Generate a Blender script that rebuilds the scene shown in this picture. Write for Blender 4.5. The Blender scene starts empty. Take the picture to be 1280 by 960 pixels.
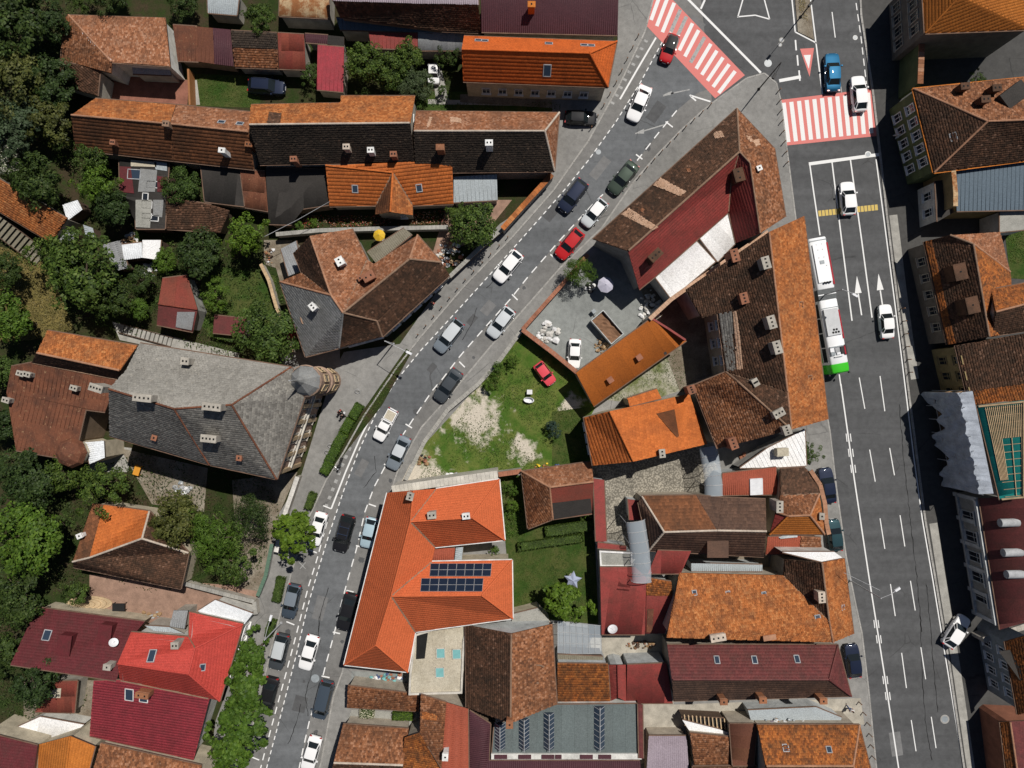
import bpy, bmesh, math, random
import numpy as np
from mathutils import Vector, Matrix
from mathutils.geometry import tessellate_polygon
sc = bpy.context.scene; col = sc.collection
# ------------------------------------------------------------ camera, sky, sun, exposure
S = 9.5                          # photo pixels per metre on the ground
H = 1280/S*24/36                 # flying height of the drone, metres
cam = bpy.data.objects.new('camera', bpy.data.cameras.new('camera')); col.objects.link(cam)
cam.data.sensor_width = 36; cam.data.lens = 24; cam.data.clip_end = 2000
cam.location = (0, 0, H); cam.rotation_euler = (0, 0, 0); sc.camera = cam
EL, AZ = math.radians(60), math.radians(38)       # sun: up-right in the picture
world = bpy.data.worlds.new('World'); sc.world = world; world.use_nodes = True
wn = world.node_tree; bg = wn.nodes['Background']
sky = wn.nodes.new('ShaderNodeTexSky'); sky.sky_type = 'NISHITA'; sky.sun_disc = False
sky.sun_elevation = EL; sky.sun_rotation = AZ; sky.air_density = .7; sky.dust_density = .4
wn.links.new(sky.outputs[0], bg.inputs[0]); bg.inputs[1].default_value = 0.05
sun = bpy.data.objects.new('sun', bpy.data.lights.new('sun', 'SUN')); col.objects.link(sun)
sun.data.energy = 5.0; sun.data.angle = math.radians(0.5); sun.data.color = (1, .95, .88)
L = Vector((math.sin(AZ)*math.cos(EL), math.cos(AZ)*math.cos(EL), math.sin(EL)))
sun.rotation_euler = L.to_track_quat('Z', 'Y').to_euler(); sun.location = L*150
vs = sc.view_settings; vs.view_transform = 'Standard'; vs.look = 'None'; vs.exposure = -0.16; vs.gamma = 1
vs.use_curve_mapping = False
rng = np.random.default_rng(7); random.seed(7)
# ------------------------------------------------------------ helpers
def P(x, y, z=0.0):              # photo reading + height -> metres
    f = (H-z)/H
    return ((x-640)/S*f, (480-y)/S*f, z)
ORG = {}
def link(o, parent=None):
    col.objects.link(o)
    if parent: o.parent = parent
    return o
def tag(o, label=None, cat=None, group=None, kind=None):
    if label: o['label'] = label
    if cat: o['category'] = cat
    if group: o['group'] = group
    if kind: o['kind'] = kind
    return o
def thing(name, label, cat, loc=(0,0,0), rot=0, group=None):
    o = link(bpy.data.objects.new(name, None)); o.location = loc; o.rotation_euler = (0,0,rot)
    o.empty_display_size = .3
    ORG[o.name] = loc
    return tag(o, label, cat, group)
def setm(me, m):
    for x in (m if isinstance(m, (list, tuple)) else [m]): me.materials.append(MAT[x] if isinstance(x, str) else x)
def meshdata(name, V, F, m, smooth=False, mi=None):
    me = bpy.data.meshes.new(name); me.from_pydata([tuple(v) for v in V], [], [tuple(f) for f in F])
    setm(me, m)
    if mi: me.polygons.foreach_set('material_index', mi)
    if smooth:
        me.shade_smooth()
        try: me.set_sharp_from_angle(angle=math.radians(40))
        except Exception: pass
    me.update(); return me
def npmesh(name, V, Q, m):
    me = bpy.data.meshes.new(name); V = np.asarray(V, np.float32); Q = np.asarray(Q, np.int32)
    me.vertices.add(len(V)); me.vertices.foreach_set('co', V.ravel())
    me.loops.add(Q.size); me.loops.foreach_set('vertex_index', Q.ravel())
    me.polygons.add(len(Q)); me.polygons.foreach_set('loop_start', np.arange(0, Q.size, 4, dtype=np.int32))
    me.update(calc_edges=True); setm(me, m); return me
def part(name, V, F, m, parent, smooth=False, kind=None, mi=None):      # V in world metres
    o = ORG.get(parent.name, (0,0,0)) if parent else (0,0,0)
    me = meshdata(name, [(v[0]-o[0], v[1]-o[1], v[2]-o[2]) for v in V], F, m, smooth, mi)
    ob = link(bpy.data.objects.new(name, me), parent); ORG[ob.name] = o
    return tag(ob, kind=kind)
def nppart(name, V, Q, m, parent, kind=None):
    o = ORG.get(parent.name, (0,0,0)) if parent else (0,0,0)
    ob = link(bpy.data.objects.new(name, npmesh(name, np.asarray(V)-np.array(o), Q, m)), parent); ORG[ob.name] = o
    return tag(ob, kind=kind)
class MB:                        # collects solids for one mesh
    def __init__(s): s.V = []; s.F = []; s.M = []
    def add(s, V, F, mi=0):
        n = len(s.V); s.V += [tuple(v) for v in V]; s.F += [tuple(i+n for i in f) for f in F]; s.M += [mi]*len(F); return s
    def box(s, c, d, rz=0, mi=0, taper=1.0):
        x, y, z = [k/2 for k in d]; ca, sa = math.cos(rz), math.sin(rz); V = []
        for dz, t in ((-z, 1), (z, taper)):
            for dx, dy in ((-x,-y),(x,-y),(x,y),(-x,y)):
                a, b = dx*t, dy*t; V.append((c[0]+a*ca-b*sa, c[1]+a*sa+b*ca, c[2]+dz))
        return s.add(V, [(3,2,1,0),(4,5,6,7),(0,1,5,4),(1,2,6,5),(2,3,7,6),(3,0,4,7)], mi)
    def obox(s, c, ax, ay, az, d, mi=0):                                  # box on given axes
        c, ax, ay, az = [Vector(k) for k in (c, ax, ay, az)]; V = []
        for k in (-.5, .5):
            for i, j in ((-.5,-.5),(.5,-.5),(.5,.5),(-.5,.5)): V.append(c+ax*(i*d[0])+ay*(j*d[1])+az*(k*d[2]))
        return s.add(V, [(3,2,1,0),(4,5,6,7),(0,1,5,4),(1,2,6,5),(2,3,7,6),(3,0,4,7)], mi)
    def tube(s, pts, r, n=8, mi=0, cap=True):
        pts = [Vector(p) for p in pts]; rr = r if isinstance(r, (list, tuple)) else [r]*len(pts); V = []
        for k, p in enumerate(pts):
            t = (pts[min(k+1, len(pts)-1)]-pts[max(k-1, 0)]).normalized()
            a = t.cross(Vector((0,0,1)) if abs(t.z) < .9 else Vector((1,0,0))).normalized(); b = t.cross(a)
            for i in range(n):
                q = 2*math.pi*i/n; V.append(p+(a*math.cos(q)+b*math.sin(q))*rr[k])
        F = [(k*n+i, k*n+(i+1)%n, (k+1)*n+(i+1)%n, (k+1)*n+i) for k in range(len(pts)-1) for i in range(n)]
        if cap: F += [tuple(range(n)), tuple(range((len(pts)-1)*n+n-1, (len(pts)-1)*n-1, -1))]
        return s.add(V, F, mi)
    def prism(s, poly, z0, z1, mi=0):                                     # plan polygon between two heights
        n = len(poly); V = [(p[0], p[1], z0) for p in poly]+[(p[0], p[1], z1) for p in poly]
        return s.add(V, [tuple(range(n-1, -1, -1)), tuple(range(n, 2*n))]+[(i, (i+1)%n, n+(i+1)%n, n+i) for i in range(n)], mi)
    def dome(s, c, r, h, n=14, k=5, mi=0):
        V = [(c[0]+r*math.cos(t)*math.cos(2*math.pi*i/n), c[1]+r*math.cos(t)*math.sin(2*math.pi*i/n), c[2]+h*math.sin(t)) for t in [j*math.pi/2/k for j in range(k)] for i in range(n)]
        V.append((c[0], c[1], c[2]+h)); F = [(j*n+i, j*n+(i+1)%n, (j+1)*n+(i+1)%n, (j+1)*n+i) for j in range(k-1) for i in range(n)]
        F += [((k-1)*n+i, (k-1)*n+(i+1)%n, k*n) for i in range(n)]+[tuple(range(n-1, -1, -1))]
        return s.add(V, F, mi)
    def build(s, name, m, parent, smooth=False, kind=None): return part(name, s.V, s.F, m, parent, smooth, kind, s.M if isinstance(m, (list, tuple)) else None)
    def data(s, name, m, smooth=False): return meshdata(name, s.V, s.F, m, smooth, s.M if isinstance(m, (list, tuple)) else None)
# ------------------------------------------------------------ materials
MAT = {}
def newmat(name):
    m = bpy.data.materials.new(name); m.use_nodes = True; MAT[name] = m
    return m, m.node_tree, m.node_tree.nodes['Principled BSDF']
def nd(nt, t, **kw):
    n = nt.nodes.new(t)
    for k, v in kw.items():
        if isinstance(k, str) and hasattr(n, k) and k not in ('scale',): setattr(n, k, v)
    return n
def noise(nt, scale, detail=4, rough=.6, src=None):
    n = nt.nodes.new('ShaderNodeTexNoise'); n.inputs['Scale'].default_value = scale; n.inputs['Detail'].default_value = detail; n.inputs['Roughness'].default_value = rough
    if src is None:
        c = nt.nodes.new('ShaderNodeTexCoord'); src = c.outputs['Object']
    nt.links.new(src, n.inputs['Vector']); return n
def ramp(nt, src, stops, interp='LINEAR'):
    r = nt.nodes.new('ShaderNodeValToRGB'); r.color_ramp.interpolation = interp; e = r.color_ramp.elements
    while len(e) < len(stops): e.new(.5)
    for k, (p, c) in zip(e, stops): k.position = p; k.color = (*c, 1) if len(c) == 3 else c
    nt.links.new(src, r.inputs[0]); return r.outputs[0]
def mix(nt, fac, a, b, mode='MIX'):
    n = nt.nodes.new('ShaderNodeMix'); n.data_type = 'RGBA'; n.blend_type = mode
    for s, v in ((n.inputs[0], fac), (n.inputs[6], a), (n.inputs[7], b)):
        if hasattr(v, 'is_linked'): nt.links.new(v, s)
        elif isinstance(v, (int, float)): s.default_value = v
        else: s.default_value = (*v, 1)
    return n.outputs[2]
def g3(v): return (v, v, v)
def bump(nt, b, src, strength=.3, dist=.02):
    n = nt.nodes.new('ShaderNodeBump'); n.inputs['Strength'].default_value = strength; n.inputs['Distance'].default_value = dist
    nt.links.new(src, n.inputs['Height']); nt.links.new(n.outputs[0], b.inputs['Normal'])
def sR(r, g, b):                 # 0-255 display value -> linear
    return tuple(((c/255+.055)/1.055)**2.4 if c > 10 else c/255/12.92 for c in (r, g, b))
def plain(name, c, rough=.8, var=.25, scale=1.2, metal=0.0, bmp=.15, spec=.3):
    m, nt, b = newmat(name)
    n = noise(nt, scale, 5); n2 = noise(nt, scale*9, 3)
    a = ramp(nt, n.outputs['Fac'], [(.3, g3(1-var)), (.7, g3(1+var*.5))])
    a2 = ramp(nt, n2.outputs['Fac'], [(.3, g3(1-var*.6)), (.7, g3(1+var*.3))])
    nt.links.new(mix(nt, 1, mix(nt, 1, c, a, 'MULTIPLY'), a2, 'MULTIPLY'), b.inputs['Base Color'])
    b.inputs['Roughness'].default_value = rough; b.inputs['Metallic'].default_value = metal; b.inputs['Specular IOR Level'].default_value = spec
    if bmp: bump(nt, b, n2.outputs['Fac'], bmp)
    return m
def tilemat(name, cols, stain=(.05,.04,.03), amt=.5, sscale=.35, rough=.85, spread=(.42,.68), flecks=None, pos=None):
    m, nt, b = newmat(name)
    g = nt.nodes.new('ShaderNodeNewGeometry'); k = len(cols)
    c = ramp(nt, g.outputs['Random Per Island'], [((pos[i] if pos else i/(k-1)), cc) for i, cc in enumerate(cols)])
    n = noise(nt, sscale, 6, .65)
    f = ramp(nt, n.outputs['Fac'], [(spread[0], g3(0)), (spread[1], g3(amt))])
    c = mix(nt, f, c, stain)
    at = nt.nodes.new('ShaderNodeAttribute'); at.attribute_name = 'wear'; c = mix(nt, at.outputs['Fac'], c, mix(nt, .35, stain, tuple(k*.5 for k in cols[0])))
    if flecks:
        n3 = noise(nt, 2.6, 5, .75); c = mix(nt, ramp(nt, n3.outputs['Fac'], [(.60, g3(0)), (.68, g3(.75))]), c, flecks)
    n2 = noise(nt, 7, 3); c = mix(nt, 1, c, ramp(nt, n2.outputs['Fac'], [(.3, g3(.75)), (.7, g3(1.15))]), 'MULTIPLY')
    nt.links.new(c, b.inputs['Base Color']); b.inputs['Roughness'].default_value = rough; b.inputs['Specular IOR Level'].default_value = .2
    return m
def leafmat(name, cols, trans=.25):
    m, nt, b = newmat(name); g = nt.nodes.new('ShaderNodeNewGeometry'); k = len(cols)
    c = ramp(nt, g.outputs['Random Per Island'], [(i/(k-1), cc) for i, cc in enumerate(cols)])
    n = noise(nt, .8, 3); c = mix(nt, 1, c, ramp(nt, n.outputs['Fac'], [(.3, g3(.6)), (.7, g3(1.25))]), 'MULTIPLY')
    oi = nt.nodes.new('ShaderNodeObjectInfo'); c = mix(nt, 1, c, ramp(nt, oi.outputs['Random'], [(0, (.8,.85,.9)), (1, (1.15,1.1,.9))]), 'MULTIPLY')
    nt.links.new(c, b.inputs['Base Color']); b.inputs['Roughness'].default_value = .6; b.inputs['Specular IOR Level'].default_value = .25
    t = nt.nodes.new('ShaderNodeBsdfTranslucent'); nt.links.new(c, t.inputs[0]); ms = nt.nodes.new('ShaderNodeMixShader'); ms.inputs[0].default_value = trans
    o = nt.nodes['Material Output']; nt.links.new(b.outputs[0], ms.inputs[1]); nt.links.new(t.outputs[0], ms.inputs[2]); nt.links.new(ms.outputs[0], o.inputs[0])
    return m
def asphalt(name, c, patch=.25, crack=True, tint=(1,1,1), streak=0):
    m, nt, b = newmat(name)
    a = ramp(nt, noise(nt, .12, 5, .6).outputs['Fac'], [(.3, g3(1-patch)), (.7, g3(1+patch))])
    f = ramp(nt, noise(nt, 14, 4, .8).outputs['Fac'], [(.3, g3(.82)), (.7, g3(1.18))])
    d = ramp(nt, noise(nt, 1.3, 6, .7).outputs['Fac'], [(.32, g3(.8)), (.6, g3(1.06))])
    cc = mix(nt, 1, mix(nt, 1, mix(nt, 1, tuple(c*t for t in tint), a, 'MULTIPLY'), f, 'MULTIPLY'), d, 'MULTIPLY')
    if streak:
        tc0 = nt.nodes.new('ShaderNodeTexCoord'); mp_ = nt.nodes.new('ShaderNodeMapping'); mp_.inputs['Rotation'].default_value = (0,0,-math.radians(streak)); mp_.inputs['Scale'].default_value = (.012,.55,1); mp_.vector_type = 'TEXTURE'; mp_.vector_type = 'POINT'
        nt.links.new(tc0.outputs['Object'], mp_.inputs['Vector']); sn = noise(nt, 1.0, 4, .6, mp_.outputs[0])
        cc = mix(nt, 1, cc, ramp(nt, sn.outputs['Fac'], [(.3, g3(.80)), (.7, g3(1.16))]), 'MULTIPLY')
    if crack:
        w = noise(nt, .5, 4, .7); tc = nt.nodes.new('ShaderNodeTexCoord')
        add = nt.nodes.new('ShaderNodeMix'); add.data_type = 'RGBA'; add.inputs[0].default_value = .28
        nt.links.new(tc.outputs['Object'], add.inputs[6]); nt.links.new(w.outputs['Color'], add.inputs[7])
        v = nt.nodes.new('ShaderNodeTexVoronoi'); v.feature = 'DISTANCE_TO_EDGE'; v.inputs['Scale'].default_value = .17
        nt.links.new(add.outputs[2], v.inputs['Vector'])
        k = ramp(nt, v.outputs['Distance'], [(0, g3(.75)), (.006, g3(0))])
        gate = ramp(nt, noise(nt, .22, 2).outputs['Fac'], [(.5, g3(0)), (.6, g3(1))])
        cc = mix(nt, mix(nt, 1, k, gate, 'MULTIPLY'), cc, tuple(c*.35 for _ in range(3)))
    nt.links.new(cc, b.inputs['Base Color']); b.inputs['Roughness'].default_value = .85; b.inputs['Specular IOR Level'].default_value = .25
    bump(nt, b, f, .2, .01); return m
def blend(name, c1, c2, scale, lo, hi, c3=None, rough=.95):
    m, nt, b = newmat(name)
    c = mix(nt, ramp(nt, noise(nt, scale, 7, .68).outputs['Fac'], [(lo, g3(0)), (hi, g3(1))]), c1, c2)
    if c3: c = mix(nt, ramp(nt, noise(nt, scale*2.7, 6, .7).outputs['Fac'], [(.55, g3(0)), (.66, g3(.85))]), c, c3)
    c = mix(nt, 1, c, ramp(nt, noise(nt, 6, 4, .8).outputs['Fac'], [(.3, g3(.6)), (.7, g3(1.3))]), 'MULTIPLY')
    nt.links.new(c, b.inputs['Base Color']); b.inputs['Roughness'].default_value = rough; b.inputs['Specular IOR Level'].default_value = .1
    return m
# tiles: (colours drawn per single tile, stain)
tilemat('old', [(.12,.048,.024),(.19,.075,.034),(.25,.098,.043),(.31,.128,.058),(.40,.20,.115)], (.07,.04,.025), .6, flecks=(.36,.24,.17))
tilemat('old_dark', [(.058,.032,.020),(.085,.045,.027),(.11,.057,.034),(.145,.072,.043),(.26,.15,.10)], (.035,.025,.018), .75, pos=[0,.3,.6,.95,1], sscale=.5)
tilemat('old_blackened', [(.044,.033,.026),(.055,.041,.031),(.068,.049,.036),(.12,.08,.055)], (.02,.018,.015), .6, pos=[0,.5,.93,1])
tilemat('old_orange', [(.26,.085,.026),(.38,.125,.036),(.46,.155,.046),(.50,.21,.075)], (.14,.06,.03), .7, sscale=.6)
tilemat('lichen_orange', [(.17,.055,.018),(.30,.095,.026),(.40,.125,.030),(.46,.16,.04)], (.07,.04,.022), .7, sscale=.9, spread=(.4,.65))
tilemat('old_salmon', [(.17,.068,.034),(.25,.10,.047),(.30,.122,.058),(.35,.155,.08),(.42,.23,.145)], (.15,.075,.045), .7, flecks=(.40,.26,.18))
tilemat('salmon_patch', [(.42,.25,.16),(.55,.36,.25),(.48,.30,.2)], (.3,.2,.13), .5)
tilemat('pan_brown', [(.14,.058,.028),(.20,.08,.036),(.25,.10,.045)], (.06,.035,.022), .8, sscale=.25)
tilemat('pan_dark', [(.085,.05,.036),(.115,.066,.046),(.14,.08,.055)], (.05,.035,.03), .5)
tilemat('pan_orange', [(.43,.115,.028),(.50,.14,.033),(.55,.155,.038)], (.24,.08,.03), .35)
tilemat('pan_bright', [(.50,.105,.02),(.57,.12,.023),(.60,.13,.026)], (.34,.08,.02), .35)
tilemat('sheet_orange', [(.55,.125,.045),(.60,.137,.05),(.57,.13,.047)], (.44,.11,.042), .3)
tilemat('plain_orange', [(.36,.105,.018),(.40,.115,.02)], (.26,.08,.018), .4, sscale=.5)
tilemat('amber', [(.45,.15,.028),(.50,.165,.03),(.53,.18,.035)], (.34,.11,.025), .4)
tilemat('slate', [(.15,.142,.128),(.195,.185,.168),(.235,.225,.203),(.29,.275,.245)], (.115,.108,.096), .5, flecks=(.36,.34,.29))
tilemat('slate_light', [(.24,.228,.205),(.285,.272,.245),(.32,.305,.275)], (.18,.17,.15), .5, flecks=(.42,.38,.31))
tilemat('slate_blue', [(.20,.205,.205),(.25,.255,.252),(.30,.305,.30)], (.15,.15,.145), .6, flecks=(.3,.28,.22))
tilemat('red_metal', [(.46,.062,.048),(.50,.068,.052),(.44,.06,.046)], (.34,.05,.04), .3, rough=.5)
tilemat('crimson', [(.31,.042,.055),(.35,.048,.062)], (.19,.04,.045), .6, rough=.6, sscale=.8)
tilemat('dark_crimson', [(.105,.020,.024),(.125,.024,.028)], (.07,.026,.024), .6, rough=.6, sscale=.8)
tilemat('brick_red', [(.25,.048,.042),(.285,.054,.046)], (.14,.045,.036), .65, rough=.6, sscale=.8)
tilemat('maroon', [(.115,.033,.033),(.145,.04,.038),(.16,.045,.042)], (.075,.035,.03), .65, rough=.6, sscale=.8)
tilemat('terracotta_sheet', [(.30,.075,.042),(.33,.082,.047)], (.2,.055,.035), .4, rough=.6)
tilemat('plum', [(.075,.03,.038),(.088,.036,.043)], (.05,.025,.03), .4, rough=.5)
tilemat('rust', [(.13,.05,.03),(.17,.065,.036),(.20,.08,.045)], (.07,.035,.025), .8, flecks=(.42,.27,.15), sscale=.5)
tilemat('rust_red', [(.24,.05,.038),(.19,.046,.032),(.28,.07,.045)], (.12,.05,.035), .6, sscale=.5)
tilemat('rust_cream', [(.42,.28,.15),(.5,.37,.22),(.45,.3,.16)], (.28,.11,.04), .95, sscale=.6, spread=(.45,.55))
tilemat('brown_sheet', [(.15,.06,.03),(.13,.05,.034),(.17,.075,.035)], (.08,.035,.025), .5)
tilemat('felt', [(.04,.036,.033),(.05,.045,.041)], (.025,.024,.022), .6)
tilemat('grey_sheet', [(.30,.31,.32),(.24,.25,.26),(.36,.37,.38)], (.16,.15,.14), .6, rough=.5)
tilemat('blue_sheet', [(.085,.12,.15),(.095,.13,.165)], (.07,.095,.12), .3, rough=.5)
tilemat('pale_sheet', [(.34,.38,.40),(.38,.42,.44)], (.26,.28,.28), .5, rough=.45)
tilemat('lilac_sheet', [(.30,.25,.29),(.33,.28,.32)], (.2,.16,.18), .5, rough=.55)
tilemat('mossy_grey', [(.19,.17,.13),(.23,.21,.16)], (.13,.12,.08), .7)
tilemat('white_sheet', [(.66,.69,.72),(.72,.75,.78)], (.55,.57,.58), .5, rough=.5)
tilemat('membrane_white', [(.78,.78,.78),(.80,.80,.80)], (.66,.65,.63), .6, sscale=.6)
tilemat('membrane_grey', [(.115,.14,.14),(.125,.15,.15)], (.09,.105,.105), .5)
tilemat('beige_flat', [(.46,.42,.33),(.50,.455,.36)], (.34,.30,.22), .7, sscale=.6)
tilemat('concrete_flat', [(.30,.30,.27),(.34,.33,.30)], (.2,.2,.18), .7, sscale=.6)
tilemat('teal', [(.012,.22,.20),(.014,.25,.225)], (.01,.17,.155), .4)
tilemat('canopy_grey', [(.28,.31,.33)], (.2,.22,.24), .3) if False else plain('canopy_grey', (.28,.31,.33), .4)
for nme, c in dict(wall_white=(.62,.61,.57), wall_cream=(.50,.44,.33), wall_grey=(.30,.30,.28), wall_brown=(.22,.16,.11), wall_pink=(.34,.235,.175),
        wall_green=(.10,.125,.055), wall_taupe=(.17,.145,.12), wall_bluegrey=(.22,.25,.265), wall_ochre=(.30,.23,.11), wall_brick=(.30,.12,.07), wall_beige=(.42,.37,.30),
        wall_pale=(.48,.50,.50), plaster_old=(.40,.37,.32), concrete=(.34,.33,.30), pale_concrete=(.55,.52,.46), mortar=(.52,.44,.36), brick=(.28,.12,.07), wood=(.30,.19,.10), wood_dark=(.10,.065,.045),
        wood_light=(.55,.40,.24), zinc=(.38,.39,.40), gutter=(.16,.10,.07), ridge_orange=(.38,.20,.12), ridge_brown=(.26,.165,.11), flue=(.012,.012,.012), trunk=(.11,.085,.06), white_trim=(.72,.72,.70), kerbstone=(.34,.33,.31),
        dirt=(.20,.15,.10), paver=(.30,.19,.14), paver_red=(.26,.11,.075), gravel=(.40,.37,.31), terracotta=(.33,.14,.085), ochre_stone=(.48,.36,.22), rubble=(.62,.60,.56), rust_iron=(.22,.12,.07), netting=(.42,.46,.52), netting_light=(.66,.68,.72)).items():
    plain(nme, c, .9, .3, .9)
for nme, c in dict(paint_white=(.74,.74,.73), car_white=(.80,.80,.80), plastic_black=(.015,.015,.016), rubber=(.018,.018,.018), bellows=(.12,.13,.135), unit_grey=(.5,.51,.52), yellow=(.66,.42,.03), parasol_lilac=(.46,.45,.54), parasol_blue=(.34,.38,.5), orange_cloth=(.62,.27,.03), skin=(.45,.27,.19), cloth_dark=(.03,.03,.035), cloth_white=(.7,.7,.7), cloth_blue=(.06,.09,.2), cloth_red=(.4,.05,.05), hair=(.03,.02,.015), green_paint=(.10,.17,.12), plank_brown=(.30,.13,.05), turquoise=(.17,.40,.40), steel=(.45,.46,.47), lamp_white=(.72,.73,.75), flower_red=(.5,.04,.05), flower_yellow=(.7,.5,.03), pot=(.35,.14,.08)).items():
    plain(nme, c, .6, .12, 2.0, bmp=.03)
def worn_paint(name, c, under, cut=.62, rough=.75):
    m, nt, b = newmat(name)
    f = ramp(nt, noise(nt, 3.2, 7, .75).outputs['Fac'], [(cut, g3(0)), (cut+.12, g3(.85))])
    f2 = ramp(nt, noise(nt, 22, 3, .8).outputs['Fac'], [(.5, g3(1)), (.8, g3(.8))])
    cc = mix(nt, 1, mix(nt, f, c, under), f2, 'MULTIPLY')
    nt.links.new(cc, b.inputs['Base Color']); b.inputs['Roughness'].default_value = rough; return m
worn_paint('mark_white', (.72,.72,.71), (.13,.13,.13)); worn_paint('mark_faded', (.34,.34,.33), (.15,.15,.15), .5)
worn_paint('mark_red', (.60,.17,.15), (.3,.15,.14), .6); worn_paint('mark_yellow', (.55,.40,.10), (.2,.16,.08), .66)
asphalt('asphalt', .168, .2, True, (1.02,1,.96)); asphalt('asphalt_lane', .128, .14, True, (.95,1,1.05), 53); asphalt('asphalt_patch', .085, .12, False, (.98,1,1.03)); asphalt('asphalt_pale', .16, .12, False); asphalt('asphalt_main', .085, .10, True, (.98,1,1.03), -81.6); asphalt('pavement', .215, .2, True, (1.02,1,.95)); asphalt('pavement_east_shade', .06, .2, True, (1.02,1,.96)); asphalt('concrete_yard', .23, .2, True, (.97,1.02,.98))  # east pavement tone lowered: building shade is put into its colour
blend('garden', (.024,.040,.010), (.05,.038,.022), .3, .40, .62, (.03,.05,.012))
blend('lawn', (.032,.066,.012), (.075,.085,.026), .45, .38, .62, (.022,.045,.009))
blend('dry_grass', (.20,.155,.055), (.12,.105,.035), .5, .35, .65)
def lot(name):
    m, nt, b = newmat(name); tc = nt.nodes.new('ShaderNodeTexCoord'); acc = None
    for (x, y), r in (((594,520),5.2),((516,594),5.0),((715,508),2.2),((655,562),2.6)):
        d = nt.nodes.new('ShaderNodeVectorMath'); d.operation = 'DISTANCE'; d.inputs[1].default_value = ((x-640)/S, (480-y)/S, .12); nt.links.new(tc.outputs['Object'], d.inputs[0])
        k = nt.nodes.new('ShaderNodeMapRange'); k.inputs[1].default_value = r*1.3; k.inputs[2].default_value = 0; nt.links.new(d.outputs['Value'], k.inputs[0])
        if acc is None: acc = k.outputs[0]
        else:
            mx = nt.nodes.new('ShaderNodeMath'); mx.operation = 'MAXIMUM'; nt.links.new(acc, mx.inputs[0]); nt.links.new(k.outputs[0], mx.inputs[1]); acc = mx.outputs[0]
    n = noise(nt, .55, 10, .72); ad = nt.nodes.new('ShaderNodeMath'); ad.operation = 'MULTIPLY_ADD'; ad.inputs[1].default_value = .42; nt.links.new(acc, ad.inputs[0]); nt.links.new(n.outputs['Fac'], ad.inputs[2])
    grass = mix(nt, ramp(nt, noise(nt, .5, 5, .6).outputs['Fac'], [(.4, g3(0)), (.62, g3(1))]), (.055,.11,.016), (.12,.145,.035))
    c = mix(nt, ramp(nt, ad.outputs[0], [(.66, g3(0)), (.80, g3(1))]), grass, (.52,.47,.39)); c = mix(nt, 1, c, ramp(nt, noise(nt, 6, 4, .8).outputs['Fac'], [(.3, g3(.7)), (.7, g3(1.2))]), 'MULTIPLY')
    nt.links.new(c, b.inputs['Base Color']); b.inputs['Roughness'].default_value = .95; b.inputs['Specular IOR Level'].default_value = .1
lot('sand_lot')
blend('soil_yard', (.16,.13,.095), (.28,.25,.2), .35, .4, .65)
blend('mossy_gravel', (.13,.15,.06), (.36,.34,.28), .4, .4, .58)
# cobbles: stones with dark joints
def cobble(name, c1, c2, scale):
    m, nt, b = newmat(name); tc = nt.nodes.new('ShaderNodeTexCoord'); v = nt.nodes.new('ShaderNodeTexVoronoi'); v.inputs['Scale'].default_value = scale
    nt.links.new(tc.outputs['Object'], v.inputs['Vector'])
    c = mix(nt, ramp(nt, v.outputs['Distance'], [(.35, g3(0)), (.6, g3(1))]), c1, c2)
    c = mix(nt, 1, c, ramp(nt, noise(nt, .6, 4).outputs['Fac'], [(.3, g3(.6)), (.7, g3(1.1))]), 'MULTIPLY')
    nt.links.new(c, b.inputs['Base Color']); b.inputs['Roughness'].default_value = .9; bump(nt, b, v.outputs['Distance'], .5, .03); return m
cobble('cobbles', (.36,.33,.27), (.17,.155,.125), 4.2)
leafmat('leaf', [(.024,.048,.009),(.048,.088,.015),(.078,.13,.024),(.115,.165,.036)])
leafmat('leaf_dark', [(.018,.038,.009),(.038,.068,.015),(.066,.10,.025)])
leafmat('leaf_bright', [(.045,.095,.010),(.08,.15,.016),(.125,.20,.026)])
leafmat('leaf_lime', [(.06,.115,.010),(.10,.175,.016),(.145,.22,.028)])
leafmat('leaf_olive', [(.034,.044,.010),(.065,.078,.018),(.10,.11,.028),(.13,.135,.04)]); leafmat('leaf_grey', [(.045,.075,.03),(.065,.095,.045),(.08,.11,.055)])
leafmat('leaf_blue', [(.03,.06,.045),(.045,.08,.06)])
leafmat('blossom', [(.05,.09,.02),(.07,.11,.03),(.6,.58,.5),(.7,.68,.6)])
leafmat('grass_blade', [(.05,.10,.016),(.08,.135,.02),(.11,.14,.035)]); leafmat('dry_blade', [(.22,.17,.06),(.16,.14,.05),(.28,.22,.09)])
leafmat('flower_bed', [(.05,.09,.02),(.07,.11,.02),(.4,.05,.04),(.6,.5,.45)])
def glassy(name, c, rough=.06, spec=.6, metal=0):
    m, nt, b = newmat(name); b.inputs['Base Color'].default_value = (*c, 1); b.inputs['Roughness'].default_value = rough; b.inputs['Specular IOR Level'].default_value = spec; b.inputs['Metallic'].default_value = metal; return m
glassy('glass', (.018,.022,.028)); glassy('car_glass', (.012,.016,.018), .05, .5); glassy('skylight_glass', (.03,.045,.07), .12, .4); glassy('solar', (.012,.018,.034), .15, .5); glassy('chrome', (.6,.6,.62), .2, .5, 1); glassy('headlight', (.65,.68,.7), .1); glassy('taillight', (.35,.01,.01), .2)
m, nt, b = newmat('polycarbonate'); b.inputs['Base Color'].default_value = (.55,.62,.68,1); b.inputs['Roughness'].default_value = .12; b.inputs['Alpha'].default_value = .42; b.inputs['Specular IOR Level'].default_value = .7
def carpaint(name, c, metal=.0, rough=.5):
    m, nt, b = newmat(name); b.inputs['Base Color'].default_value = (*c, 1); b.inputs['Roughness'].default_value = rough; b.inputs['Metallic'].default_value = metal; b.inputs['Specular IOR Level'].default_value = .12; b.inputs['Coat Weight'].default_value = .5; b.inputs['Coat Roughness'].default_value = .03
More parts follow.
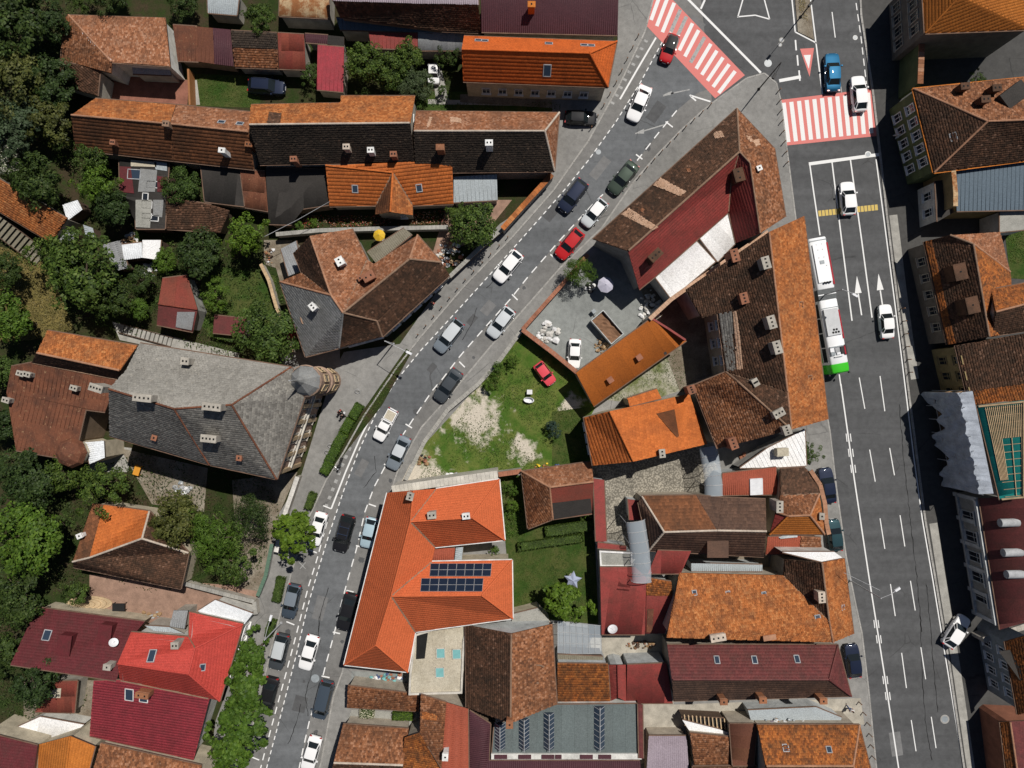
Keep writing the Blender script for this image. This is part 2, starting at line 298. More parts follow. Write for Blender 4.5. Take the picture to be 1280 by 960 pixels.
for nme, c, mt in (('c_white',(.78,.78,.78),0),('c_black',(.012,.012,.014),0),('c_red',(.42,.012,.016),0),('c_pink',(.62,.07,.09),0),('c_green',(.035,.05,.038),.3),('c_silver',(.50,.53,.55),.1),('c_grey',(.17,.20,.23),.1),('c_dark',(.05,.058,.066),.1),('c_navy',(.012,.018,.04),.2),('c_blue',(.012,.10,.20),.3),('c_slate',(.06,.08,.105),.3),('c_ice',(.42,.55,.62),.3),('c_teal',(.02,.05,.06),.3),('bus_white',(.80,.81,.82),0),('bus_green',(.045,.46,.02),0),('bus_red',(.32,.01,.02),0)):
    carpaint(nme, c, mt)
# ------------------------------------------------------------ roofs: real tiles laid course by course
STY = dict(old=('t',.25,.28,.06,.012,.016), pan=('t',.36,.44,.075,.004,.004), fine=('t',.30,.34,.035,.003,.003), mt=('t',.42,.38,.04,.003,.0),
           slate=('t',.34,.30,.025,.008,.012), sheet=('t',.95,2.2,.022,.01,.01), seam=('r',.52,.035,.05), corr=('r',.26,.10,.04), flat=('t',1.6,6.0,.006,.0,.0), none=None)
RM = dict(old='old', old_dark='old', old_blackened='old', old_orange='old', lichen_orange='old', old_salmon='old', salmon_patch='old', pan_brown='pan', pan_dark='pan', pan_orange='pan', pan_bright='pan',
          sheet_orange='fine', plain_orange='flat', amber='fine', slate='slate', slate_light='slate', slate_blue='slate', red_metal='fine', crimson='mt', dark_crimson='fine', brick_red='seam', maroon='mt', terracotta_sheet='corr',
          plum='corr', rust='sheet', rust_red='sheet', rust_cream='sheet', brown_sheet='sheet', felt='flat', grey_sheet='corr', blue_sheet='seam', pale_sheet='corr', lilac_sheet='corr', mossy_grey='corr', white_sheet='corr',
          membrane_white='flat', membrane_grey='flat', beige_flat='flat', concrete_flat='flat', teal='flat')
CAPM = dict(old='ridge_orange', old_salmon='ridge_orange', old_orange='ridge_orange', old_dark='ridge_brown', old_blackened='ridge_brown', lichen_orange='ridge_orange', pan_dark='mortar')
def newell(p):
    n = np.zeros(3)
    for i in range(len(p)):
        a, b = p[i], p[(i+1) % len(p)]; n += np.cross(a, b)
    return n/np.linalg.norm(n)
def tess(p):
    return [t for t in tessellate_polygon([[Vector((q[0], q[1], 0)) for q in p]])]
def frame(p):
    n = newell(p)
    if n[2] < 0: n = -n
    h = math.hypot(n[0], n[1])
    if h > .04: d = np.array([n[0], n[1]])/h
    else:
        e = max(((p[(i+1) % len(p)]-p[i])[:2] for i in range(len(p))), key=lambda v: np.dot(v, v)); e = e/np.linalg.norm(e); d = np.array([-e[1], e[0]])
    return n, d, np.array([-d[1], d[0]])
def zfun(p):
    T = tess(p)
    def f(q):
        best = np.full(len(q), -1e9); Z = np.zeros(len(q))
        for t in T:
            a, b, c = p[t[0]], p[t[1]], p[t[2]]
            den = (b[1]-c[1])*(a[0]-c[0])+(c[0]-b[0])*(a[1]-c[1])
            if abs(den) < 1e-9: continue
            w0 = ((b[1]-c[1])*(q[:,0]-c[0])+(c[0]-b[0])*(q[:,1]-c[1]))/den; w1 = ((c[1]-a[1])*(q[:,0]-c[0])+(a[0]-c[0])*(q[:,1]-c[1]))/den; w2 = 1-w0-w1
            m = np.minimum(np.minimum(w0, w1), w2); k = m > best; best[k] = m[k]; Z[k] = (w0*a[2]+w1*b[2]+w2*c[2])[k]
        return Z
    return f
def inside(q, p):
    r = np.zeros(len(q), bool)
    for i in range(len(p)):
        a, b = p[i], p[(i+1) % len(p)]
        if a[1] == b[1]: continue
        c = ((a[1] > q[:,1]) != (b[1] > q[:,1])) & (q[:,0] < (b[0]-a[0])*(q[:,1]-a[1])/(b[1]-a[1])+a[0]); r ^= c
    return r
def clampin(q, p):
    o = ~inside(q, p)
    if not o.any(): return q
    k = q[o]; bd = np.full(len(k), 1e9); bp = k.copy()
    for i in range(len(p)):
        a = p[i][:2]; b = p[(i+1) % len(p)][:2]; e = b-a; t = np.clip(((k-a)@e)/(e@e), 0, 1); c = a+t[:,None]*e; d = ((k-c)**2).sum(1); m = d < bd; bd[m] = d[m]; bp[m] = c[m]
    q = q.copy(); q[o] = bp; return q
def cover(p, sty):
    """tiles / ribs over one slope polygon (np n x 3) -> V, Q"""
    s = STY[sty]
    if s is None: return np.zeros((0,3)), np.zeros((0,4), int), np.zeros(0)
    n, d, a = frame(p); zf = zfun(p); uv = np.stack([p[:,:2]@a, p[:,:2]@d], 1); (u0, v0), (u1, v1) = uv.min(0), uv.max(0)
    if s[0] == 't':
        _, w, l, step, jz, jr = s; l = l*max(n[2], .5)
        V = []; vs_ = np.arange(v1, v0-l, -l)
        R, C = [], []
        us = np.arange(u0-w, u1+w, w)
        for k, vv in enumerate(vs_):
            off = (k % 2)*w/2; U = us+off; R.append(np.full(len(U), vv)); C.append(U)
        v_ = np.concatenate(R); u_ = np.concatenate(C); m = len(v_)
        u_ = u_+rng.normal(0, jr*.5, m); v_ = v_+rng.normal(0, jr, m)
        def xy(u, v): return u[:,None]*a+v[:,None]*d
        cen = xy(u_+w/2, v_-l/2); keep = inside(cen, p); u_, v_ = u_[keep], v_[keep]; m = len(u_)
        if m == 0: return np.zeros((0,3)), np.zeros((0,4), int), np.zeros(0)
        und = 0
        if sty in ('old', 'slate'):
            ph = rng.uniform(0, 6, 4); und = .022*(np.sin(u_*.9+ph[0])+np.sin(v_*1.1+ph[1])+np.sin(u_*.35+v_*.5+ph[2]))
        kx = int((u1-u0)/.22)+8; st_ = rng.random(kx); st_ = np.convolve(st_, [.25,.5,.25], 'same')*.55+np.convolve(rng.random(kx), np.ones(7)/7, 'same')*.75
        sv = np.interp((u_-u0)/.22, np.arange(kx), st_); dpos = (v_-v0)/max(v1-v0, .1)
        wear = np.clip((sv-.66)*2.6, 0, 1)*(.25+.75*np.clip(dpos, 0, 1))*.62+np.clip((dpos-.86)/.14, 0, 1)*.16*rng.random(m)
        g = .006; lift = .07*(sty in ('old','slate'))+.02+und+rng.normal(0, jz, m); tw = rng.normal(0, jz*.6, m)
        c = [clampin(xy(u, v), p) for u, v in ((u_+g, v_-l*1.08), (u_+w-g, v_-l*1.08), (u_+w-g, v_), (u_+g, v_))]
        z = [zf(k) for k in c]
        V = np.zeros((m, 6, 3))
        for i, (q, zz) in enumerate(zip(c, z)): V[:,i,:2] = q; V[:,i,2] = zz+lift+(step if i > 1 else 0)+(tw if i in (1, 2) else -tw)
        V[:,4,:2] = c[3]; V[:,4,2] = z[3]-.01; V[:,5,:2] = c[2]; V[:,5,2] = z[2]-.01
        b = np.arange(m)[:,None]*6; top = b+np.array([0,1,2,3]); fr = b+np.array([3,2,5,4])
        e = np.cross(V[0,1]-V[0,0], V[0,3]-V[0,0])[2]
        if e < 0: top = top[:,::-1]; fr = fr[:,::-1]
        return V.reshape(-1,3), np.concatenate([top, fr]), np.repeat(wear, 6)
    _, sp, w, h = s; VV, QQ = [], []; k = 0
    for u in np.arange(u0+sp*.5, u1, sp):
        ts = []
        for i in range(len(p)):
            A, B = uv[i], uv[(i+1) % len(p)]
            if (A[0] > u) != (B[0] > u): ts.append(A[1]+(B[1]-A[1])*(u-A[0])/(B[0]-A[0]))
        ts.sort()
        for j in range(0, len(ts)-1, 2):
            seg = np.linspace(ts[j], ts[j+1], 2 if len(p) < 5 else 4)
            for s0, s1 in zip(seg[:-1], seg[1:]):
                q = np.array([(u-w/2)*a+s0*d, (u+w/2)*a+s0*d, (u+w/2)*a+s1*d, (u-w/2)*a+s1*d]); z = zf(q)
                lo = np.column_stack([q, z-.01]); hi = np.column_stack([q*.75+q[[1,0,3,2]]*.25, z+h])
                VV.append(np.concatenate([lo, hi])); QQ.append(np.array([[4,5,6,7],[0,1,5,4],[1,2,6,5],[2,3,7,6],[3,0,4,7]])+k*8); k += 1
    if not VV: return np.zeros((0,3)), np.zeros((0,4), int), np.zeros(0)
    VV = np.concatenate(VV); return VV, np.concatenate(QQ), np.zeros(len(VV))
def cap_mesh(A, B, r=.13, seg=.42):
    A, B = Vector(A), Vector(B); t = B-A; ln = t.length; t.normalize(); n = max(1, int(ln/seg)); mb = MB()
    a = t.cross(Vector((0,0,1))).normalized(); up = a.cross(t)
    for k in range(n):
        p0 = A+t*(ln*k/n); p1 = A+t*(ln*(k+1.06)/n); V = []
        for p, rr in ((p0, r*.86), (p1, r*1.06)):
            V += [p+a*(rr*x)+up*(rr*y+.02) for x, y in ((-1.1,-.35),(-.75,.5),(0,.85),(.75,.5),(1.1,-.35))]
        mb.add(V, [(i, i+5, i+6, i+1) for i in range(4)]+[(4,3,2,1,0),(5,6,7,8,9)])
    return mb
WINC = {}
def window_meshes(w, h, fm='white_trim'):
    k = (round(w,2), round(h,2), fm)
    if k not in WINC:
        f = MB(); t = .11
        for c, d in (((0,.05,h/2+t/2),(w+2*t,.12,t)), ((0,.05,-h/2-t/2),(w+2*t,.12,t)), ((-w/2-t/2,.05,0),(t,.12,h)), ((w/2+t/2,.05,0),(t,.12,h)), ((0,.035,0),(.06,.07,h)), ((0,.035,h*.18),(w,.06,.06))): f.box(c, d)
        g = MB().box((0,.012,0),(w,.02,h)); s = MB().box((0,.12,-h/2-t-.05),(w+.4,.28,.08))
        WINC[k] = (f.data('window', fm), g.data('pane', 'glass'), s.data('sill', fm))
    return WINC[k]
class House:
    def hit(s, x, y):
        o = np.array([0,0,H]); r = np.array(P(x, y, 0))-o; best = None
        for tri, i in s.tris:
            a, b, c = tri; n = np.cross(b-a, c-a); dn = n@r
            if abs(dn) < 1e-9: continue
            t = n@(a-o)/dn; q = o+t*r
            if all(np.cross(v1-v0, q-v0)@n >= -1e-3*abs(n@n)**.5 for v0, v1 in ((a,b),(b,c),(c,a))):
                if best is None or t < best[0]: best = (t, q, i)
        if best is None:
            d = [(math.hypot(*(P(x, y, t[0].mean(0)[2] if 0 else t[0][:,2].mean())[:2]-t[0].mean(0)[:2])), t) for t in s.tris]; t = min(d, key=lambda k: k[0])[1]
            return np.array(P(x, y, t[0][:,2].mean())), t[1]
        return best[1], best[2]
    def base(s, i): return frame(s.polys[i])
    def chimney(s, x, y, w=.6, d=.9, h=1.3, m='mortar', flues=2, lab=None, rot=None):
        q, i = s.hit(x, y); n, dn, al = s.base(i); r = math.atan2(al[1], al[0]) if rot is None else rot
        c = MB().box((q[0], q[1], q[2]+h/2-.5), (d, w, h+1.0), r).box((q[0], q[1], q[2]+h-.06), (d+.14, w+.14, .1), r)
        if h > .8: c.box((q[0], q[1], q[2]+h-.32), (d+.08, w+.08, .07), r)
        o = c.build('chimney', m, s.o)
        if lab: o['label'] = lab
        ca, sa = math.cos(r), math.sin(r)
        for k in range(flues):
            t = (k-(flues-1)/2)*d/max(flues, 1); MB().box((q[0]+t*ca, q[1]+t*sa, q[2]+h+.0), (.19, min(.22, w*.45), .04), r).build('flue', 'flue', o)
        return o
    def skylight(s, x, y, w=.7, l=1.0, m='skylight_glass', fm='zinc', up=.08):
        q, i = s.hit(x, y); n, dn, al = s.base(i); n = Vector(n); a = Vector((al[0], al[1], 0)); t = n.cross(a).normalized()
        c = Vector(q)+n*(up/2); b = MB()
        for (ox, oy, dx, dy) in ((-w/2,0,.09,l+.09),(w/2,0,.09,l+.09),(0,-l/2,w,.09),(0,l/2,w,.09)): b.obox(c+a*ox+t*oy, a, t, n, (dx, dy, up+.08))
        o = b.build('skylight', fm, s.o); MB().obox(c+n*.02, a, t, n, (w, l, up)).build('pane', m, o); return o
    def patch(s, pts, m, name='repair_patch', sty=None, lift=.1):
        q = [s.hit(*k)[0] for k in pts]; p = np.array([[k[0], k[1], k[2]+lift] for k in q]); 
        if newell(p)[2] < 0: p = p[::-1]
        if sty in ('none', 'flat'):
            n = len(p); lo = p-np.array([0,0,.06]); return part(name, np.concatenate([lo, p]), [tuple(range(n, 2*n))]+[(i, (i+1) % n, n+(i+1) % n, n+i) for i in range(n)], m, s.o)
        V, Q, W_ = cover(p, sty or RM[m])
        if len(V): V[:,2] += zfun(s.polys[s.hit(*pts[0])[1]])(V[:,:2])-(zfun(p)(V[:,:2])-lift)
        if len(Q): return nppart(name, V, Q, m, s.o)
    def windows(s, i, j, rows, n, w=.9, h=1.4, fm='white_trim', t0=.08, t1=.92):
        if (i, j) not in s.walls: print('no wall', s.o.name, i, j, list(s.walls)); return
        A, B = s.walls[(i, j)]; A, B = Vector(A), Vector(B); e = (B-A); e.z = 0; r = math.atan2(e.y, e.x); out = Vector((e.y, -e.x, 0)).normalized(); O = Vector(ORG[s.o.name])
        f, g, sl = window_meshes(w, h, fm)
        for z in rows:
            for k in range(n):
                t = t0+(t1-t0)*(k+.5)/n; c = Vector((A.x+e.x*t, A.y+e.y*t, z))-O
                wo = link(bpy.data.objects.new('window', f), s.o); wo.location = c; wo.rotation_euler = (0, 0, r+math.pi)
                for nm, me in (('pane', g), ('sill', sl)): link(bpy.data.objects.new(nm, me), wo)
    def door(s, i, j, t=.5, w=1.0, h=2.1, m='wood_dark'):
        if (i, j) not in s.walls: return
        A, B = s.walls[(i, j)]; A, B = Vector(A), Vector(B); e = (B-A); e.z = 0; r = math.atan2(e.y, e.x); out = Vector((e.y, -e.x, 0)).normalized()
        c = Vector((A.x+e.x*t, A.y+e.y*t, s.z0+h/2+.1)); d = MB().box(c+out*.04, (w, .1, h), r).build('door', m, s.o)
        MB().box(c+out*.11+e.normalized()*(w*.38), (.12, .06, .05), r).build('handle', 'steel', d)
def house(name, label, pts, faces, wall='plaster_old', cat='house', ov=.3, z0=.0, caps=True, thick=.16, parapet=None, sty={}, group=None, gut='gutter', capm=None):
    """pts: (photo x, photo y, height); faces: '0 1 2 3:material; ...'"""
    h = House(); h.z0 = z0
    V = np.array([P(*p) for p in pts]); c = V.mean(0); o = thing(name, label, cat, (c[0], c[1], 0), 0, group); h.o = o
    FS = []
    for f in faces.split(';'):
        a, m = f.split(':'); idx = [int(k) for k in a.split()]
        x = V[idx]; ar = sum(x[i][0]*x[(i+1) % len(x)][1]-x[(i+1) % len(x)][0]*x[i][1] for i in range(len(x)))
        if ar < 0: idx = idx[::-1]
        FS.append((idx, m.strip()))
    h.polys = [V[i] for i, _ in FS]; h.tris = []
    for k, p in enumerate(h.polys):
        for t in tess(p): h.tris.append((p[list(t)], k))
    ed = {}
    for k, (idx, m) in enumerate(FS):
        for a, b in zip(idx, idx[1:]+idx[:1]): ed[(a, b)] = k
    bd = {a: b for (a, b) in ed if (b, a) not in ed}
    # slab
    n = len(V); SV = [tuple(v) for v in V]+[(v[0], v[1], v[2]-thick) for v in V]; SF = []; mi = []; ms = []
    for k, (idx, m) in enumerate(FS):
        if m not in ms: ms.append(m)
        for t in tess(V[idx]):
            a = [idx[q] for q in t]; x = V[a]
            if np.cross(x[1]-x[0], x[2]-x[0])[2] < 0: a = a[::-1]
            SF.append(tuple(a)); mi.append(ms.index(m)); SF.append(tuple(q+n for q in a[::-1])); mi.append(len(ms))
    for a, b in bd.items(): SF.append((a, a+n, b+n, b)); mi.append(-1)
    ms2 = ms+['wood_dark']; mi = [len(ms) if q < 0 or q >= len(ms) else q for q in mi]
    for i, f in enumerate(SF):
        pass
    roof = part('roof', SV, SF, ms2, o, mi=mi); h.roof = roof
    bym = {}
    for k, (idx, m) in enumerate(FS):
        st = sty.get(m, RM[m]); v, q, w_ = cover(V[idx], st)
        if len(q): bym.setdefault(m, []).append((v, q, w_))
    for m, l in bym.items():
        vv = []; qq = []; k = 0
        for v, q, w_ in l: vv.append(v); qq.append(q+k); k += len(v)
        nm = {'t': 'roof_tiles', 'r': 'roof_ribs'}[STY[sty.get(m, RM[m])][0]]
        if sty.get(m, RM[m]) in ('sheet', 'flat'): nm = 'roof_sheets'
        nppart(nm, np.concatenate(vv), np.concatenate(qq), m, roof, 'stuff').data.attributes.new('wear', 'FLOAT', 'POINT').data.foreach_set('value', np.concatenate([x[2] for x in l]).astype(np.float32))
    if caps:
        done = set()
        for (a, b), k in ed.items():
            if (b, a) in ed and (b, a) not in done:
                done.add((a, b)); k2 = ed[(b, a)]; mid = (V[a]+V[b])/2; e = V[b]-V[a]; out = np.array([e[1], -e[0], 0]); out /= np.linalg.norm(out)+1e-9
                n1 = frame(V[FS[k][0]])[0]; n2 = frame(V[FS[k2][0]])[0]
                z1 = -(n1[:2]@(-out[:2]))/n1[2]; z2 = -(n2[:2]@out[:2])/n2[2]       # height change moving into each face
                if z1+z2 < -.12:
                    m = capm or CAPM.get(FS[k][1], FS[k][1]); A = V[a]+e*.005; B = V[b]-e*.005
                    r_ = {'old':.125,'pan':.12,'slate':.11}.get(RM[FS[k][1]], .1); cp = cap_mesh(A+[0,0,.1], B+[0,0,.1], r_); cp.build('ridge_cap', m, roof)
                elif z1+z2 > .12:
                    nn = Vector((0,0,1)); ev = Vector(e); MB().obox(Vector(mid)+Vector((0,0,.07)), ev.normalized(), ev.normalized().cross(nn).normalized(), ev.normalized().cross(nn).normalized().cross(ev.normalized()), (ev.length*.98, .22, .02)).build('valley_flashing', 'ridge_brown', roof)
    # walls from the inset outline
    h.walls = {}; W = MB(); todo = dict(bd); zf = [zfun(p) for p in h.polys]
    while todo:
        a = next(iter(todo)); loop = [a]; b = todo.pop(a)
        while b != a and b in todo: loop.append(b); b = todo.pop(b)
        m = len(loop)
        if m < 3: continue
        Q = []
        for i in range(m):
            p, q, r = V[loop[i-1]][:2], V[loop[i]][:2], V[loop[(i+1) % m]][:2]
            e1 = (q-p)/(np.linalg.norm(q-p)+1e-9); e2 = (r-q)/(np.linalg.norm(r-q)+1e-9); n1 = np.array([-e1[1], e1[0]]); n2 = np.array([-e2[1], e2[0]])
            k = n1+n2; dd = 1+n1@n2; off = k*(ov/max(dd, .35)); Q.append(q+off)
        for i in range(m):
            j = (i+1) % m; A, B = Q[i], Q[j]
            za = min(V[loop[i]][2]-thick*.5, 99); zb = V[loop[j]][2]-thick*.5
            fk = ed[(loop[i], loop[j])]; za = max(za, min(zf[fk](A[None])[0]-.05, za+.6)); zb = max(zb, min(zf[fk](B[None])[0]-.05, zb+.6))
            W.add([(A[0],A[1],z0),(B[0],B[1],z0),(B[0],B[1],zb),(A[0],A[1],za)], [(0,1,2,3)])
            h.walls[(loop[i], loop[j])] = ((A[0],A[1],za),(B[0],B[1],zb)); h.walls[(loop[j], loop[i])] = h.walls[(loop[i], loop[j])]
            za_, zb_ = V[loop[i]], V[loop[j]]
            if gut and parapet is None and abs(za_[2]-zb_[2]) < .5 and np.linalg.norm(za_-zb_) > 2.5:
                e = Vector(zb_-za_); u = e.normalized(); out = Vector((u.y, -u.x, 0)).normalized()
                c = (Vector(za_)+Vector(zb_))/2+out*.06+Vector((0,0,-.06)); MB().obox(c, u, out, u.cross(out), (e.length, .13, .11)).build('gutter', gut, o)
        if parapet:
            pw = parapet[1] if len(parapet) > 1 else .28; ph = parapet[2] if len(parapet) > 2 else .35
            for i in range(m):
                j = (i+1) % m; A, B = Vector(V[loop[i]]), Vector(V[loop[j]]); u = (B-A).normalized(); out = Vector((u.y, -u.x, 0)).normalized()
                MB().obox((A+B)/2-out*(pw*.5)+Vector((0,0,ph*.5-.05)), u, out, u.cross(out)*-1 if u.cross(out).z < 0 else u.cross(out), ((B-A).length-.004*i, pw, ph+.003*i)).build('parapet', parapet[0], o)
    W.build('wall', wall, o)
    return h
def sheet(name, pts, z, m, label=None, kind='structure', thick=0, parent=None):
    p = [P(x, y, 0) for x, y in pts]; ar = sum(p[i][0]*p[(i+1) % len(p)][1]-p[(i+1) % len(p)][0]*p[i][1] for i in range(len(p)))
    if ar < 0: p = p[::-1]
    if thick: o = MB().prism([q[:2] for q in p], z-thick, z).build(name, m, parent)
    else: o = part(name, [(q[0], q[1], z) for q in p], [tuple(range(len(p)))], m, parent)
    if kind and not parent: o['kind'] = kind
    if label: o['label'] = label
    return o
def flatbox(name, label, cat, pts, z, m, wall='plaster_old', **kw):
    return house(name, label, [(x, y, z) for x, y in pts], ' '.join(str(i) for i in range(len(pts)))+':'+m, wall, cat, ov=kw.pop('ov', .08), **kw)
def mono(name, label, cat, a, b, c, d, m, wall='plaster_old', **kw):      # four (x, y, z)
    return house(name, label, [a, b, c, d], '0 1 2 3:'+m, wall, cat, ov=kw.pop('ov', .15), **kw)
# ------------------------------------------------------------ the ground, roads, pavements
g = part('ground', [(-300,-300,-.03),(300,-300,-.03),(300,300,-.03),(-300,300,-.03)], [(0,1,2,3)], 'garden', None); g['kind'] = 'structure'
WK = [(826,-40),(806,40),(775,105),(735,177),(692,238),(640,297),(582,356),(527,420),(497,458),(455,520),(430,565),(408,600),(385,650),(365,715),(350,770),(335,830),(318,900),(297,990)]
EK = [(392,990),(402,950),(417,870),(428,840),(440,790),(455,730),(475,650),(490,610),(499,583),(527,534),(554,504),(615,431),(665,375),(700,335),(752,285),(790,230),(820,195),(852,162),(880,137),(897,124),(933,98),(955,92),(970,104),(976,128),(983,185),(990,240),(1000,320),(1018,420),(1030,500),(1037,540),(1045,610),(1057,695),(1068,750),(1077,792),(1085,860),(1095,960),(1098,990)]
XK = [(1073,-40),(1076,20),(1090,110),(1100,195),(1108,270),(1121,375),(1134,480),(1156,650),(1168,720),(1186,830),(1209,990)]
road = sheet('road', [(760,-60)]+WK+[(280,1010),(420,1010),(640,480),(900,130),(900,-60)], 0, 'asphalt')
road_main = sheet('road', [(870,-60),(890,128),(960,300),(1010,520),(1060,800),(1080,1010),(1225,1010),(1190,700),(1140,400),(1110,100),(1090,-60)], .004, 'asphalt_main')
sheet('pavement', WK+[(258,990),(270,900),(308,800),(335,700),(350,640),(375,600),(415,470),(430,440),(500,430),(560,345),(625,280),(640,270),(690,215),(700,150),(690,120),(755,112),(772,50),(772,-40)], .11, 'pavement', thick=.13)
sheet('pavement', EK, .11, 'pavement', thick=.13)
sheet('pavement', XK+[(1400,990),(1400,-40)], .11, 'pavement_east_shade', thick=.13)
def kerb(path, label, w=.2, z=.135, m='kerbstone'):
    mb = MB(); pts = [Vector(P(x, y)) for x, y in path]
    for a, b in zip(pts[:-1], pts[1:]):
        e = b-a; n = max(1, int(e.length/1.0)); u = e.normalized(); r = math.atan2(u.y, u.x)
        for k in range(n): mb.box(a+e*((k+.5)/n)+Vector((0,0,z/2-.02+random.uniform(-.006,.006))), (e.length/n-.03, w, z+.04), r+random.uniform(-.01,.01))
    o = mb.build('kerb', m, None); return tag(o, kind='structure')
kerb(WK, ''); kerb(EK, ''); kerb(XK, '', .26)
def strip(path, off):            # shift a path sideways in photo units
    o = []
    for i, (x, y) in enumerate(path):
        a = path[max(i-1,0)]; b = path[min(i+1, len(path)-1)]; dx, dy = b[0]-a[0], b[1]-a[1]; l = math.hypot(dx, dy); o.append((x-dy/l*off, y+dx/l*off))
    return o
# concrete gutter slabs along the east pavement
XS = [(1121,375),(1134,480),(1140,530)]; 
for seg in ([(1108,270),(1121,375),(1135,475)], [(1158,655),(1168,720),(1186,830),(1207,975)]):
    a = strip(seg, -3); b = strip(seg, -13); sl = sheet('pavement', a+b[::-1], .125, 'concrete')
# ------------------------------------------------------------ painted markings
def mark(a, b, w=.14, m='mark_white', rd=None, z=.008, name='lane_line'):
    A, B = Vector(P(*a)), Vector(P(*b)); u = (B-A).normalized(); s = Vector((-u.y, u.x, 0))*(w/2); Z = Vector((0,0,z))
    return part(name, [A-s+Z, B-s+Z, B+s+Z, A+s+Z], [(0,1,2,3)], m, rd or road_main)
def poly(pts, m, rd, z=.008, name='painted_marking'):
    p = [P(x, y, 0) for x, y in pts]; ar = sum(p[i][0]*p[(i+1) % len(p)][1]-p[(i+1) % len(p)][0]*p[i][1] for i in range(len(p)))
    if ar < 0: p = p[::-1]
    return part(name, [(q[0], q[1], z) for q in p], [tuple(range(len(p)))], m, rd)
def lerp(a, b, t): return tuple(x+(y-x)*t for x, y in zip(a, b))
def along(path, step, dash, w, m='mark_white', rd=None, z=.008, name='lane_dash', start=0):
    L_ = [0]
    for a, b in zip(path[:-1], path[1:]): L_.append(L_[-1]+math.dist(a, b))
    def at(s):
        s = min(max(s, 0), L_[-1])
        for i in range(len(path)-1):
            if s <= L_[i+1]: return lerp(path[i], path[i+1], (s-L_[i])/(L_[i+1]-L_[i]))
    s = start
    while s < L_[-1]: mark(at(s), at(s+dash), w, m, rd, z, name); s += step
R1, R2 = road, road_main
# main road (right)
for path in ([(1051,480),(1068,600),(1086,720),(1105,840),(1124,965)], [(1012,204),(1017,240),(1025,294)], [(1040,203),(1052,300),(1065,401)], [(1063,200),(1077,300),(1090,397)], [(1095,199),(1105,275),(1118,375),(1131,480),(1142,570),(1153,650),(1166,725),(1184,835),(1206,970)]):
    for a, b in zip(path[:-1], path[1:]): mark(a, b, .17 if path[0][0] < 1090 else .15, rd=R2, z=.012)
mark((1049,468),(1051,482), .16, rd=R2, z=.0125)
mark((1011,205),(1100,193), .42, rd=R2, z=.016, name='stop_line')
for a, b in (((1074,472),(1081,511)),((1087,562),(1094,602)),((1100,648),(1106,686)),((1113,730),(1119,770)),((1127,816),(1133,860)),((1139,900),(1145,939)),((1100,470),(1106,514)),((1112,560),(1118,594)),((1125,644),(1131,683)),((1138,726),(1144,763)),((1151,809),(1157,849)),((1164,896),(1170,935)),((1040,15),(1044,47))):
    mark(a, b, .125, rd=R2, z=.012, name='lane_dash')
for y in (547,566,586,780,799,850,870):
    x = 1051+(y-480)*(1086-1051)/240 if y < 720 else 1086+(y-720)*38/240
    for dx in (-2.6, 2.6): mark((x+dx-.6, y-5), (x+dx+.6, y+5), .12, rd=R2, z=.013, name='lane_block')
for tip, lft, rgt, st in (((1071,345),(1068.5,367),(1077,366),(1077,394)), ((1098,342),(1096,363),(1104.5,362),(1103,381))):
    poly([tip, lft, rgt], 'mark_white', R2, .013, 'arrow_head'); mark(((lft[0]+rgt[0])/2, lft[1]), st, .17, rd=R2, z=.0125, name='arrow_shaft')
for k in range(17):
    if 8 < k < 11: continue
    a = lerp((1023,267),(1098,259),k/17); b = lerp((1023,267),(1098,259),(k+.8)/17); mark(a, b, .75, 'mark_yellow', R2, .0135, 'rumble_strip')
# red and white crossings
c = [(975,125),(1091,111),(1096,170),(982,182)]
poly(c, 'mark_red', R2, .009, 'crossing_field')
for k in range(12):
    t = (k+.42)/12.1; a, b = lerp(c[0], c[1], t), lerp(c[3], c[2], t); mark(lerp(a, b, .07), lerp(a, b, .93), .54, 'mark_white', R2, .0135, 'crossing_stripe')
c = [(783,0),(811,-42),(931,94),(894,123)]
c = [(776,-8),(812,-44),(931,94),(894,123)]
poly([(805,29),(814,0),(812,-20),(822,-20),(931,94),(894,123)], 'mark_red', R1, .009, 'crossing_field')
for k in range(14):
    t = k/13; a = lerp((820,-22),(919,89),t); b = lerp((806,20),(897,118),t); b = lerp(a, b, .94); mark(a, b, .48, 'mark_white' if k not in (4, 5, 8) else 'mark_faded', R1, .0135, 'crossing_stripe')
# junction lines
mark((857,-4),(951,91), .3, rd=R2, z=.011); mark((881,0),(876,11), .25, rd=R2, z=.0115)
for a, b in (((929,-2),(922,22)),((922,21),(944,19)),((944,19),(962,24)),((955,-2),(962,24))): mark(a, b, .16, rd=R2, z=.011)
for a, b in (((988,-20),(994,40)),((1012,-10),(1020,54)),((1020,54),(1028,118)),((994,40),(1021,54))): mark(a, b, .17, rd=R2, z=.0115)
for y in (50, 69, 88): mark((994+(y-48)*.12, y), (995+(y-48)*.12, y+13), .2, rd=R2, z=.0115, name='lane_dash')
mark((974,101),(1001,96), .42, rd=R2, z=.012, name='stop_line')
poly([(1000,61),(1017.5,60),(1012,96)], 'mark_red', R2, .009, 'yield_triangle'); poly([(1004.5,69),(1013.5,68.5),(1011,86)], 'mark_white', R2, .0135, 'yield_triangle')
along([(1068,-10),(1076,45),(1083,105)], 14, 9, .13, rd=R2, z=.0115)
mark((1051,108),(1052,116), .13, 'mark_faded', R2, .0115)
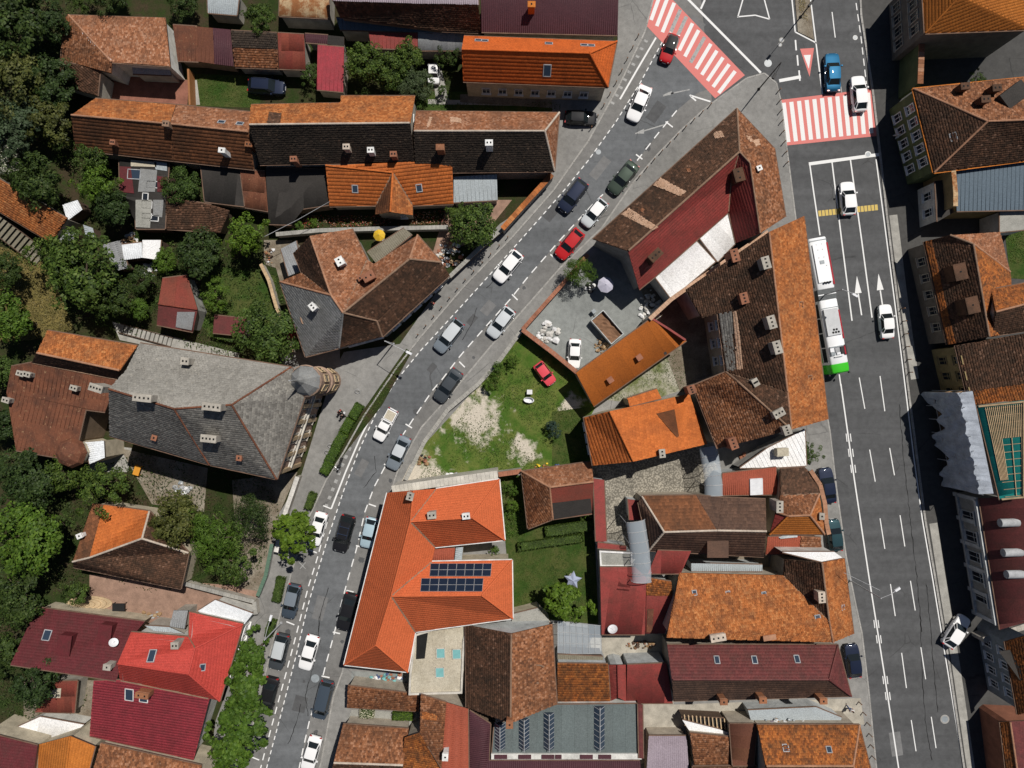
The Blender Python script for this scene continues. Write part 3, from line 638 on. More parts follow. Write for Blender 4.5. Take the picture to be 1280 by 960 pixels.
# left road
SL = [(820,47),(797,86),(775,124)]
for a, b in zip(SL[:-1], SL[1:]): mark(a, b, .22, rd=R1)
along([(808,50),(765,130)], 11, 3, .5, 'mark_faded', R1, .0085, 'hatch_bar')
DL = [(828,52),(800,104),(770,152),(735,201),(705,238),(672,276),(640,312),(600,357),(560,401),(525,439),(495,476),(470,517),(449,562),(430,612),(410,672),(397,715),(384,760),(370,820),(352,890),(334,957),(330,975)]
along(DL, 9.2, 5.2, .13, 'mark_white', R1)
SW = [(506,440),(486,480),(468,512),(450,548),(432,590),(414,636)]
for a, b in zip(SW[:-1], SW[1:]): mark(a, b, .2, rd=R1, z=.0085)
mark((505,440),(513,434), .12, rd=R1)
along(strip(SW, 7), 11, 4.5, .42, 'mark_faded', R1, .0085, 'hatch_bar', 60)
PW = [(409,652),(396,700),(385,735),(373,783),(358,840),(343,895),(331,940),(322,975)]
along(PW, 15, 9, .15, 'mark_white', R1, .0085, 'parking_dash')
for x, y in ((414,636),(368,781),(396,691),(324,950)): mark((x, y), (x-10, y-4), .16, rd=R1, z=.009, name='parking_tee')
PE = [(846,138),(820,170),(797,200),(770,228),(745,251),(700,300),(660,346),(637,375),(610,405),(575,445),(552,475),(542,486),(519,520),(498,552),(482,582),(468,608),(456,640),(446,685),(436,720),(426,757),(417,795),(408,828),(401,855),(387,900),(378,940),(372,970)]
along(PE, 17.5, 10, .15, 'mark_white', R1, .0085, 'parking_dash')
for x, y, dx, dy in ((795,193,8,6),(832,152,9,7),(688,318,7,6),(640,368,7,7),(574,452,7,7),(507,530,8,5),(480,580,7,4),(461,630,9,3),(445,682,9,2),(433,738,9,2),(416,790,9,2),(402,845,10,2)): mark((x,y),(x+dx,y+dy), .17, rd=R1, z=.009, name='parking_tee')
for a, b in (((838,117),(862,112)),((829,120),(842,116)),((794,167),(830,156))): mark(a, b, .16, 'mark_faded', R1, .0087, 'worn_arrow')
for a, b in (((862,119),(888,127)),((863,120),(870,126))): mark(a, b, .2, rd=R1, z=.0087)
poly([(828,119),(840,113.5),(838,119)], 'mark_faded', R1, .009, 'worn_arrow'); poly([(793,167),(805,161),(805,167)], 'mark_faded', R1, .009, 'worn_arrow')
mark((374,703),(382,711), .1, 'mark_faded', R1, .0087); mark((382,703),(375,711), .1, 'mark_faded', R1, .0089)
def manhole(x, y, r=.42, m='concrete', rd=None, z=.012):
    n = 18; p = P(x, y); V = [(p[0]+r*math.cos(2*math.pi*i/n), p[1]+r*math.sin(2*math.pi*i/n), z) for i in range(n)]; o = part('manhole_cover', V, [tuple(range(n))], m, rd or R2)
    q = [(p[0]+r*.7*math.cos(2*math.pi*i/n), p[1]+r*.7*math.sin(2*math.pi*i/n), z+.004) for i in range(n)]; part('lid', q, [tuple(range(n))], 'steel' if m == 'concrete' else 'canopy_grey', o)
manhole(1069,47,.32,'white_trim'); manhole(1085,193,.42,'white_trim',z=.02); manhole(977,50,.35); manhole(960,79,.5,'canopy_grey'); manhole(748,190,.34,'canopy_grey',R1); manhole(394,848,.55,'canopy_grey',R1); manhole(448,489,.25,'kerbstone',R1); manhole(1181,899,.6,'kerbstone'); manhole(975,56,.28)
def patch_asphalt(pts, m, rd, z=.0055): return poly(pts, m, rd, z, 'asphalt_patch')
0 and patch_asphalt([(740,283),(800,215),(850,160),(868,170),(840,190),(790,240),(752,285)], 'pavement', R1, .0045)
# ------------------------------------------------------------ yards, lawns, terraces
k = .115
def yard(name, pts, m, z=None):
    global k
    k += .004; return sheet(name, pts, z or k, m)
yard('parking_yard', [(655,413),(706,353),(735,330),(800,362),(835,372),(815,400),(722,466)], 'concrete_yard')
yard('vacant_lot', [(598,482),(653,413),(722,466),(745,508),(735,525),(738,585),(650,592),(500,606),(512,582),(530,556)], 'sand_lot')
yard('yard', [(722,466),(760,500),(800,505),(860,485),(858,420),(815,400)], 'mossy_gravel')
yard('cobbled_yard', [(738,583),(880,552),(905,600),(880,625),(800,625),(785,695),(748,690)], 'cobbles')
yard('lawn', [(738,508),(738,583),(690,590),(690,515)], 'lawn')
yard('lawn', [(622,594),(655,594),(742,640),(748,780),(640,770),(632,680)], 'lawn')
yard('alley', [(750,780),(835,795),(842,880),(1075,872),(1080,905),(860,925),(800,955),(690,880)], 'gravel')
yard('alley', [(850,690),(960,690),(960,725),(850,725)], 'soil_yard')
yard('courtyard', [(800,360),(960,360),(960,480),(850,490)], 'soil_yard')
yard('shop_yard', [(440,838),(512,842),(508,866),(438,860)], 'concrete_yard')
kk = -.02
def wyard(name, pts, m):
    global kk
    kk += .004; return sheet(name, pts, kk, m)
wyard('brick_terrace', [(140,92),(236,100),(234,134),(112,122)], 'paver_red'); wyard('lawn', [(238,92),(325,95),(325,135),(242,132)], 'lawn'); wyard('path', [(238,100),(246,100),(250,131),(240,131)], 'concrete')
wyard('lawn', [(480,112),(700,118),(700,142),(520,140),(520,118)], 'lawn'); wyard('path', [(535,124),(690,128),(690,133),(535,130)], 'concrete'); wyard('path', [(540,80),(550,80),(562,128),(545,128)], 'concrete')
wyard('yard', [(690,118),(772,106),(735,180),(692,215)], 'pavement'); wyard('yard', [(575,118),(690,116),(690,135),(575,128)], 'soil_yard')
wyard('dry_meadow', [(-40,300),(45,318),(70,352),(92,412),(40,425),(-40,430)], 'dry_grass'); wyard('lawn', [(255,330),(345,345),(350,405),(268,425),(245,400)], 'lawn')
wyard('path', [(140,402),(300,442),(296,456),(150,425)], 'concrete'); wyard('yard', [(330,300),(365,300),(372,345),(350,352),(345,335),(330,330)], 'soil_yard')
wyard('terrace', [(112,718),(335,735),(330,775),(180,785),(112,765)], 'paver'); wyard('terrace', [(120,555),(165,560),(160,590),(110,590)], 'concrete'); wyard('yard', [(150,560),(260,585),(255,640),(190,630)], 'soil_yard')
wyard('alley', [(350,440),(425,425),(425,470),(400,480),(350,460)], 'pavement'); wyard('yard', [(560,250),(640,250),(600,300),(540,320)], 'paver'); wyard('yard', [(30,850),(120,850),(115,930),(30,920)], 'soil_yard')
wyard('yard', [(290,600),(372,590),(350,640),(330,740),(300,735)], 'soil_yard')

# worn driving lane, patches, tar seams
poly([lerp(p, q, .04) for p, q in zip(DL, DL)][:1]+DL[1:]+PE[::-1]+[(872,116),(884,112),(832,56)], 'asphalt_lane', road, .0035, 'driving_lane')
rs_ = random.Random(11)
def seam(path, rd, w=.07, z=.0062, m='asphalt_patch'):
    pts = []
    for a, b in zip(path[:-1], path[1:]):
        n = max(2, int(math.dist(a, b)/5))
        for k in range(n): p = lerp(a, b, k/n); pts.append((p[0]+rs_.uniform(-.7,.7), p[1]+rs_.uniform(-.7,.7)))
    pts.append(path[-1]); P3 = [Vector(P(*p)) for p in pts]; V = []
    for i, p in enumerate(P3): u = (P3[min(i+1,len(P3)-1)]-P3[max(i-1,0)]).normalized(); s = Vector((-u.y,u.x,0))*(w/2*rs_.uniform(.5,1.4)); V += [p-s+Vector((0,0,z)), p+s+Vector((0,0,z))]
    part('tar_seam', V, [(2*i,2*i+1,2*i+3,2*i+2) for i in range(len(P3)-1)], m, rd)
for pth in ([(1124,505),(1131,590),(1139,660),(1146,720),(1152,790)], [(1150,770),(1153,850),(1157,905),(1165,950)], [(1158,730),(1166,820),(1172,890)]): seam(pth, R2, .08, .0095, 'flue')
for pth in ([(596,385),(590,405),(578,425)], [(399,770),(397,800),(392,830),(382,870),(385,895)], [(410,735),(402,760),(398,790)], [(455,610),(470,590),(468,570)], [(640,322),(625,345),(608,360)], [(360,930),(372,900),(376,880)]): seam(pth, R1, .07, .0062, 'flue')
for pts in ([(1075,165),(1079,165),(1098,300),(1094,300)], [(1040,480),(1047,480),(1090,760),(1083,760)], [(1104,520),(1112,520),(1150,790),(1142,790)]): poly(pts, 'asphalt_patch' if pts[0][0] < 1050 else 'asphalt_main', R2, .0075, 'wheel_track')
for x, y, w, l, a, m in ((1073,47,22,14,0,'asphalt_patch'),(1120,930,14,30,-8,'asphalt_pale'),(1090,250,10,26,-6,'asphalt_patch'),(900,60,30,20,40,'asphalt_patch'),(870,30,20,14,40,'asphalt_pale'),(950,60,26,20,10,'asphalt_patch')):
    t = math.radians(a); pts = [(x+i*w/2*math.cos(t)-j*l/2*math.sin(t), y+i*w/2*math.sin(t)+j*l/2*math.cos(t)) for i, j in ((-1,-1),(1,-1),(1,1),(-1,1))]; poly(pts, m, R2, .007, 'asphalt_patch')
for x, y, w, l, a, m in ((610,385,12,18,40,'asphalt_pale'),(590,400,8,14,40,'asphalt_patch'),(400,760,14,30,15,'asphalt_pale'),(452,585,10,22,28,'asphalt_pale'),(690,265,12,24,40,'asphalt_patch'),(540,460,8,12,38,'asphalt_patch'),(375,880,16,20,15,'asphalt_patch'),(750,210,12,30,38,'asphalt_pale'),(820,140,14,26,35,'asphalt_patch')):
    t = math.radians(a); pts = [(x+i*w/2*math.cos(t)-j*l/2*math.sin(t), y+i*w/2*math.sin(t)+j*l/2*math.cos(t)) for i, j in ((-1,-1),(1,-1),(1,1),(-1,1))]; poly(pts, m, R1, .0052, 'asphalt_patch')
def blot(x, y, r, rd, z):
    q = P(x, y); n = 14; V = [(q[0]+r*rs_.uniform(.6,1.2)*math.cos(2*math.pi*i/n), q[1]+r*rs_.uniform(.6,1.2)*math.sin(2*math.pi*i/n), z) for i in range(n)]; part('oil_stain', V, [tuple(range(n))], 'asphalt_patch', rd)
for x, y in ((488,601),(452,700),(428,802),(395,915),(360,790),(592,447),(655,360),(765,238),(810,185),(640,390),(380,852),(520,515)): blot(x, y, rs_.uniform(.2,.5), R1, .0066)
for x, y in ((1110,470),(1065,300),(1085,420),(1120,700),(1130,780),(1100,620),(1060,60)): blot(x, y, rs_.uniform(.2,.45), R2, .0098)
# ------------------------------------------------------------ buildings, west side
h = house('tiled_house', 'low L-shaped house with brown patchy tiles and white gable wall', [(86,19,2.6),(207,23,2.6),(213,83,4.6),(140,78,4.6),(80,26,2.6),(76,76,2.4),(139,92,4.2)], '0 1 2 3:old_salmon;0 3 6 5 4:old', 'wall_white')
h.patch([(94,33),(97,33),(141,76),(137,78)], 'white_sheet', 'roof_flashing', 'none', .09); h.patch([(121,74),(124,73),(133,81),(131,83)], 'white_sheet', 'roof_flashing', 'none', .09)
mono('lean_to_canopy', 'pale corrugated canopy below the patchy brown roof at brick terrace', 'canopy', (165,80,3.0),(211,81,3.0),(214,94,2.6),(166,92,2.6), 'pale_sheet')
mono('annex', 'small grey-brown tiled annex beside the trees, left of brick terrace', 'shed', (73,75,3.0),(125,88,3.4),(122,120,3.0),(80,108,2.4), 'old_dark', sty={})
house('metal_shed', 'low shed with rust, brown and plum roof sheets beside white gable', [(216,31,3),(246,33,3),(248,77,2.4),(222,76,2.4),(266,35,3),(268,80,2.4),(288,37,3),(292,83,2.4)], '0 1 2 3:rust;1 4 5 2:brown_sheet;4 6 7 5:plum', 'wall_brown', 'shed', caps=False, sty={'rust':'seam','brown_sheet':'seam'})
house('tiled_shed', 'old shed roof, black upper tiles over orange lower tiles', [(289,38,3.6),(346,41,3.6),(347,62,3.3),(291,60,3.3),(348,86,2.5),(294,84,2.5)], '0 1 2 3:old_blackened;3 2 4 5:old', 'wall_grey', 'shed', caps=False)
mono('metal_shed', 'rust red sheet roof between black-and-orange tiles and crimson shed', 'shed', (347,41,3.3),(380,43,3.3),(382,87,2.6),(349,86,2.6), 'rust_red')
house('metal_shed', 'small purple and dark sheet roof right above the crimson shed', [(381,42,3),(410,44,3),(409,55,2.7),(382,53,2.7),(430,46,3),(430,59,2.7)], '0 1 2 3:plum;1 4 5 2:felt', 'wall_grey', 'shed', caps=False)
mono('metal_shed', 'narrow crimson metal shed roof left of the leafy trees', 'shed', (397,56,3.2),(430,59,3.2),(429,115,2.6),(396,112,2.6), 'crimson', 'wall_beige', sty={'crimson':'seam'})
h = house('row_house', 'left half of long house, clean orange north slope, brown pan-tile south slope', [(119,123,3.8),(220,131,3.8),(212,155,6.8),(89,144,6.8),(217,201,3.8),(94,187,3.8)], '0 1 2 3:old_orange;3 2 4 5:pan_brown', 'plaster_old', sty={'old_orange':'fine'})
h.chimney(146,181,.5,.5,1.0,'brick'); h.chimney(212,158,.6,.7,1.0,'ridge_brown')
h = house('row_house', 'right half of long house, salmon tiles with two skylights', [(221,131,3.8),(314,140,3.8),(311,165,6.8),(212.5,155,6.8),(318,212,3.8),(217.5,201,3.8)], '0 1 2 3:old_salmon;3 2 4 5:pan_brown', 'plaster_old', sty={'old_salmon':'fine'})
h.skylight(277,153,.8,.6); h.skylight(300,155,.8,.6); h.chimney(285,194,.5,.7,1.9,'white_trim',1); h.chimney(316,185,.5,.8,1.4,'old')
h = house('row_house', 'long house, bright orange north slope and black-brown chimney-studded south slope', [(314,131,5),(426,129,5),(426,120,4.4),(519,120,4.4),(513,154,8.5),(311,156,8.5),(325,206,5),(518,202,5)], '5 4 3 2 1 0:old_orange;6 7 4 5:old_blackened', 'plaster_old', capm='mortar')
for x, y, m in ((436,188,'mortar'),(466,192,'white_trim'),(494,197,'brick'),(371,203,'brick')): h.chimney(x, y, .55, .7, 1.4, m, 2)
h.patch([(337,141),(353,142),(351,155),(334,154)], 'old_dark'); h.windows(3,4,[3.2],1)
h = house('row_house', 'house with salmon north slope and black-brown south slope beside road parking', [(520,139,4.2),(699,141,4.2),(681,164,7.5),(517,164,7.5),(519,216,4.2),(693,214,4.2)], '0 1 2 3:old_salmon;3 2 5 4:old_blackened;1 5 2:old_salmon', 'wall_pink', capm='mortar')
h.chimney(552,190,.6,.9,1.8,'old_salmon',0); h.chimney(612,186,.6,.8,2.2,'white_trim',2); h.patch([(563,147),(577,148),(577,154),(563,153)], 'salmon_patch'); h.patch([(537,147),(541,147),(537,160),(533,160)], 'salmon_patch')
h = house('orange_annex', 'orange pan-tiled house wing with gabled dormer and two roof windows', [(407,207,5.0),(565,200,5.0),(567,255,3.0),(516,257,3.0),(491,216,4.9),(470,257,3.0),(412,258,3.0),(488,265,5.1),(516,269,3.2),(469,268,3.2)], '0 4 5 6:pan_orange;0 1 2 3 4:pan_orange;4 3 8 7:old_orange;4 7 9 5:pan_brown', 'wall_beige', sty={'old_orange':'fine'}, capm='pan_orange')
h.skylight(444,236,.7,.9); h.skylight(524,235,.7,.9); h.windows(8,7,[1.6],1,.6,.9)
mono('metal_shed', 'pale blue-grey metal roof right of the orange dormer wing', 'shed', (567,221,3.2),(621,218,3.2),(622,250,2.6),(567,253,2.6), 'pale_sheet', sty={'pale_sheet':'seam'})
mono('felt_shed', 'dark felt shed roof under the row house, beside rusty tiles', 'shed', (251,206,3),(299,212,3),(305,258,2.7),(256,252,2.7), 'felt')
h = mono('tiled_shed', 'narrow strip of rusty debris-strewn tile roof between dark felt roofs', 'shed', (300,212,3.2),(331,214,3.2),(335,264,2.6),(306,259,2.6), 'rust')
house('felt_shed', 'wide dark brown felt roof left of the orange dormer wing', [(332,209,3.3),(407,212,3.3),(411,256,2.8),(364,263,2.7),(364,281,2.5),(336,280,2.6)], '0 1 2 3 4 5:felt', 'wall_brown', 'shed', ov=.1)
house('tiled_shed', 'low mossy brown tile shed with green sheet end, above the dark trees', [(208,246,3),(264,256,2.9),(262,290,2.3),(206,286,2.4),(287,263,2.7),(275,291,2.2)], '0 1 2 3:old_dark;1 4 5 2:old_dark', 'wall_brown', 'shed', caps=False)
h = flatbox('cluttered_shed', 'shed roof patched with maroon, navy and old white window frames', 'shed', [(149,200),(211,203),(206,286),(170,286),(168,250),(150,245)], 2.8, 'felt', 'wood_dark')
for pts, m in (([(150,208),(164,209),(168,242),(150,240)],'dark_crimson'),([(176,211),(197,213),(194,240),(173,240)],'slate_blue'),([(164,200),(196,203),(196,209),(164,208)],'beige_flat'),([(197,220),(209,222),(208,240),(197,240)],'dark_crimson'),([(170,250),(190,250),(188,285),(170,284)],'concrete_flat'),([(192,250),(205,250),(203,272),(192,270)],'slate_blue'),([(193,202),(209,204),(209,214),(195,212)],'pale_sheet')): h.patch(pts, m, 'roof_sheet', 'flat')
h.skylight(168,218,1.2,1.6); 
for x, y, w, l in ((193,231,.8,1.8),(182,246,.9,.7),(184,256,.9,1.3),(193,273,.7,1.1),(184,270,.6,1.2)): h.skylight(x, y, w, l, 'glass', 'white_trim', .06)
mono('tiled_shed', 'orange tiled shed at the left edge above wooden steps', 'shed', (-30,207,3.4),(84,273,3.4),(64,303,2.6),(-30,247,2.6), 'old_orange', 'wall_beige')
for lab, pts, m, z in (('white sheet metal shed roof, brightest of the junk sheds', [(178,300),(201,300),(199,325),(178,322)],'membrane_white',2.4),('grey-blue sheet roof touching the bright white shed roof',[(152,306),(177,303),(178,322),(155,325)],'white_sheet',2.2),('narrow grey corrugated shed roof below the blue-grey sheet roof',[(128,306),(151,300),(160,335),(148,338),(135,322)],'grey_sheet',2.0),('tilted striped corrugated sheet shed beside orange roof edge',[(78,256),(97,250),(103,262),(84,276)],'white_sheet',2.2),('pale grey lean-to against the orange shed near wooden steps',[(84,288),(95,292),(88,308),(72,302)],'grey_sheet',2.0),('small crooked grey sheet hutch among leaves near orange shed',[(104,281),(116,285),(119,297),(107,294)],'pale_sheet',1.8)):
    flatbox('junk_shed', lab, 'shed', pts, z, m, 'wood_dark', group='sheds patched from sheet metal')
h = house('garden_shed', 'red-brown garden shed with grey patch, ridge across, among trees', [(203,348,2.5),(234,344,2.5),(247,387,3.4),(198,380,3.4),(241,415,2.5),(196,406,2.5)], '0 1 2 3:rust_red;3 2 4 5:maroon', 'wall_grey', 'shed', sty={'rust_red':'flat','maroon':'flat'})
h.patch([(222,390),(244,390),(240,413),(220,409)], 'grey_sheet', 'roof_sheet', 'flat')
mono('garden_shed', 'small flat maroon shed on the lawn below the red-brown shed', 'shed', (268,394,2),(308,398,2),(306,420,1.8),(266,416,1.8), 'maroon', sty={'maroon':'flat'})
mono('shed', 'small maroon and cream lean-to boxes along slate slope wall', 'shed', (359,406,2.5),(370,404,2.5),(373,420,2.2),(362,424,2.2), 'rust_red')
h = house('corner_house', 'large hipped house, orange and dark tiles with grey slate slope, by bend', [(388,295,9),(440,286,5.8),(459,324,6.2),(429,391,9.2),(367,316,5.8),(377,341,6.2),(414,369,9.05),(350,352,5.3),(382,446,5.3),(424,435,5.3),(512,324,8.3),(522,294,5.5),(552,328,5.9),(562,344,4.6),(478,421,4.6),(471,401,6.2),(467,330,6.2)],
    '0 1 2 3 6:old_salmon;4 0 6 5:old_dark;7 5 6:old;7 6 3 9 8:slate_blue;3 15 14 9:old_dark;3 10 12 15:old_dark;15 12 13 14:old_dark;3 2 16 11 10:old_salmon;10 11 12:old_salmon', 'wall_grey', ov=.4, sty={})
h.chimney(428,329,.8,.9,1.4,'white_trim',2); h.chimney(464,348,.9,1.3,1.6,'brick',2); h.chimney(452,349,.5,.5,.9,'brick',1); h.chimney(395,385,.6,.8,1.5,'white_trim',2); h.patch([(375,397),(377,397),(380,405),(378,405)], 'salmon_patch')
h.windows(14,9,[2.2],4,1.0,1.5); h.windows(13,14,[2.0],5,1.0,1.5)
mono('lean_to', 'flat grey corrugated lean-to roof next to the yellow parasol', 'shed', (459,315,4),(505,285,4),(515,293,4.2),(470,329,4.2), 'mossy_grey', 'wall_grey')
mono('lean_to', 'grey corrugated lean-to at the left corner of the hipped house', 'shed', (351,311,3),(370,301,3),(378,338,3.4),(361,345,3.4), 'grey_sheet')
# slate house with corner turret
h = house('slate_mansion', 'large old slate-roofed house with rusty ridges facing the street', [(175,429,10),(364,459,10),(290,506,15),(136,486,14.5),(384,486,10),(346,599,10),(262,581,10),(137,545,10),(218,511,14.8),(158,463,12.2)],
    '0 1 2 8 3 9:slate_light;1 4 5 2:slate;2 5 6 8:slate;8 6 7 3:slate', 'wall_pink', 'house', ov=.55, capm='rust')
for x, y, d in ((187,497,1.9),(272,508,1.9),(268,547,1.6),(239,452,.8),(130,485,1.4)): h.chimney(x, y, .7, d, 1.6, 'plaster_old', 4 if d > 1.3 else 2)
h.chimney(301,572,.5,.5,.6,'brick',1); h.chimney(195,547,.5,.5,.5,'brick',1)
h.windows(4,5,[2.4,6.8],4,1.1,1.9,'plaster_old'); 
(A, B) = h.walls[(4,5)]; A, B = Vector(A), Vector(B); e = (B-A); e.z = 0; u = e.normalized(); out = Vector((u.y, -u.x, 0))
if out.x < 0: out = -out
for z, w in ((4.6,.35),(9.3,.5),(5.1,.18)):
    MB().obox((A+B)/2*1+out*(w/2)+Vector((0,0,z-(A.z+B.z)/2)), u, out, Vector((0,0,1)), (e.length*.98, w, .25)).build('cornice', 'pale_concrete', h.o)
for k in range(6):
    t = k/5; p = A+e*t; MB().obox(Vector((p.x, p.y, 4.8))+out*.12, u, out, Vector((0,0,1)), (.5, .24, 9.2)).build('pilaster', 'ochre_stone', h.o)
# turret: round pink body, eight-sided slate cone
tx, ty, _ = P(378, 476, 11.3); t = thing('corner_turret', 'round pink corner turret with pointed slate cone on the slate house', 'turret', (tx, ty, 0)); h_t = t
prof = [(1.65,0),(1.65,4.6),(1.85,4.7),(1.85,4.95),(1.65,5.05),(1.65,9.4),(1.8,9.6),(1.9,10.1),(1.75,10.3)]
n = 24; V = [(tx+r*math.cos(2*math.pi*i/n), ty+r*math.sin(2*math.pi*i/n), z) for r, z in prof for i in range(n)]
F = [(k*n+i, k*n+(i+1)%n, (k+1)*n+(i+1)%n, (k+1)*n+i) for k in range(len(prof)-1) for i in range(n)]; part('body', V, F, 'wall_pink', t)
n = 8; prof = [(1.85,10.2),(1.5,10.9),(.55,12.2),(.2,13.2),(.03,15.4)]; V = [(tx+r*math.cos(2*math.pi*i/n+.3), ty+r*math.sin(2*math.pi*i/n+.3), z) for r, z in prof for i in range(n)]
F = [(k*n+i, k*n+(i+1)%n, (k+1)*n+(i+1)%n, (k+1)*n+i) for k in range(len(prof)-1) for i in range(n)]+[tuple(range(n*4, n*5))]; part('cone_roof', V, F, 'slate_blue', t)
MB().tube([(tx,ty,14.8),(tx,ty,16)], .06).build('finial', 'steel', t)
for a in (-1.2,-.5,.2,.9):
    f, g_, s_ = window_meshes(.7, 1.6, 'ochre_stone')
    for z in (2.5,7.2):
        w = link(bpy.data.objects.new('window', f), t); w.location = (1.65*math.cos(a), 1.65*math.sin(a), z); w.rotation_euler = (0,0,a-math.pi/2); link(bpy.data.objects.new('pane', g_), w)
h = house('rusty_house', 'rusty sheet-roofed house with orange tile strip, left of the slate house', [(46,441,8.8),(150,463,8.8),(172,432,6.6),(60,413,6.6),(148,474,6.9),(40,453,6.9),(131,515,6.2),(107,512,6.0),(98,551,5.6),(84,574,5.2),(20,563,5.2),(8,490,5.8),(14,458,6.6)], '0 1 2 3:old_orange;0 5 4 1:old_dark;5 12 11 10 9 8 7 6 4:rust', 'wall_brown', 'house', ov=.2, sty={'rust':'seam'})
for x, y in ((32,467),(40,468),(14,500),(98,485)): h.chimney(x, y, .5, .8, 1.0, 'plaster_old', 2)
tx, ty, _ = P(84, 567, 6.6); t = thing('octagonal_turret', 'small octagonal turret with rusty cap at rusty house corner', 'turret', (tx, ty, 0))
n = 8; prof = [(1.5,0),(1.5,5.6),(1.9,5.7),(1.6,6.4),(.9,7.0),(.1,7.3)]; V = [(tx+r*math.cos(2*math.pi*i/n), ty+r*math.sin(2*math.pi*i/n), z) for r, z in prof for i in range(n)]
F = [(k*n+i, k*n+(i+1)%n, (k+1)*n+(i+1)%n, (k+1)*n+i) for k in range(1) for i in range(n)]; part('body', V[:2*n], F, 'wall_cream', t)
F = [(k*n+i, k*n+(i+1)%n, (k+1)*n+(i+1)%n, (k+1)*n+i) for k in range(4) for i in range(n)]+[tuple(range(n*4, n*5))]; part('cap_roof', V[n:], F, 'rust', t)
flatbox('porch', 'pale porch boxes between rusty house and slate house', 'porch', [(106,553),(130,551),(131,572),(112,580)], 4.5, 'white_sheet', 'wall_cream')
h = house('tiled_house', 'house with orange and red-brown tiles and pale mortar ridge in garden', [(116,629,3.5),(187,639,3.5),(178,673,6.5),(91,702,5.0),(236,691,3.5),(226,736,3.5),(92,709,3.6),(130,631,3.6),(112,697,5.2)], '7 1 2 8:pan_orange;0 7 8 3:pan_brown;3 8 2 4 5 6:old_dark;1 4 2:old_dark', 'wall_cream', capm='mortar'); h.chimney(105,668,.5,.6,1.0,'white_trim',1)
h = house('red_house', 'long dark crimson roof with two boxy dormers, bottom left', [(46,759,3.2),(181,777,3.2),(164,797,4.2),(145,851,5.8),(13,831,5.8)], '0 1 2 3 4:dark_crimson', 'wall_cream')
h.skylight(59,794,.9,1.2)
for x, y in ((86,803),(136,790)):
    q, i = h.hit(x, y); d = MB().box((q[0], q[1], q[2]+.2), (1.5,2.3,1.4), -.13).build('dormer', 'dark_crimson', h.o); MB().box((q[0], q[1]+.0, q[2]+.93), (1.7,2.5,.08), -.13).build('dormer_roof', 'dark_crimson', d); MB().box((q[0]-.2, q[1]-1.3, q[2]+.35), (1.9,.18,.2), -.13).build('dormer_flashing', 'ridge_orange', d)
h.chimney(141,829,.6,.8,1.3,'plaster_old',1)
q, _ = h.hit(147,800); 
def dish(parent, c, r=.5, az=.8):
    b = MB(); n = 16; ax = Vector((math.cos(az)*.8, math.sin(az)*.8, .6)).normalized(); a = ax.cross(Vector((0,0,1))).normalized(); bb = ax.cross(a); c = Vector(c); V = [c]
    for rr, d in ((.5,.05),(1,.2)): V += [c+ax*(d*r)+(a*math.cos(2*math.pi*i/n)+bb*math.sin(2*math.pi*i/n))*(rr*r) for i in range(n)]
    b.add(V, [(0,1+i,1+(i+1)%n) for i in range(n)]+[(1+i,1+n+i,1+n+(i+1)%n,1+(i+1)%n) for i in range(n)]); b.tube([c-Vector((0,0,.9)), c], .03); b.tube([c, c+ax*r*1.1], .015); return b.build('satellite_dish', 'lamp_white', parent)
dish(h.o, (q[0], q[1], q[2]+.9), .55)
h = house('red_house', 'bright red hipped metal roof with lower crimson slope, bottom left', [(147,829,7.6),(164,790,5.4),(236,796,5.4),(244,810,7),(236,842,7.8),(237,765,5.0),(304,780,5.0),(275,876,5.2),(150,850,5.8),(262,873,5.4),(117,851,5.7),(242,950,3.6),(112,920,3.6)], '0 1 2 3 4:red_metal;2 5 6 3:red_metal;3 6 7 4:red_metal;4 7 9 8 0:red_metal;8 9 11 12 10:crimson', 'wall_white', ov=.45, sty={'crimson':'mt'}, capm='red_metal')
h.skylight(190,820,.8,1.4); h.skylight(253,834,.8,.6); h.skylight(162,868,1.0,1.6,fm='white_trim'); h.skylight(180,871,1.0,1.4,fm='white_trim'); h.chimney(225,802,.7,.8,1.4,'plaster_old',2); h.chimney(185,863,.6,1.5,1.5,'old_salmon',2); h.windows(6,7,[1.5,3.6],4,1.2,1.2)
house('flat_canopy', 'white flat canopy at the corner of the bright red roof', [(247,764,3.2),(269,750,3.2),(316,767,3.2),(305,781,3.2)], '0 1 2 3:white_sheet', 'wall_white', 'canopy', sty={'white_sheet':'flat'})
mono('skylit_lean_to', 'grey ribbed polycarbonate lean-to behind red roof, beside terrace', 'lean-to', (217,763,3),(235,763,3),(231,786,3.3),(212,783,3.3), 'grey_sheet'); mono('skylit_lean_to', 'pale glassy lean-to strip between crimson and bright red roofs', 'lean-to', (181,782,3.4),(212,784,3.4),(230,792,3.6),(193,789,3.6), 'pale_sheet')
h = mono('rusty_shed', 'patchwork rust sheet shed below the crimson dormer roof', 'shed', (62,852,2.6),(97,851,2.6),(93,891,2.2),(44,890,2.2), 'rust_red'); h.patch([(59,861),(77,860),(76,872),(59,872)], 'beige_flat', 'roof_sheet', 'flat')
flatbox('white_roofed_annex', 'white flat roof annex next to orange roof at bottom left', 'annex', [(15,912),(50,896),(105,906),(86,921),(52,929)], 2.2, 'membrane_white', 'wall_white')
mono('crimson_roof_house', 'dark crimson roof cut off at the bottom left corner', 'house', (-20,915,5),(47,932,5),(39,990,6),(-20,990,6), 'dark_crimson', 'wall_cream')
house('orange_roof_house', 'orange tile roof at bottom left edge beside crimson roof', [(47,931,4.5),(88,920,5.5),(119,933,4.5),(104,990,4.5),(80,990,5.5),(38,990,4.5)], '0 1 4 5:amber;1 2 3 4:amber', 'wall_cream')
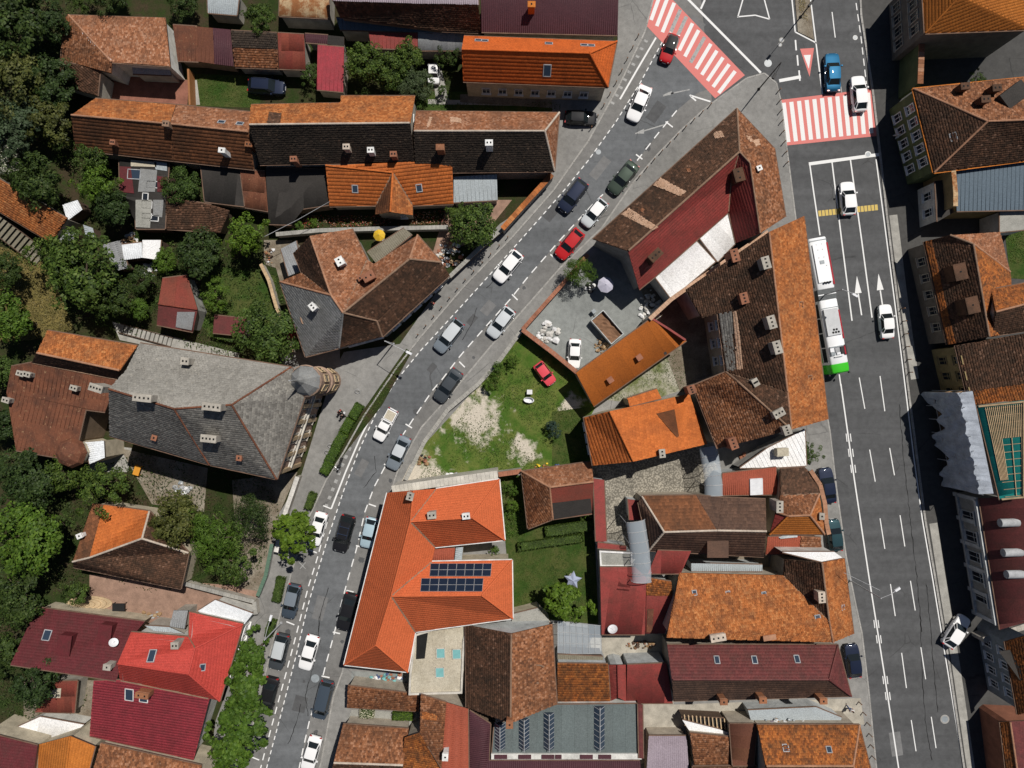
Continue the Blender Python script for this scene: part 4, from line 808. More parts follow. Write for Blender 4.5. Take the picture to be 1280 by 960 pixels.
mono('tiled_house', 'brown lichen tile roof along the bottom edge under crimson slope', 'house', (126,929,4.5),(252,957,4.5),(250,1000,6),(106,1000,6), 'old', 'wall_cream')
mono('sheet_roofed_shed', 'small grey sheet roof at the top edge near rusty cream roof', 'shed', (259,-12,3),(299,-8,3),(296,19,2.6),(260,16,2.6), 'pale_sheet')
h = mono('sheet_roofed_shed', 'peeling cream and rust sheet roof at the top edge', 'shed', (350,-20,3.6),(411,-18,3.6),(411,23,3.2),(349,20,3.2), 'rust_cream'); 
house('long_tiled_house', 'long dark brown tiled house along the top edge with pink metal ridge', [(412,-30,7),(597,-30,7),(598,6,7),(497,4,6.9),(416,1,6.8),(602,41,4.2),(552,39,4.2),(425,22,4.8)], '0 1 2 3 4:lilac_sheet;4 3 2 5 6 7:old_dark', 'wall_brown', caps=False)
mono('sheet_roofed_shed', 'blue-grey sheet strip below the long dark brown roof', 'shed', (420,22,3.6),(551,28,3.6),(552,41,3.2),(425,37,3.2), 'blue_sheet')
mono('metal_shed', 'brick red metal shed roof behind the leafy trees at top', 'shed', (460,36,3.2),(522,38,3.2),(522,62,2.7),(464,60,2.7), 'brick_red'); mono('metal_shed', 'grey weathered sheet shed between red shed and bright orange roof', 'shed', (522.5,40,3.2),(584,42,3.2),(579,63,2.7),(522.5,63,2.7), 'grey_sheet', sty={'grey_sheet':'sheet'})
h = house('dark_roofed_house', 'dark plum-brown metal roof at the top edge beside the road', [(600,-40,8),(774,-40,8),(772,44,5),(602,40,5)], '0 1 2 3:plum', 'wall_beige', sty={'plum':'corr'}); h.chimney(664,14,.6,.8,1.6,'amber',1)
h = house('orange_roofed_house', 'bright clean orange tiled house with skylights at top, under plum roof', [(580,45,5),(771,52,5),(737,67,8),(577,62,8),(579,102,5),(760,109,5)], '0 1 2 3:pan_bright;3 2 5 4:pan_bright;1 5 2:pan_bright', 'wall_cream', capm='pan_bright')
h.skylight(598,51,.8,.6); h.skylight(606,51.5,.8,.6); h.skylight(686,55,.9,.6); h.skylight(730,57,.8,.6); h.skylight(739,57.5,.8,.6); h.skylight(684,88,.9,1.4); h.windows(4,5,[2.0],7,.9,1.3)
# boundary wall with tiled coping by the road
def wallrun(name, label, path, hgt, m, cope=None, w=.3, cat='wall', z0=0, group=None):
    c = P(*path[0]); o = thing(name, label, cat, (c[0], c[1], 0), 0, group); b = MB(); cp = MB(); pts = [Vector(P(x, y, hgt)) for x, y in path]
    for a, d in zip(pts[:-1], pts[1:]):
        e = d-a; r = math.atan2(e.y, e.x); mid = (a+d)/2; b.box((mid.x, mid.y, (hgt+z0)/2), (e.length, w, hgt-z0), r)
        if cope:
            n = max(1, int(e.length/.5))
            for k in range(n): q = a+e*((k+.5)/n); cp.box((q.x, q.y, hgt+.05+random.uniform(-.01,.01)), (e.length/n-.02, w+.22, .1), r+random.uniform(-.02,.02))
    b.build('wall_body', m, o)
    if cope: cp.build('coping_stones', cope, o, kind='stuff')
    return o
wallrun('boundary_wall', 'tile-capped boundary wall along the pavement, right of bushy roadside tree', [(628,286),(655,256),(690,218)], 2.4, 'plaster_old', 'old_orange', .45)
wallrun('boundary_wall', 'dark stone boundary wall between junk yard and pavement, below roadside tree', [(562,346),(600,310),(628,286)], 1.5, 'wall_brown', 'concrete', .3)
wallrun('garden_wall', 'long pale wall below the black-roofed row houses behind flower garden', [(345,293),(400,288),(470,286),(560,284)], 1.6, 'plaster_old', 'concrete')
wallrun('garden_wall', 'curved plank-topped garden wall left of the hipped house', [(326,330),(336,350),(346,385),(358,408),(366,440)], 1.5, 'plaster_old', 'wood_light', .2)
wallrun('plank_fence', 'rust-brown plank fence dividing the brick terrace and lawn', [(235,86),(237,131)], 1.6, 'plank_brown', None, .25, 'fence')
wallrun('garden_wall', 'crumbling stone garden wall under dark trees beside the slate house street', [(372,596),(357,640),(345,690)], 1.6, 'plaster_old', 'rubble', .35)
wallrun('terrace_wall', 'low wall edging the paved terrace above the bright red roof', [(225,728),(318,752),(320,768)], 1.2, 'plaster_old', 'concrete', .3)
wallrun('garden_wall', 'green-edged low wall beside the street bushes near parked white car', [(340,680),(332,720),(322,745)], 1.2, 'wall_grey', 'green_paint', .25)
# ------------------------------------------------------------ buildings, centre block
e_, r_ = 5.3, 8.3
h = house('orange_villa', 'big U-shaped villa with smooth orange roof and solar panels', [(484,616,e_),(517,613,r_),(513,652,r_),(489,745,r_),(470,806,r_),(430,831,e_),(545,611,e_),(624,599,e_),(590,647,r_),(631,675,e_),(544,684,e_),(540,702,e_),(640,700,e_),(602,744,r_),(641,773,e_),(519,790,e_),(510,840,e_)],
  '0 1 2 3 4 5:sheet_orange;1 6 2:sheet_orange;6 7 8 2:sheet_orange;7 9 8:sheet_orange;2 8 9 10:sheet_orange;2 10 11 3:sheet_orange;11 12 13 3:sheet_orange;12 14 13:sheet_orange;3 13 14 15:sheet_orange;3 15 16 4:sheet_orange;4 16 5:sheet_orange', 'wall_cream', ov=.5, capm='sheet_orange', gut='white_trim')
h.chimney(514,619,.7,.8,1.0,'plaster_old',2); h.chimney(541,642,.7,.9,1.2,'plaster_old',2); h.chimney(583,644,.6,.8,.7,'white_trim',2)
villa = h; h.windows(5,0,[1.7,4.0],9,1.0,1.3); h.windows(16,5,[1.7],4,1.0,1.3); h.windows(9,10,[1.7,4.0],4,1.0,1.3); h.door(5,0,.5,1.1,2.2)
def solar(x0, x1, y0, y1, sk):
    q = [np.array(h.hit(x, y)[0]) for x, y in ((x0+sk,y0),(x1+sk,y0),(x1,y1),(x0,y1))]
    n, dn, al = h.base(h.hit((x0+x1)/2, (y0+y1)/2)[1]); n = Vector(n)
    for i in range(7):
        for j in range(2):
            c = [Vector(lerp(lerp(q[0],q[1],a), lerp(q[3],q[2],a), b)) for a, b in ((i/7,j/2),((i+1)/7,j/2),((i+1)/7,(j+1)/2),(i/7,(j+1)/2))]; m = sum(c, Vector())/4
            lo = [m+(k-m)*.97+n*.12 for k in c]; hi = [m+(k-m)*.97+n*.17 for k in c]
            b = MB().add(lo+hi, [(3,2,1,0),(4,5,6,7),(0,1,5,4),(1,2,6,5),(2,3,7,6),(3,0,4,7)]); o = b.build('solar_panel', 'zinc', villa.o)
            g = [m+(k-m)*.93+n*.175 for k in c]; part('solar_cells', g, [(0,1,2,3)], 'solar', o)
solar(537, 613.5, 705, 721, 1.5); solar(525.5, 603, 723.5, 740, 1.5)
flatbox('glazed_passage', 'small pink flat roof between the two villa wings', 'passage', [(542,685),(569,685),(567,702),(540,702)], 4.6, 'terracotta_sheet', 'wall_cream', ov=.05); flatbox('glazed_passage', 'narrow glass-grey canopy beside the small pink flat roof', 'canopy', [(570,683),(579,684),(577,702),(568,702)], 4.2, 'pale_sheet', 'wall_cream')
wallrun('parapet_wall', 'thick pale concrete wall between the orange villa and vacant lot', [(490,612),(545,604),(622,593)], 4.6, 'pale_concrete', 'pale_concrete', .75)
wallrun('boundary_wall', 'thin rust-topped wall continuing right from the pale villa wall', [(623,593),(652,589)], 2.6, 'plaster_old', 'terracotta', .4)
h = flatbox('roof_terrace', 'beige flat roof terrace with turquoise skylights beside villa', 'terrace', [(519,792),(556,781),(587,778),(581,800),(578,866),(511,868),(512,842)], 4.2, 'beige_flat', 'wall_cream', parapet=('pale_concrete',.25,.3))
for x, y in ((551,816),(571,817),(550,840)): h.skylight(x, y, 1.05, 1.2, 'turquoise', 'pale_concrete', .15)
h.patch([(521,793),(535,791),(531,823),(520,824)], 'flue', 'stair_opening_shade', 'none', .03)  # flat black sheet on the roof paints the dark of the stairwell
mono('tiled_lean_to', 'long narrow lichen tile roof under the beige terrace', 'shed', (435,857,3.4),(524,868,3.4),(524,889,2.6),(434,884,2.6), 'old', 'wall_beige')
h = house('tiled_house', 'brown-orange tiled house by road at bottom edge with pale verges', [(429,905,2.9),(511,911,2.9),(504,956,5.2),(417,953,5.2),(500,1000,2.9),(405,1000,2.9)], '0 1 2 3:old;3 2 4 5:old_dark', 'wall_beige', capm='mortar')
house('tiled_house', 'orange triangular tile roof at bottom edge, right of pale-verged house', [(506,922,4.6),(524,916,5.2),(560,965,4.2),(558,1000,4),(498,1000,4)], '0 1 2 3 4:lichen_orange', 'wall_beige')
h = house('tiled_house', 'mottled salmon and brown roof between beige terrace and plum roof', [(526,868,5.5),(558,878,5.2),(585,886,4.4),(586,1000,4.4),(556,1000,5.0),(552,960,5.0),(525,916,5.0)], '0 1 5 6:old;1 2 3 4 5:terracotta_sheet', 'wall_beige', caps=False); h.chimney(558,938,.6,.8,1.6,'white_trim',1)
h.patch([(528,888),(548,893),(546,900),(527,898)], 'old_orange')
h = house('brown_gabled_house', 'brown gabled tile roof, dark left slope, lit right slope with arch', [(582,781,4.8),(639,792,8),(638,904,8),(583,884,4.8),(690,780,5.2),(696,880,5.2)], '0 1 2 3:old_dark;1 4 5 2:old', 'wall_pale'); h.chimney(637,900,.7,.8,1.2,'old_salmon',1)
q, i = h.hit(672,842); n, dn, al = h.base(i); b = MB(); b.tube([Vector(q)+Vector((math.cos(t)*1.3, math.sin(t)*1.1, .12)) for t in [k*math.pi/8+.9 for k in range(11)]], .1, 6); b.build('roof_arch', 'ridge_brown', h.o)
mono('tiled_wing', 'plain orange-brown tile slope left of small red ribbed roof', 'house', (697,829,4.8),(760,830,4.8),(763,879,3.4),(697,879,3.4), 'lichen_orange', 'wall_pale', sty={'lichen_orange':'fine'})
house('red_metal_porch', 'small red ribbed porch roof with central ridge', [(761,831,3.8),(772,831,4.5),(783,831,3.8),(783,877,3.4),(773,872,4.2),(764,876,3.4)], '0 1 4 5:brick_red;1 2 3 4:brick_red', 'wall_pale', 'porch')
mono('red_metal_shed', 'crimson sheet roof between red ribbed porch and maroon long roof', 'shed', (784,831,4.2),(833,829,4.2),(841,879,3.4),(783,879,3.4), 'brick_red', 'wall_pale', sty={'brick_red':'flat'})
# grey membrane roof with glass ridges
h = flatbox('flat_roofed_hall', 'grey-green flat roof hall with four glazed ridges at bottom', 'hall', [(618,906),(696,881),(797,880),(798,943),(615,943)], 4.5, 'membrane_grey', 'wall_white')
for x, y0, y1, z in ((625,903,935,5),(655,897,935,5),(686,890,935,5),(749,882,935,5)):
    a, b_ = Vector(P(x, y0, 4.5)), Vector(P(x, y1, 4.5)); sk = MB(); w = .66; A0 = a; B0 = b_
    sk.add([A0+Vector((-w,0,.05)),A0+Vector((w,0,.05)),B0+Vector((w,0,.05)),B0+Vector((-w,0,.05)),A0+Vector((0,0,.75)),B0+Vector((0,0,.75))],[(0,4,5,3),(4,1,2,5),(0,1,4),(3,5,2)]); o = sk.build('ridge_skylight', 'skylight_glass', h.o)
    f = MB(); f.tube([A0+Vector((0,.1,.8)), B0+Vector((0,-.1,.8))], .05, 6)
    for k in range(8):
        c = A0.lerp(B0, (k+.3)/7.6)
        for s in (-1,1): f.tube([c+Vector((0,0,.78)), c+Vector((s*w,.15,.12))], .028, 5)
    f.build('glazing_bars', 'zinc', o)
part('parapet', *(lambda b: (b.V, b.F))(MB().prism([P(614,942,4.7)[:2],P(802,942,4.7)[:2],P(802,949,4.7)[:2],P(614,949,4.7)[:2]][::-1], 4.3, 4.75)), 'wall_white', h.o)
for x in (626,656,685,698,733,756): MB().box(P(x,946,4.8), (1.6 if x != 698 else .8,.5,.16)).build('parapet_inset', 'plum', h.o)
house('plum_roof', 'dark plum corrugated roof wrapping the grey flat hall', [(587,888,4.4),(613,905,4.4),(611,951,4.6),(800,951,4.6),(806,1000,3.5),(585,1000,3.5)], '0 1 2 5:plum;2 3 4 5:plum', 'wall_brown', 'house', caps=False); flatbox('maroon_parapet', 'narrow maroon strip roof along right end of grey hall', 'wall', [(797.5,880),(803,881),(804,948),(799,948)], 4.9, 'maroon', 'maroon')
mono('lilac_shed', 'lilac-grey corrugated shed roof at bottom edge', 'shed', (811,920,2.7),(858,920,2.7),(864,1000,2.2),(806,1000,2.2), 'lilac_sheet', 'wall_beige')
mono('tiled_shed', 'lichen-brown tile shed beside lilac roof at bottom edge', 'shed', (862,916,3.6),(910,921,3.6),(915,956,3.0),(868,958,3.0), 'old', 'wall_beige'); flatbox('flat_annex', 'flat dark brown annex between two tile roofs at bottom edge', 'annex', [(912,905),(946,905),(942,957),(916,957)], 3.8, 'brown_sheet', 'wall_beige', sty={'brown_sheet':'flat'})
mono('tiled_shed', 'narrow brown tile strip running along bottom edge below sheds', 'shed', (866,958,3.4),(945,957,3.4),(950,1000,3),(868,1000,3), 'old_dark', 'wall_beige')
h = house('tiled_house', 'orange lichen-tiled house at bottom right beside the main road', [(946,906,4.4),(1074,906,4.4),(1066,957,7),(957,957,7),(1090,968,4.4),(1090,1000,4.4),(950,1000,4.4)], '0 1 2 3:lichen_orange;1 4 5 2:lichen_orange;3 2 5 6:old_dark', 'wall_beige', caps=True); h.skylight(982,935,.7,.8); h.skylight(1036,937,.6,.7)
flatbox('low_roofs', 'pale green-grey patchwork low roofs above orange bottom-right house', 'shed', [(935,888),(1020,884),(1052,897),(1050,906),(940,905)], 2.6, 'pale_sheet', 'wall_pale', sty={'pale_sheet':'flat'})
flatbox('white_terrace', 'white terrace floor with pergola slats beside brown tile shed', 'terrace', [(853,900),(900,912),(911,916),(911,921),(862,914)], 2.6, 'membrane_white', 'wall_pale')
h = flatbox('pergola', 'dark slatted pergola over alley next to white terrace', 'pergola', [(852,896),(905,898),(912,910),(880,906)], 2.2, 'felt', 'wood_dark')
for k in range(11): x = 856+k*5; MB().obox(P(x, 900+k*.5, 2.5), (.1,-1,0), (1,.1,0), (0,0,1), (1.4,.12,.1)).build('slat', 'wood_light', h.o)
h = house('maroon_house', 'long maroon metal-tile roof with dark south slope and slanted chimneys', [(834,806,4.5),(1047,806,4.5),(1036,849,7),(840,849,7),(842,876,4.8),(1064,870,4.5)], '0 1 2 3:maroon;3 2 5 4:pan_dark;1 5 2:maroon', 'wall_beige', capm='maroon')
for x, y in ((896,825),(943,825),(996,824)): h.skylight(x, y, .6, .9)
for x, y in ((899,869),(947,867),(1021,868)): h.chimney(x, y, .6, .8, 1.9, 'old_salmon', 1)
h = house('orange_tiled_house', 'large bright orange old-tile roof with dark cross gable by main road', [(849,716,4.6),(979,719,5.2),(1027,703,8.4),(1055,698,5.4),(1067,792,5.2),(1041,803,7.0),(833,797,7.8),(1036,776,8.4),(981,699,5.2)], '0 1 7 5 6:old_orange;8 2 7 1:old_dark;2 3 4 5 7:old_orange', 'wall_beige')
for x, y in ((868,741),(910,742),(955,743)): h.skylight(x, y, .5, .6)
h.chimney(895,794,.7,1.7,1.0,'mortar',3); h.chimney(1022,743,.7,1.2,1.2,'mortar',3); h.skylight(1022,772,.6,.6); h.skylight(1053,759,.6,.6); h.chimney(960,795,.5,1.4,.6,'ridge_orange',0)
flatbox('gable_parapet', 'white triangular wall top between orange roof and red-brown roofs', 'wall', [(978,690),(1043,690),(1053,697),(1027,702)], 7.0, 'membrane_white', 'wall_white')
# crimson sheet workshops
house('crimson_workshop', 'crimson flat-sheeted workshop roof with satellite dish', [(750,709,4.4),(794,709,4.4),(808,722,4.4),(806,793,3.6),(752,793,3.6)], '0 1 2 3 4:brick_red', 'wall_pale', 'workshop', sty={'brick_red':'flat'})
q = P(766,787,4.4); dish(bpy.data.objects['crimson_workshop'], (q[0], q[1], q[2]), .62, 1.9)
mono('crimson_workshop', 'upper crimson slanted roof piece above the orange tile strip', 'workshop', (822,688,5.2),(864,689,5.2),(851,717,4.6),(810,717,4.6), 'brick_red', 'wall_pale', sty={'brick_red':'flat'})
h = house('crimson_workshop', 'crimson and orange stepped strip roof left of big orange roof', [(808,722,4.4),(839,727,4.4),(841,745,4.2),(808,744,4.2),(831,792,3.6),(806.5,792,3.6)], '0 1 2 3:lichen_orange;3 2 4 5:brick_red', 'wall_pale', 'workshop', caps=False, sty={'brick_red':'flat'}); h.patch([(809,761),(817,761),(815,790),(808,790)], 'rust', 'roof_sheet', 'flat')
flatbox('crimson_strip', 'narrow crimson roof strip along the lawn edge', 'shed', [(742,598),(755,600),(758,677),(745,677)], 3.0, 'brick_red', 'wall_pale', sty={'brick_red':'flat'}); flatbox('crimson_strip', 'short crimson coping strip above the gravelled terrace', 'shed', [(747,678),(783,683),(783,688),(747,685)], 3.2, 'brick_red', 'wall_pale', sty={'brick_red':'flat'})
flatbox('gravel_terrace', 'small gravel-covered flat roof beside the glass tunnel', 'terrace', [(749,688),(790,690),(790,708),(750,708)], 3.6, 'concrete_flat', 'wall_pale', parapet=('white_trim',.2,.25))
mono('red_canopy', 'red sheet canopy beside the top of the lower glass tunnel', 'canopy', (785,624,3.4),(801,626,3.4),(801,650,3.2),(787,650,3.2), 'brick_red', 'wall_pale', sty={'brick_red':'flat'})
def vault(label, path, w, z):
    pts = [Vector(P(x, y, z)) for x, y in path]; o = thing('glass_tunnel', label, 'canopy', (pts[0].x, pts[0].y, 0)); n = 7; V = []; ribs = MB(); post = MB()
    for k, p in enumerate(pts):
        u = (pts[min(k+1, len(pts)-1)]-pts[max(k-1,0)]).normalized(); s = Vector((-u.y, u.x, 0)); arc = [p+s*(math.cos(math.pi*i/n)*w)+Vector((0,0,math.sin(math.pi*i/n)*w*.55)) for i in range(n+1)]
        V += arc; ribs.tube([a+Vector((0,0,.02)) for a in arc], .045, 5)
        if k % 2 == 0:
            for q in (arc[0], arc[-1]): post.tube([(q.x,q.y,0),(q.x,q.y,z)], .05, 6)
    F = [(k*(n+1)+i, k*(n+1)+i+1, (k+1)*(n+1)+i+1, (k+1)*(n+1)+i) for k in range(len(pts)-1) for i in range(n)]
    part('vault', V, F, 'polycarbonate', o, True); ribs.build('ribs', 'zinc', o); post.build('posts', 'zinc', o)
vault('curved translucent tunnel roof below the corner tile house', [(885,558),(887,570),(889,582),(891,594),(892,606),(892,619)], 1.15, 4.2)
vault('straight translucent tunnel roof between crimson workshop and brown hipped roof', [(794,651),(796,664),(798,677),(800,690),(801,703),(802,716),(802,727)], 1.2, 5.4)
# lawn-side glass canopy
gl = thing('glass_canopy', 'flat glass canopy with grid bars beside the brown gabled roof', 'canopy', P(725,797)); V = [P(697,776,3.4),P(751,782,3.4),P(752,817,3.0),P(697,817,3.0)]; part('glazing', V, [(3,2,1,0)], 'polycarbonate', gl); b = MB()
for k in range(8): b.tube([Vector(lerp(V[0],V[1],k/7))+Vector((0,0,.03)), Vector(lerp(V[3],V[2],k/7))+Vector((0,0,.03))], .035, 5)
for k in range(4): b.tube([Vector(lerp(V[0],V[3],k/3))+Vector((0,0,.05)), Vector(lerp(V[1],V[2],k/3))+Vector((0,0,.05))], .035, 5)
b.build('glazing_bars', 'zinc', gl); flatbox('balcony', 'slatted wooden balcony strip under the glass canopy', 'balcony', [(697,818),(754,821),(754,829),(697,828)], 3.2, 'mossy_grey', 'wood_dark')
flatbox('small_roof', 'pale plaster roof strip behind lime shrub near the villa', 'annex', [(640,768),(672,760),(688,777),(640,791)], 3.0, 'concrete_flat', 'wall_cream')
h = house('hipped_house', 'dark brown pan-tiled hipped roof with lit salmon-brown slope', [(802,620,4.8),(870,619,4.8),(896,663,7.4),(830,665,7.4),(811,688,4.8),(903,622,4.8),(957,624,5),(958,664,7.4),(955,696,4.8),(798,628,4.8)], '0 1 2 3:pan_brown;9 0 3 4:pan_dark;1 5 2:pan_dark;5 6 7 2:pan_dark;3 2 7 8 4:pan_dark', 'wall_beige', capm='mortar')
MB().box(P(897,682,6.4), (2.6,2.9,.3)).build('dormer', 'pan_dark', h.o)
flatbox('gutter_shed', 'long pale green-grey strip roof between brown hip and orange roof', 'shed', [(864,704),(953,706),(953,714),(864,714)], 3.0, 'pale_sheet', 'wall_pale')
# red-brown cluster by the main road
h = mono('terracotta_roof', 'flat terracotta sheet roof with white roof hatch', 'house', (903,592,4.6),(970,584,4.6),(973,618,4.2),(903,619,4.2), 'terracotta_sheet', 'wall_pale'); h.skylight(945,608,1.5,2.0,'lamp_white','lamp_white',.15)
h = house('tiled_house', 'mixed brown and orange hipped tiles on curved street corner', [(975,586,5),(1006,584,5),(1020,600,5),(1024,617,5.6),(975,619,5.6),(970,640,5.4),(985,645,6.6),(1012,644,6.6),(1031,668,4.8),(962,668,4.8)], '0 1 2 3 4:old_dark;4 3 7 6 5:old;3 8 7:old_orange;6 7 8 9:amber;5 6 9:brick_red', 'wall_cream', ov=.15); h.chimney(969,631,.7,1.3,1.5,'plaster_old',3,rot=1.57); h.chimney(1024,644,.5,.7,.8,'plaster_old',1)
h = house('tiled_house', 'small red pan-tile and salmon roof above the white wall top', [(960,671,4.6),(1001,670,4.6),(1026,672,4.6),(1027,692,4),(999,692,4),(957,693,4)], '0 1 4 5:terracotta_sheet;1 2 3 4:old_salmon', 'wall_cream', caps=False, ov=.1); h.patch([(968,668),(996,664),(996,671),(975,673)], 'pale_sheet', 'roof_flashing', 'none', .2)
wallrun('street_facade', 'curved crumbling street facade top with white and rust patches', [(1013,588),(1025,606),(1031,630),(1033,655),(1036,668)], 5.2, 'wall_white', 'ridge_orange', .3)
h = flatbox('white_flat_roof', 'white slatted flat roof with beige air unit by street shrub', 'shed', [(925,585),(960,560),(1006,537),(1008,582),(975,584)], 3.6, 'membrane_white', 'wall_white', sty={'membrane_white':'seam'})
MB().box(P(977,565,4.4), (1.5,1.0,.8), .05).box(P(977,565,4.82), (1.1,.75,.1), .05).build('air_unit', 'beige_flat', h.o)
# orange mid house
h = house('orange_tiled_house', 'clean orange pan-tiled house with cross-gable dormer beside lawn', [(730,522,5.4),(762,514,8),(792,577,8),(741,582,5.4),(814,503,7.0),(862,492,6.2),(884,555,5.2),(820,517,6.9),(841,510,7.7),(856,507,6.3),(859,531,6.2),(849,546,6.5)], '0 1 2 3:pan_orange;1 4 5 6 2:pan_orange', 'wall_cream', sty={'pan_orange':'pan'}, capm='pan_orange')
z = lambda x, y, up: (lambda q: (q[0], q[1], q[2]+up))(h.hit(x, y)[0])
D = [z(820,517,.1), z(846,547,.1), z(859,531,.1), z(857,507,.1)]; R1_, R2_ = z(840,511,1.3), z(848,545,.3)
part('dormer', [D[0], D[1], R2_, R1_], [(0,1,2,3)], 'pan_brown', h.o); part('dormer', [R1_, R2_, D[1], D[2], D[3]], [(0,1,2,3,4)], 'pan_orange', h.o); h.chimney(826,566,.6,.9,.9,'plaster_old',2); h.windows(3,0,[1.8,3.9],3,.9,1.2)
flatbox('orange_porch', 'two-tone orange porch roof at the back of the clean orange house', 'porch', [(784,498),(821,486),(827,498),(787,508)], 4.2, 'pan_orange', 'wall_cream', sty={'pan_orange':'pan'})
h = house('tiled_house', 'small hipped house of faded pink tiles beside the crimson strip', [(652,589,3.4),(739,577,3.4),(742,602,5.7),(687,609,5.7),(740,642,3.4),(691,649,3.5),(660,661,3.4)], '0 1 2 3:old_salmon;0 3 5 6:old;3 2 4 5:rust_red', 'wall_beige', sty={'rust_red':'none'}); h.patch([(689,629),(738,623),(740,641),(691,649)], 'felt', 'roof_sheet', 'flat')
h = mono('long_orange_roof', 'long smooth amber-orange slope between walled yard and gravel', 'house', (720,466,5.2),(813,399,5.2),(858,426,3.8),(742,508,3.8), 'plain_orange', 'wall_cream', ov=.2); h.patch([(805,404),(808,402),(834,442),(831,444)], 'felt', 'roof_flashing', 'none', .06)
for x, y in ((798,447),(762,475)): h.chimney(x, y, .6, .6, .7, 'terracotta', 0)
wallrun('fire_wall', 'red painted wall edge on the tip of amber-orange slope', [(815,398),(836,411),(857,425)], 5.0, 'brick_red', None, .25)
wallrun('yard_wall', 'brick-capped yard wall along the road beside walled car yard', [(653,412),(682,379),(706,352),(735,318)], 1.6, 'plaster_old', 'terracotta', .3)
wallrun('yard_wall', 'brick-capped wall between walled car yard and vacant lot', [(653,412),(690,440),(722,466)], 2.2, 'plaster_old', 'terracotta', .35)
wallrun('yard_wall', 'long pale tile-edged wall dividing white roof and dark courtyard', [(812,399),(839,374),(880,345),(960,290)], 5.5, 'plaster_old', 'salmon_patch', .3)
wallrun('lot_wall', 'low concrete kerb wall between pavement and vacant lot', [(507,600),(530,553),(560,512),(598,480),(625,450),(652,413)], .8, 'concrete', 'concrete', .3)
# corner block with red courtyard slopes
h = house('corner_block', 'wedge-shaped corner building with brown tiles and red courtyard slopes', [(921,136,4.6),(924,190,7.8),(785,314,7.8),(741,299,4.6),(799,362,4.6),(820,345,4.6),(911,265,4.6),(914,225,5.8),(937,204,7.8),(950,292,7.4),(968,186,4.6),(982,271,4.6),(920,304,4.6)],
  '0 1 2 3:old_dark;2 1 7 6 5 4:brick_red;1 8 9 12 6 7:brick_red;0 10 11 9 8 1:old', 'wall_grey', ov=.35, sty={'brick_red':'mt'}, capm='ridge_brown')
for pts in ([(779,263),(786,260),(822,287),(815,289)], [(820,226),(827,219),(858,240),(850,246)], [(890,166),(902,164),(905,172),(893,174)], [(940,176),(948,174),(950,182),(944,184)], [(932,170),(938,170),(941,178),(936,178)]): h.patch(pts, 'salmon_patch')
h.patch([(802,260),(807,262),(804,267),(799,264)], 'old_salmon'); h.patch([(857,211),(862,210),(864,215),(859,216)], 'old_salmon')
h.chimney(815,323,.9,1.6,2.2,'old_dark',3); h.chimney(920,222,1.1,1.5,1.2,'old_dark',2); h.chimney(947,212,.5,.5,.7,'white_trim',1)
for j, (a, b) in enumerate(((3,0),(10,11))): h.windows(a,b,[2.2],7 if j == 0 else 4,1.0,1.5)
flatbox('white_roof', 'larger left white flat roof inside the wedge-shaped block', 'annex', [(819,346),(870,301),(894,327),(839,373)], 4.5, 'membrane_white', 'wall_white'); flatbox('white_roof', 'smaller right white flat roof inside the wedge-shaped block', 'annex', [(875,298),(911,264),(919,304),(897,327)], 4.5, 'membrane_white', 'wall_white')
h = house('courtyard_block', 'big L-shaped brown and orange tiled block behind the bus', [(1005,270,7.3),(961,290,10.6),(1035,524,7.3),(989,537,9.8),(984,490,10.6),(907,465,7.3),(897,392,7.3),(877,398,7.1),(857,362,7.6),(866,482,7),(922,477,9.6),(897,561,7)], '0 2 3 4 1:old_orange;1 4 5 6 7 8:old_dark;5 4 3 10:old_dark;9 5 10 3 11:old', 'wall_beige', ov=.4)
h.patch([(898,392),(914,389),(919,463),(908,464)], 'slate', 'roof_sheet'); h.patch([(915,389),(921,389),(928,461),(920,463)], 'salmon_patch')
for x, y, d in ((952,331,1.3),(959,404,1.4),(966,435,1.4),(927,374,1.2),(914,322,1.4),(970,516,1.2),(980,537,1.0),(912,553,1.3),(862,487,.9),(941,478,.6)): h.chimney(x, y, .8, d, 1.5 if d > 1.25 else 1.0, 'plaster_old' if x > 940 else 'brick', 3)
for x, y in ((995,334),(1001,381),(1012,473)): h.skylight(x, y, .7, .7, 'flue', 'ridge_brown')
h.windows(0,2,[1.9,5.0],9,1.0,1.6); h.windows(5,6,[3,6],3,.9,1.3)
# ------------------------------------------------------------ buildings, east side
h = house('street_house', 'taupe two-storey street house with clean amber roof, top right', [(1151,-40,7.6),(1156,42,7.6),(1290,37,7.6),(1290,-70,10.5),(1200,-5,10.5),(1200,-70,10.5)], '0 1 4 5:amber;1 2 3 4:amber;4 3 5:amber', 'wall_taupe', ov=.25); h.windows(0,1,[1.9,5.4],4,1.0,1.5,'wall_beige')
h = house('street_house', 'dark green street house with mottled hipped roof and orange gutters', [(1141,111,6),(1290,96,6),(1290,150,9.5),(1234,152,9.5),(1167,216,6),(1290,200,6)], '0 1 2 3:old;0 3 4:old_dark;4 3 2 5:old_dark', 'wall_green', ov=.25, gut='amber', capm='ridge_orange'); h.windows(4,0,[1.6,4.4],5,.9,1.4)
for x, y in ((1197,114),(1236,116),(1222,130)): h.chimney(x, y, .7, 1.0, 1.5, 'old_dark', 2)
q, i = h.hit(1262,122); MB().obox(Vector(q)+Vector((0,0,.5)), (.8,.6,0), (-.6,.8,0), (0,0,1), (3.2,2.0,1.0)).build('dormer', 'felt', h.o); h.skylight(1192,171,.9,.7)
wallrun('gate_wall', 'green wall with rounded gateway between two street houses', [(1152,55),(1150,105)], 4.5, 'wall_green', 'old_salmon', .5)
